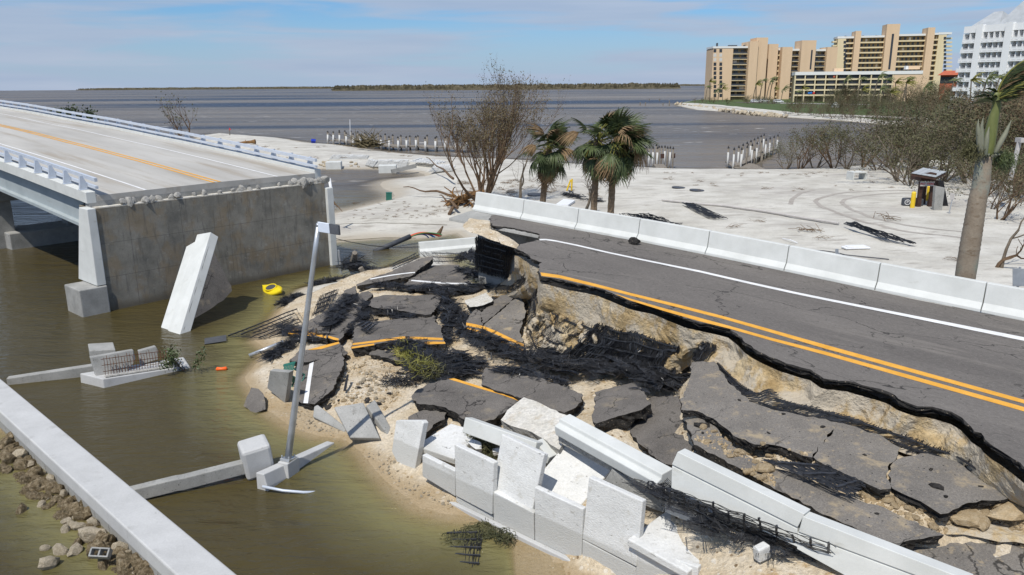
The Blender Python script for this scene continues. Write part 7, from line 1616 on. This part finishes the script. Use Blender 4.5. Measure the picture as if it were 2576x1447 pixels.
for a, b in zip(fp, fp[1:]):
    u_ = Vector((.2, .35, .55)); v_ = Vector((1.4, 2.7, .6)); mb.hexa([a + u_, b + u_, b + v_, a + v_], [q + Vector((0, 0, .18)) for q in (a + u_, b + u_, b + v_, a + v_)])
mb.build('deck', G['timber'], dk); mb = MB(); mb.tube([fp[0] + Vector((.3, .4, 1.9)), fp[0] + Vector((1.3, 1.6, .7))], .09, 5); mb.build('brace', G['timber'], dk)
mb = MB(); p_ = fp[3] + Vector((.4, 2, 1.6)); mb.tube([p_, p_ + Vector((.12, 0, 3.0))], .06, 6); mb.build('mast', G['pvc_white'], dk)
d2 = thing('dock', 'short dock with dark pilings leading into the bay behind the sand lot at right', 'dock')
r1a, r1b, r2a, r2b = U('B3', 62, 468, 0), U('B3', 300, 318, 0), U('B3', 122, 466, 0), U('B3', 408, 326, 0)
for k in range(9): q = k / 8; piling(d2, r1a.lerp(r1b, q), 1.05, k % 2 == 0 or k < 2); piling(d2, r2a.lerp(r2b, q), 1.05, True if k % 3 != 1 else False)
piling(d2, U('B3', 18, 440, 0), 1.0); piling(d2, U('B3', 288, 438, 0), .75, False); piling(d2, U('B3', 228, 415, 0), .75, False); piling(d2, U('B3', 172, 400, 0), .95, False)
mb = MB(); z_ = Vector((0, 0, .62)); mb.hexa([r1a + z_, r2a + z_, r2b + z_, r1b + z_], [q + z_ * 1.25 for q in (r1a, r2a, r2b, r1b)]); e1, e2 = U('B3', 0, 395, .5), U('B3', 330, 470, .35); mb.build('deck', G['timber'], d2)
mb = MB(); a, b, c, d = U('B3', 0, 395, .45), U('B3', 60, 440, .45), U('B3', 340, 470, .3), U('B3', 230, 415, .4); mb.hexa([a, b, c, d], [q + Vector((0, 0, .15)) for q in (a, b, c, d)]); mb.build('landing', G['timber'], d2)
d3 = thing('dock', 'cluster of capped pilings right of the sabal palms', 'dock')
for x, y, sl in ((2305,858,0),(2330,860,1),(2365,862,1),(2395,830,0),(2420,850,0),(2405,865,1),(2445,850,0),(2475,850,1),(2500,862,0),(2525,862,1),(2552,868,0)): piling(d3, U('B1', x, y, .1), .95, bool(sl))
mb = MB(); q = [U('B1', x, y, .3) for x, y in ((2370,850),(2470,850),(2500,880),(2400,880))]; mb.hexa(q, [v + Vector((0, 0, .2)) for v in q]); mb.build('deck', G['timber'], d3)
for x, y in ((2450,790),(2552,785)):
    mb = MB(); p_ = U('B1', x, y + 75, .1); p_.y -= .25; mb.box(-.25, .25, -.02, .02, 1.15, 1.75); o = mb.build('sign', G['kiosk_wood'], d3); o.location = p_
for x, y, h in ((2250,285,1.6),(2300,285,1.6),(2335,245,1.6),(2430,245,1.6),(2463,285,1.2),(2522,288,2.6),(2640,285,2.0)):
    p_ = U('B1', x, y, 0); mb = MB(); mb.tube([(0, 0, -1), (0, 0, h)], .28, 8); o = mb.build('mooring_pile', G['timber'], None); o.location = p_; tag(o, 'lone dark mooring pile out in the bay', 'pile', 'mooring piles in the bay')

# ================================================================ small things
def B(name, m, label, cat, fn, bevel=.0, smooth=False, loc=None, rot=None, parent=None):
    mb = MB(); fn(mb); o = mb.build(name, G[m], parent, bevel=bevel, smooth=smooth)
    if loc is not None: o.location = loc
    if rot is not None: o.rotation_euler = rot
    return tag(o, label, cat)
# kayak
ky = thing('kayak', 'yellow sit in kayak nose up against the debris by the pool', 'kayak', U('A2', 2015, 308, .02), 0); kb = MB(); n_ = 16
half = (U('A2', 1950, 275, 0) - U('A2', 2078, 325, 0)).length / 2 * 1.05; sec = []
for i in range(n_ + 1):
    q = -1 + 2 * i / n_; w_ = .40 * max(.02, (1 - abs(q) ** 2.4)); sec.append([(q * half, w_ * cos(a), .18 * sin(a) * (1 - .5 * q * q) + .10 * q * q + .1) for a in [k * 2 * pi / 12 for k in range(12)]])
for r_ in sec: kb.v.extend(r_)
for i in range(n_):
    for j in range(12): kb.f.append([i * 12 + j, i * 12 + (j + 1) % 12, (i + 1) * 12 + (j + 1) % 12, (i + 1) * 12 + j]); kb.m.append(0)
kb.build('hull', G['kayak_yellow'], ky, smooth=True); a, b = U('A2', 1950, 275, 0), U('A2', 2078, 325, 0); ky.scale = (1.0, 1.0, 1.0); ky.rotation_euler = (.45, -.05, atan2(b.y - a.y, b.x - a.x))
mb = MB(); mb.tube([(half * .42 * cos(a_) - .05 * half, .27 * sin(a_), .285 + .01 * abs(cos(a_))) for a_ in [k * pi / 10 for k in range(21)]], .035, 6); mb.build('cockpit_rim', G['kayak_yellow'], ky, smooth=True)
mb = MB(); mb.add([(half * .40 * cos(k * pi / 10) - .05 * half, .25 * sin(k * pi / 10), .287) for k in range(20)], [tuple(range(20))]); mb.build('cockpit', G['dark_gray'], ky)
B('float', 'float_orange', 'small orange float on the water by the leafy branch', 'float', lambda m: m.tube([(-.2, -.03, 0), (-.16, -.02, .03), (0, 0, .025), (.16, .03, .03), (.2, .04, 0)], [.03, .08, .06, .08, .03], 10), smooth=True, loc=U('A2', 1630, 880, .03))
# green garden chair tipped behind the grey panel
ch = thing('garden_chair', 'dark green plastic garden chair tipped over behind the grey panel', 'chair', U('D1', 250, 345, .55), 0); ch.rotation_euler = (.7, .35, 2.6)
def chairpart(nm, fn): mb = MB(); fn(mb); mb.build(nm, G['chair_green'], ch, bevel=.01)
chairpart('seat', lambda m: [m.box(-.24, .24, -.24 + .082 * k, -.175 + .082 * k, -.02, .015) for k in range(6)]); chairpart('backrest', lambda m: ([m.box(-.26 + .085 * k, -.205 + .085 * k, .25, .275, .06, .5) for k in range(7)], m.box(-.27, .37, .24, .28, .44, .53), m.box(-.27, .37, .24, .28, .03, .09)))
for x_ in (-.24, .24):
    for y_ in (-.22, .24): chairpart('leg', lambda m, x_=x_, y_=y_: m.tube([(x_, y_, 0), (x_ * 1.15, y_ * 1.15, -.42)], [.035, .025], 6))
    chairpart('armrest', lambda m, x_=x_: (m.tube([(x_ * 1.1, -.24, 0), (x_ * 1.15, -.24, .22), (x_ * 1.15, .24, .24)], .028, 6)))
# big conduit with coloured ducts
A, Bp = U('D4', 770, 434, -.15), UT('D4', 1130, 278, 30.5)
cd = thing('cable_conduit', 'black conduit rising from the pool with red blue and green ducts curving out', 'conduit'); A2_ = U('D4', 770, 434, 0); Bp = A2_ + (UY('D4', 1130, 278, A2_.y + 1.6) - A2_)
mb = MB(); mb.tube([A2_ + (A2_ - Bp) * .15, Bp], .17, 14); mb.build('pipe', G['dark_gray'], cd, smooth=True)
for k, (m_, ex, ey) in enumerate((('cable_green', 1500, 262), ('cable_red', 1490, 275), ('cable_red', 1450, 272), ('cable_red', 1470, 280), ('cable_blue', 1420, 288), ('cable_blue', 1345, 296), ('cable_blue', 1400, 285))):
    E_p = UY('D4', ex, ey, Bp.y + .8); d_ = (Bp - A2_).normalized(); o_ = Vector((0, .04 * (k - 3), .05 * ((k * 2) % 5 - 2) / 2)); pts = []
    for j in range(15):
        q = j / 14; c1 = Bp + d_ * 1.2 + Vector((0, 0, .12 - .03 * k)); p_ = (Bp + o_) * (1 - q) ** 2 + (c1 + o_) * 2 * q * (1 - q) + E_p * q * q; pts.append(p_)
    mb = MB(); mb.tube(pts, .042, 6); mb.build('duct', G[m_], cd, smooth=True)
# debris by the pool
B('wood_post', 'timber', 'short grey pile stub wrapped in mesh at the pool edge', 'post', lambda m: m.tube([U('D4', 460, 640, .3), U('D4', 480, 560, 1.0), U('D4', 490, 465, 1.6)], [.28, .24, .14], 8)); B('metal_post', 'pole_metal', 'thin leaning metal post left of the wrapped stub', 'post', lambda m: m.tube([U('D4', 335, 720, 0), UY('D4', 300, 435, U('D4', 335, 720, 0).y)], .055, 8)); B('log', 'timber', 'weathered timber sticking out of the mesh heap', 'log', lambda m: m.tube([U('D4', 640, 775, .3), U('D4', 555, 640, 1.0)], [.16, .14], 7))
B('cable', 'cap_black', 'thin black cable slung from the abutment over the pool', 'cable', lambda m: m.tube([UT('D4', 205, 288, 27.3).lerp(U('D4', 1240, 400, .8), q) - Vector((0, 0, .25 * sin(pi * q))) for q in (0, .2, .4, .6, .8, 1)], .025, 4))
B('pipe', 'pole_metal', 'short grey pipe pointing at the water below the netted slab', 'pipe', lambda m: m.tube([U('A2', 1832, 778, .12), U('A2', 2085, 676, .5)], .075, 10), smooth=True)
B('grating', 'dark_gray', 'half sunk ribbed plate at the end of the torn mesh sheet', 'grating', lambda m: [m.tube([U('A2', 1505, 690 - 11 * k, .04), U('A2', 1665, 665 - 11 * k, .1)], .05, 5) for k in range(4)])
for k, (a, b, lb) in enumerate((((1350,665), (1550,1160), ''),)): pass
B('plank', 'cap_black', 'thin dark strip standing in the sand beside the striped slab', 'plank', lambda m: m.hexa([U('D1', 668, 440, .6), U('D1', 690, 445, .6), U('D1', 690, 440, .62), U('D1', 670, 436, .62)], [U('D1', 695, 310, .95), U('D1', 714, 312, .95), U('D1', 714, 308, .97), U('D1', 695, 306, .97)]))
# far side small things
B('white_post', 'pvc_white', 'tall white pvc post leaning in the pond beside the bridge end', 'post', lambda m: m.tube([UY('C5', 2195, 1150, 57), UY('C5', 2125, 735, 57)], .11, 8), smooth=True)
B('driftwood', 'bark_brown', 'bent root hanging from the foot of the white pvc post', 'driftwood', lambda m: (m.tube([UY('C5', 2170, 1040, 56.8), UY('C5', 2205, 1090, 56.6), UY('C5', 2260, 1140, 56.4), UY('C5', 2305, 1195, 56.2)], [.09, .06, .04, .02], 5), m.tube([UY('C5', 2190, 1060, 56.7), UY('C5', 2190, 1160, 56.6)], [.06, .02], 4)))
eb = U('B4', 1340, 960, .1); B('utility_box', 'chair_green', 'dark green utility cabinet standing at the pond edge', 'cabinet', lambda m: (m.box(-.27, .27, -.2, .2, -.2, .62), m.box(-.29, .29, -.22, .22, .62, .68)), .015, loc=eb, rot=(0, .04, .2))
bb = U('B4', 612, 425, .3); B('bin', 'bin_blue', 'blue plastic bin lying on the spit left of the long dock', 'bin', lambda m: m.hexa([(-.34, -.3, 0), (.34, -.3, 0), (.34, .3, 0), (-.34, .3, 0)], [(-.42, -.36, .75), (.42, -.36, .75), (.42, .36, .75), (-.42, .36, .75)]), .03, loc=bb + Vector((0, 0, .1)), rot=(.5, .1, .2))
mk = thing('channel_marker', 'dark post with a small red triangle at the water beyond the spit', 'marker', UY('C5', 757, 150, 168)); mk.location.z = .2; mb = MB(); mb.tube([(0, 0, -.5), (0, 0, 1.75)], .11, 8); mb.build('post', G['timber'], mk); mb = MB(); mb.add([(-.05, -.15, 1.55), (.4, -.15, 1.6), (.12, -.15, 2.1), (-.05, -.12, 1.55), (.4, -.12, 1.6), (.12, -.12, 2.1)], [(0, 1, 2), (5, 4, 3), (0, 3, 4, 1), (1, 4, 5, 2), (2, 5, 3, 0)]); mb.build('board', G['sign_red'], mk)
dl = UY('C5', 1000, 335, 140); dl.z = .7; B('driftwood_log', 'root_wood', 'thick driftwood log lying on the spit seen over the railing', 'log', lambda m: (m.tube([(-2.4, 0, .15), (-1.6, .1, .25), (-.4, .1, .35), (.8, 0, .4), (1.5, 0, .45)], [.06, .14, .22, .28, .45], 9), m.tube([(-.4, .1, .35), (-.2, .1, .8)], [.1, .03], 5)), loc=dl)
B('root_ball', 'leaf_brown', 'brown root ball of a washed up tree in front of the long dock', 'root ball', lambda m: [m.tube([Vector((0, 0, .6)), Vector((random.gauss(0, 1.4), random.gauss(0, 1), .6 + abs(random.gauss(0, .9)))) * .8, Vector((random.gauss(0, 2.0), random.gauss(0, 1.2), .6 + abs(random.gauss(0, 1.1))))], [.2, .1, .03], 4) for k in range(90)], loc=U('B4', 1145, 485, .3))
def blockmat(label, f, q, nu, nv, zs):
    c = [U(f, x, y, z) for (x, y), z in zip(q, zs)]; o = thing('block_mat', label, 'concrete mat'); nn_ = (c[1] - c[0]).cross(c[3] - c[0]).normalized(); nn_ = nn_ if nn_.z > 0 else -nn_
    u_ = (c[1] - c[0]) / nu; v_ = (c[3] - c[0]) / nv; bm_ = MB(); a, b = .46, .46
    def at(x, y, z): return u_ * x + v_ * y + nn_ * z
    def bx(x0, x1, y0, y1): bm_.hexa([at(x0, y0, 0), at(x1, y0, 0), at(x1, y1, 0), at(x0, y1, 0)], [at(x0, y0, .12), at(x1, y0, .12), at(x1, y1, .12), at(x0, y1, .12)])
    bx(-a, a, -b, -.24); bx(-a, a, .24, b); bx(-a, -.26, -.238, .238); bx(.26, a, -.238, .238); bx(-.09, .09, -.238, .238)
    me = bm_.mesh('block', [G['concrete_panel']])
    for i in range(nu):
        for j in range(nv):
            w_ = .12 * nz(i * .5, j * .5, len(label)); p_ = c[0].lerp(c[1], (i + .5) / nu).lerp(c[3].lerp(c[2], (i + .5) / nu), (j + .5) / nv) + Vector((0, 0, .1 + w_)); ob = link('block', me, o); ob.location = p_; ob.rotation_euler = (.1 * nz(i, j), .1 * nz(j, i), 0)
blockmat('holed concrete block mat sliding into the north edge of the pond, largest of them', 'B4', [(1200,655),(1500,672),(1535,585),(1240,590)], 11, 6, (.1,.1,.75,.7)); blockmat('tilted corner of block mat left of the largest mat', 'B4', [(1110,640),(1190,658),(1235,595),(1150,580)], 4, 5, (.15,.1,.75,.7)); blockmat('small rounded block mat at the right of the pond', 'B4', [(1720,705),(1960,690),(1975,650),(1790,635)], 9, 4, (.3,.4,.75,.8)); blockmat('flat block mat half covered in sand on the spit', 'B4', [(760,585),(1130,575),(1150,545),(800,540)], 14, 3, (.5,.5,.6,.6)); blockmat('far block mat seen over the end of the railing', 'B4', [(230,540),(640,575),(700,545),(300,505)], 16, 4, (.4,.4,.5,.5)); blockmat('ragged block mat under weeds behind the largest mat', 'B4', [(1545,605),(1800,625),(1890,610),(1640,572)], 10, 3, (.75,.75,.8,.8))
for x, y, w_, lb in ((1330,685,1.1,'grey cubic block at the end of a beam in the pond'), (812,648,1.0,'grey cubic block on the pond edge beside the railing end')):
    B('concrete_block', 'concrete_white', lb, 'concrete block', lambda m: m.box(-w_, w_, -.8, .8, -.8, .95), .06, loc=U('B4', x, y + 15, 0), rot=(0, 0, .1))
B('concrete_beam', 'concrete_gray', 'grey beam sloping from the pond block up to the block mat', 'beam', lambda m: m.tube([U('B4', 1365, 690, .35), U('B4', 1600, 635, .9)], [.34, .34], 4)); B('concrete_slab', 'concrete_gray', 'dark grey broken slab on the pond edge', 'slab', lambda m: m.hexa([U('B4', 735, 655, .1), U('B4', 800, 650, .1), U('B4', 860, 610, .4), U('B4', 745, 625, .3)], [U('B4', 735, 618, .6), U('B4', 790, 605, .7), U('B4', 858, 598, .8), U('B4', 745, 610, .8)]), .02)
B('log', 'bark_brown', 'sawn log end lying on the sand by the last far barrier', 'log', lambda m: m.tube([U('B4', 1920, 1100, .6), U('B4', 1955, 1040, .9)], [.13, .15], 9)); B('log', 'bark_brown', 'pointed stake sticking up behind the fallen white barrier', 'stake', lambda m: m.tube([U('D4', 1460, 250, .4), UY('D4', 1510, 160, U('D4', 1460, 250, .4).y)], [.16, .05], 8))
rs = random.Random(12)
scatter('B4', [(640,600),(1050,600),(1100,650),(1000,660),(660,655)], 22, .2, .5, PR, 'shore_rock', 'rough stone along the north edge of the pond', 'stone', 'stones along the pond edge', seed=41)
# kiosk
kb_ = U('D7', 312, 325, 1.15); KY = kb_.y; ks = thing('pay_kiosk', 'brown wooden pay station shelter with a PAY HERE sign', 'kiosk')
def kp(x, y, dY=0.0): return UY('D7', x, y, KY + dY)
for (x0, y0, x1, y1, dY) in ((312,325,338,140,0), (395,335,425,150,.05), (345,300,362,150,1.5), (428,312,448,130,1.6)):
    mb = MB(); a, b = kp(x0, y0, dY), kp(x1, y1, dY); mb.tube([a, Vector((a.x, a.y, b.z))], .17, 4); mb.tube([a, a + Vector((0, 0, .7))], .21, 4); mb.build('post', G['kiosk_wood'], ks)
r4 = [kp(262, 98, -.6), kp(440, 128, -.7), kp(517, 88, 2.0), None]; r4[3] = r4[0] + r4[2] - r4[1]; mb = MB(); mb.hexa(r4, [v + Vector((0, 0, .14)) for v in r4]); mb.build('roof_frame', G['kiosk_wood'], ks)
for i in range(5):
    a0_, a1_ = i / 5 + .006, (i + 1) / 5 - .006; q = [r4[0].lerp(r4[1], a0_), r4[0].lerp(r4[1], a1_), r4[3].lerp(r4[2], a1_), r4[3].lerp(r4[2], a0_)]; mb = MB(); mb.hexa([v + Vector((0, 0, .20)) for v in q], [v + Vector((0, 0, .235)) for v in q]); mb.build('roof_sheet', G['roof_metal'], ks)
mb = MB(); q = [kp(330, 140, -.25), kp(428, 140, -.25)]; zz = kp(380, 172, -.25).z; z1_ = kp(380, 140, -.25).z; mb.box(q[0].x, q[1].x, KY - .3, KY - .25, zz, z1_); sg = mb.build('sign', G['sign_gray'], ks)
mb = MB(); mb.box(kp(330, 130).x, kp(440, 130).x, KY - .05, KY + 1.5, z1_ + .02, z1_ + .62); mb.build('lintel', G['kiosk_wood'], ks)
def text(body, size, loc, rot, m, parent, name='lettering'):
    c = bpy.data.curves.new(name, 'FONT'); c.body = body; c.size = size; c.align_x = 'CENTER'; c.align_y = 'CENTER'; c.extrude = .006; t0 = bpy.data.objects.new(name, c); COL.objects.link(t0)
    dg = bpy.context.evaluated_depsgraph_get(); me = bpy.data.meshes.new_from_object(t0.evaluated_get(dg)); bpy.data.objects.remove(t0); me.materials.clear(); me.materials.append(G[m]); o = link(name, me, parent); o.location = loc; o.rotation_euler = rot; return o
text('PAY  HERE', (z1_ - zz) * .66, ((q[0].x + q[1].x) / 2, KY - .31, (zz + z1_) / 2), (pi / 2, 0, 0), 'sign_red', sg)
for x, yt, yb, dY, lb in ((273, 212, 332, -.4, 'yellow bollard standing in front of the kiosk at its left'), (386, 168, 278, 3.0, 'yellow bollard behind the kiosk, right one'), (341, 170, 282, 2.8, 'yellow bollard behind the kiosk, left one')):
    p_ = U('D7', x - 3, yb, 1.15); zt_ = UY('D7', x + 8, yt, p_.y).z; B('bollard', 'bollard_yellow', lb, 'bollard', lambda m: m.tube([(0, 0, -.3), (0, 0, zt_ - p_.z - .1), (0, 0, zt_ - p_.z)], [.17, .17, .1], 12), smooth=False, loc=p_)
ps = thing('pay_station', 'dark pay station cabinet lying on the sand with a white circled P', 'pay station', U('D7', 252, 320, 1.15)); sx = (U('D7', 350, 320, 1.15) - U('D7', 205, 305, 1.15)).length
mb = MB(); mb.box(-sx * .33, sx * .67, 0, .6, 0, .62); mb.build('cabinet', G['dark_gray'], ps, bevel=.12); ps.rotation_euler = (0, 0, -.16)
mb = MB(); 
for k in range(24):
    a, b = k / 24 * 2 * pi, (k + 1) / 24 * 2 * pi; mb.add([(cos(a) * .17, 0, sin(a) * .17), (cos(b) * .17, 0, sin(b) * .17), (cos(b) * .21, 0, sin(b) * .21), (cos(a) * .21, 0, sin(a) * .21)], [(0, 1, 2, 3)])
o = mb.build('ring', G['pvc_white'], ps); o.location = (-sx * .13, -.012, .33); text('P', .3, (-sx * .13, -.014, .33), (pi / 2, 0, 0), 'pvc_white', ps)
p_ = U('D7', 450, 352, 1.15); B('meter_post', 'concrete_gray', 'grey broken cabinet standing right of the kiosk', 'cabinet', lambda m: m.hexa([(-.3, -.15, -.2), (.3, -.15, -.2), (.3, .2, -.2), (-.3, .2, -.2)], [(-.42, -.15, 1.9), (.3, -.15, 1.75), (.3, .2, 1.75), (-.42, .2, 1.9)]), .02, loc=p_)
p_ = U('D7', 508, 318, 1.15); B('post', 'cap_black', 'short black post leaning beyond the kiosk', 'post', lambda m: m.hexa([(-.1, -.15, -.2), (.25, -.15, -.2), (.25, .15, -.2), (-.1, .15, -.2)], [(-.75, -.15, 1.9), (-.45, -.15, 2.0), (-.45, .15, 2.0), (-.75, .15, 1.9)]), loc=p_)
def signpost(label, f, x0, y0, x1, y1, bx0, by0, bx1, by1, Y, m='dark_gray'):
    o = thing('sign_post', label, 'sign'); a, b = UY(f, x0, y0, Y), UY(f, x1, y1, Y); mb = MB(); mb.tube([a, b], .035, 6); mb.build('post', G['pole_metal'], o); q = [UY(f, x, y, Y - .06) for x, y in ((bx0, by1), (bx1, by1), (bx1, by0), (bx0, by0))]; mb = MB(); mb.hexa(q, [v + Vector((0, -.02, 0)) for v in q]); mb.build('plate', G[m], o, bevel=.004)
signpost('small pale sign on a thin post between the kiosk and the grey palm', 'D7', 536, 382, 572, 225, 545, 225, 576, 270, U('D7', 536, 382, 1.15).y, 'sign_gray'); yb = UT('P', 2560, 715, 27.4).y
signpost('back of a grey sign behind the rightmost far barrier', 'P', 2556, 760, 2566, 672, 2547, 676, 2577, 720, yb, 'pole_metal'); yb = UT('P', 2105, 648, 27.2).y
signpost('edge of a small sign behind the seventh far barrier', 'P', 2107, 690, 2110, 636, 2101, 626, 2109, 650, yb, 'pole_metal')
p_ = U('B3', 1065, 540, 1.1); w_ = (U('B3', 1130, 540, 1.1) - U('B3', 1003, 535, 1.1)).length / 2; B('culvert_box', 'concrete_white', 'hollow concrete box lying open towards the lot at the brush edge', 'culvert', lambda m: (m.box(-w_, w_, -.1, 1.2, -.1, .06), m.box(-w_, w_, -.1, 1.2, .72, .85), m.box(-w_, -w_ + .14, -.1, 1.2, .061, .719), m.box(w_ - .14, w_, -.1, 1.2, .061, .719)), .02, loc=p_, rot=(0, 0, .12))
pts = [on_ground('B3', x, y, .12) for x, y in ((-500,705), (-220,735), (0,752), (80,765), (300,795), (650,855), (900,895))]; B('pipe', 'sign_gray', 'long thin pale pipe lying across the sand lot', 'pipe', lambda m: m.tube(resample(pts, 30), .09, 6))
for k, (x, y, w_) in enumerate(((640,150,75), (1680,97,50), (1815,117,55))): B('manhole_cover', 'dark_gray', ('dark plate on the sand left of the left palm', 'far dark plate on the sand beyond the palms', 'near dark plate on the sand beyond the palms')[k], 'plate', lambda m: m.tube([(0, 0, 0), (0, 0, .06)], (U('A8', x + w_, y, 1.1) - U('A8', x, y, 1.1)).length, 16), loc=on_ground('A8', x, y, .03), rot=(.03, .05, 0))
B('panel', 'pvc_white', 'white sheet lying on the sand between the left and middle palms', 'sheet', lambda m: m.hexa([on_ground('A8', x, y, .05) for x, y in ((770,240), (870,238), (920,205), (835,195))], [on_ground('A8', x, y, .22) for x, y in ((770,240), (870,238), (920,205), (835,195))])); B('post', 'bollard_yellow', 'yellow post standing behind the left palm', 'post', lambda m: m.tube([(0, 0, -.2), (0, 0, 1.0)], .08, 8), loc=on_ground('A8', 697, 125)); B('post', 'bollard_yellow', 'yellow topped pair of leaning posts left of the forked dead tree', 'post', lambda m: (m.tube([(0, 0, -.2), (.05, 0, 1.1)], .08, 8), m.tube([(-.5, 0, -.2), (-.08, 0, 1.0)], .08, 8)), loc=on_ground('A8', 893, 115))
B('white_tray', 'pvc_white', 'white plastic lid lying on the sand behind the seventh far barrier', 'lid', lambda m: (m.box(-.75, .75, -.3, .3, 0, .1), m.box(-.6, .6, -.22, .22, .1, .16)), .04, loc=on_ground('B3', 1035, 1080, .02), rot=(0, 0, .1)); B('stick', 'pvc_white', 'thin white stick broken in the middle on the sand', 'stick', lambda m: m.tube([on_ground('B3', 455, 1010, .08), on_ground('B3', 515, 1030, .15), on_ground('B3', 572, 1045, .08)], .03, 5))
# tyre tracks in the sand
mat('track_sand', [(0.3, (0.30, 0.27, 0.235)), (0.7, (0.40, 0.37, 0.33))], scale=1.5, rough=.95, bump=.8, bscale=9, bdist=.05, fine=.2, world=True)
for k, t_ in enumerate(([(1520,622),(1200,622),(1000,632),(860,650),(740,685),(715,705),(760,745),(900,800),(1100,870),(1350,930),(1600,965),(1900,995)], [(1540,640),(1250,645),(1080,662),(950,690),(925,715),(980,760),(1150,830),(1400,890),(1700,930),(1900,950)], [(700,615),(600,640),(530,690),(520,730)])): strip('tyre_track', 'track_sand', 'B3', t_, .38, 'stuff', dz=.012)
# wind blown twigs and wrack on the sand
TW = []
for i in range(4):
    mb = MB(); r2 = random.Random(i)
    for k in range(16): a = r2.gauss(0, .5); c = Vector((r2.gauss(0, .3), r2.gauss(0, .14), .03 + abs(r2.gauss(0, .05)))); d_ = Vector((cos(a), sin(a), r2.gauss(0, .25))) * r2.uniform(.1, .35); mb.tube([c - d_, c + Vector((0, 0, .03)), c + d_], .010, 3)
    TW.append(mb.mesh('twigs', [G['dead_twig']]))
rs = random.Random(50)
def twig(f, x, y, s_, label, group=None):
    o = link('twigs', rs.choice(TW)); o.location = on_ground(f, x, y, .02); o.scale = (s_,) * 3; o.rotation_euler = (0, 0, rs.random() * 3); tag(o, label, 'twigs', group)
for x, y, s_ in ((660,945,1.7), (1293,853,1.8), (1820,1175,.8), (760,1005,.9), (60,915,.9), (265,870,.8)): twig('B3', x, y, s_, 'small heap of dry brown twigs on the sand lot', 'twig heaps on the lot')
for k in range(60): twig('B3', rs.uniform(-500, 1900), 480 + 150 * rs.random() ** 2, rs.uniform(.35, .9), 'scrap of wrack on the sand near the bay', 'wrack near the bay')
for k in range(70): twig('B4', rs.uniform(900, 2000), 980 + 180 * rs.random(), rs.uniform(.2, .5), 'scrap of wrack on the sand tongue by the pond', 'wrack on the sand tongue')
for k in range(60): twig('A8', rs.uniform(0, 1100), 40 + 160 * rs.random(), rs.uniform(.5, 1.4), 'scrap of dead branches round the stripped tree and palms', 'litter round the trees')
for k in range(40): twig('B4', rs.uniform(100, 2000), 440 + 140 * rs.random(), rs.uniform(.4, 1.0), 'scrap of wrack on the spit', 'wrack on the spit')
for i, y in enumerate((1192, 1332)): strip('wrack_line', 'leaf_brown', 'B4', [(800, y + 12), (1000, y), (1300, y - 4 + 6 * i), (1600, y + 4), (1900, y + 15)] if i == 0 else [(790, 1362), (1000, 1350), (1300, 1330), (1600, 1334)], .10, 'stuff', dz=.015)
B('cable', 'dark_gray', 'thin cable trailing across the sand behind the far barriers', 'cable', lambda m: m.tube(resample([on_ground('B3', x, y, .04) for x, y in ((-600,1010), (0,1060), (420,1072), (870,1110), (930,1132), (1300,1170))], 20), .03, 4))
p_ = UY('B5', 1215, 1370, 58); B('lamp_post', 'sign_gray', 'leaning grey lamp post in the brush right of the grey palm', 'post', lambda m: (m.tube([UY('B5', 1205, 1380, 58), UY('B5', 1285, 1040, 58)], .16, 8), m.box(UY('B5', 1268, 1040, 58).x, UY('B5', 1310, 1040, 58).x, 57.6, 58.3, UY('B5', 1285, 1045, 58).z, UY('B5', 1285, 1005, 58).z)))
rs = random.Random(91)
for k in range(18): pass
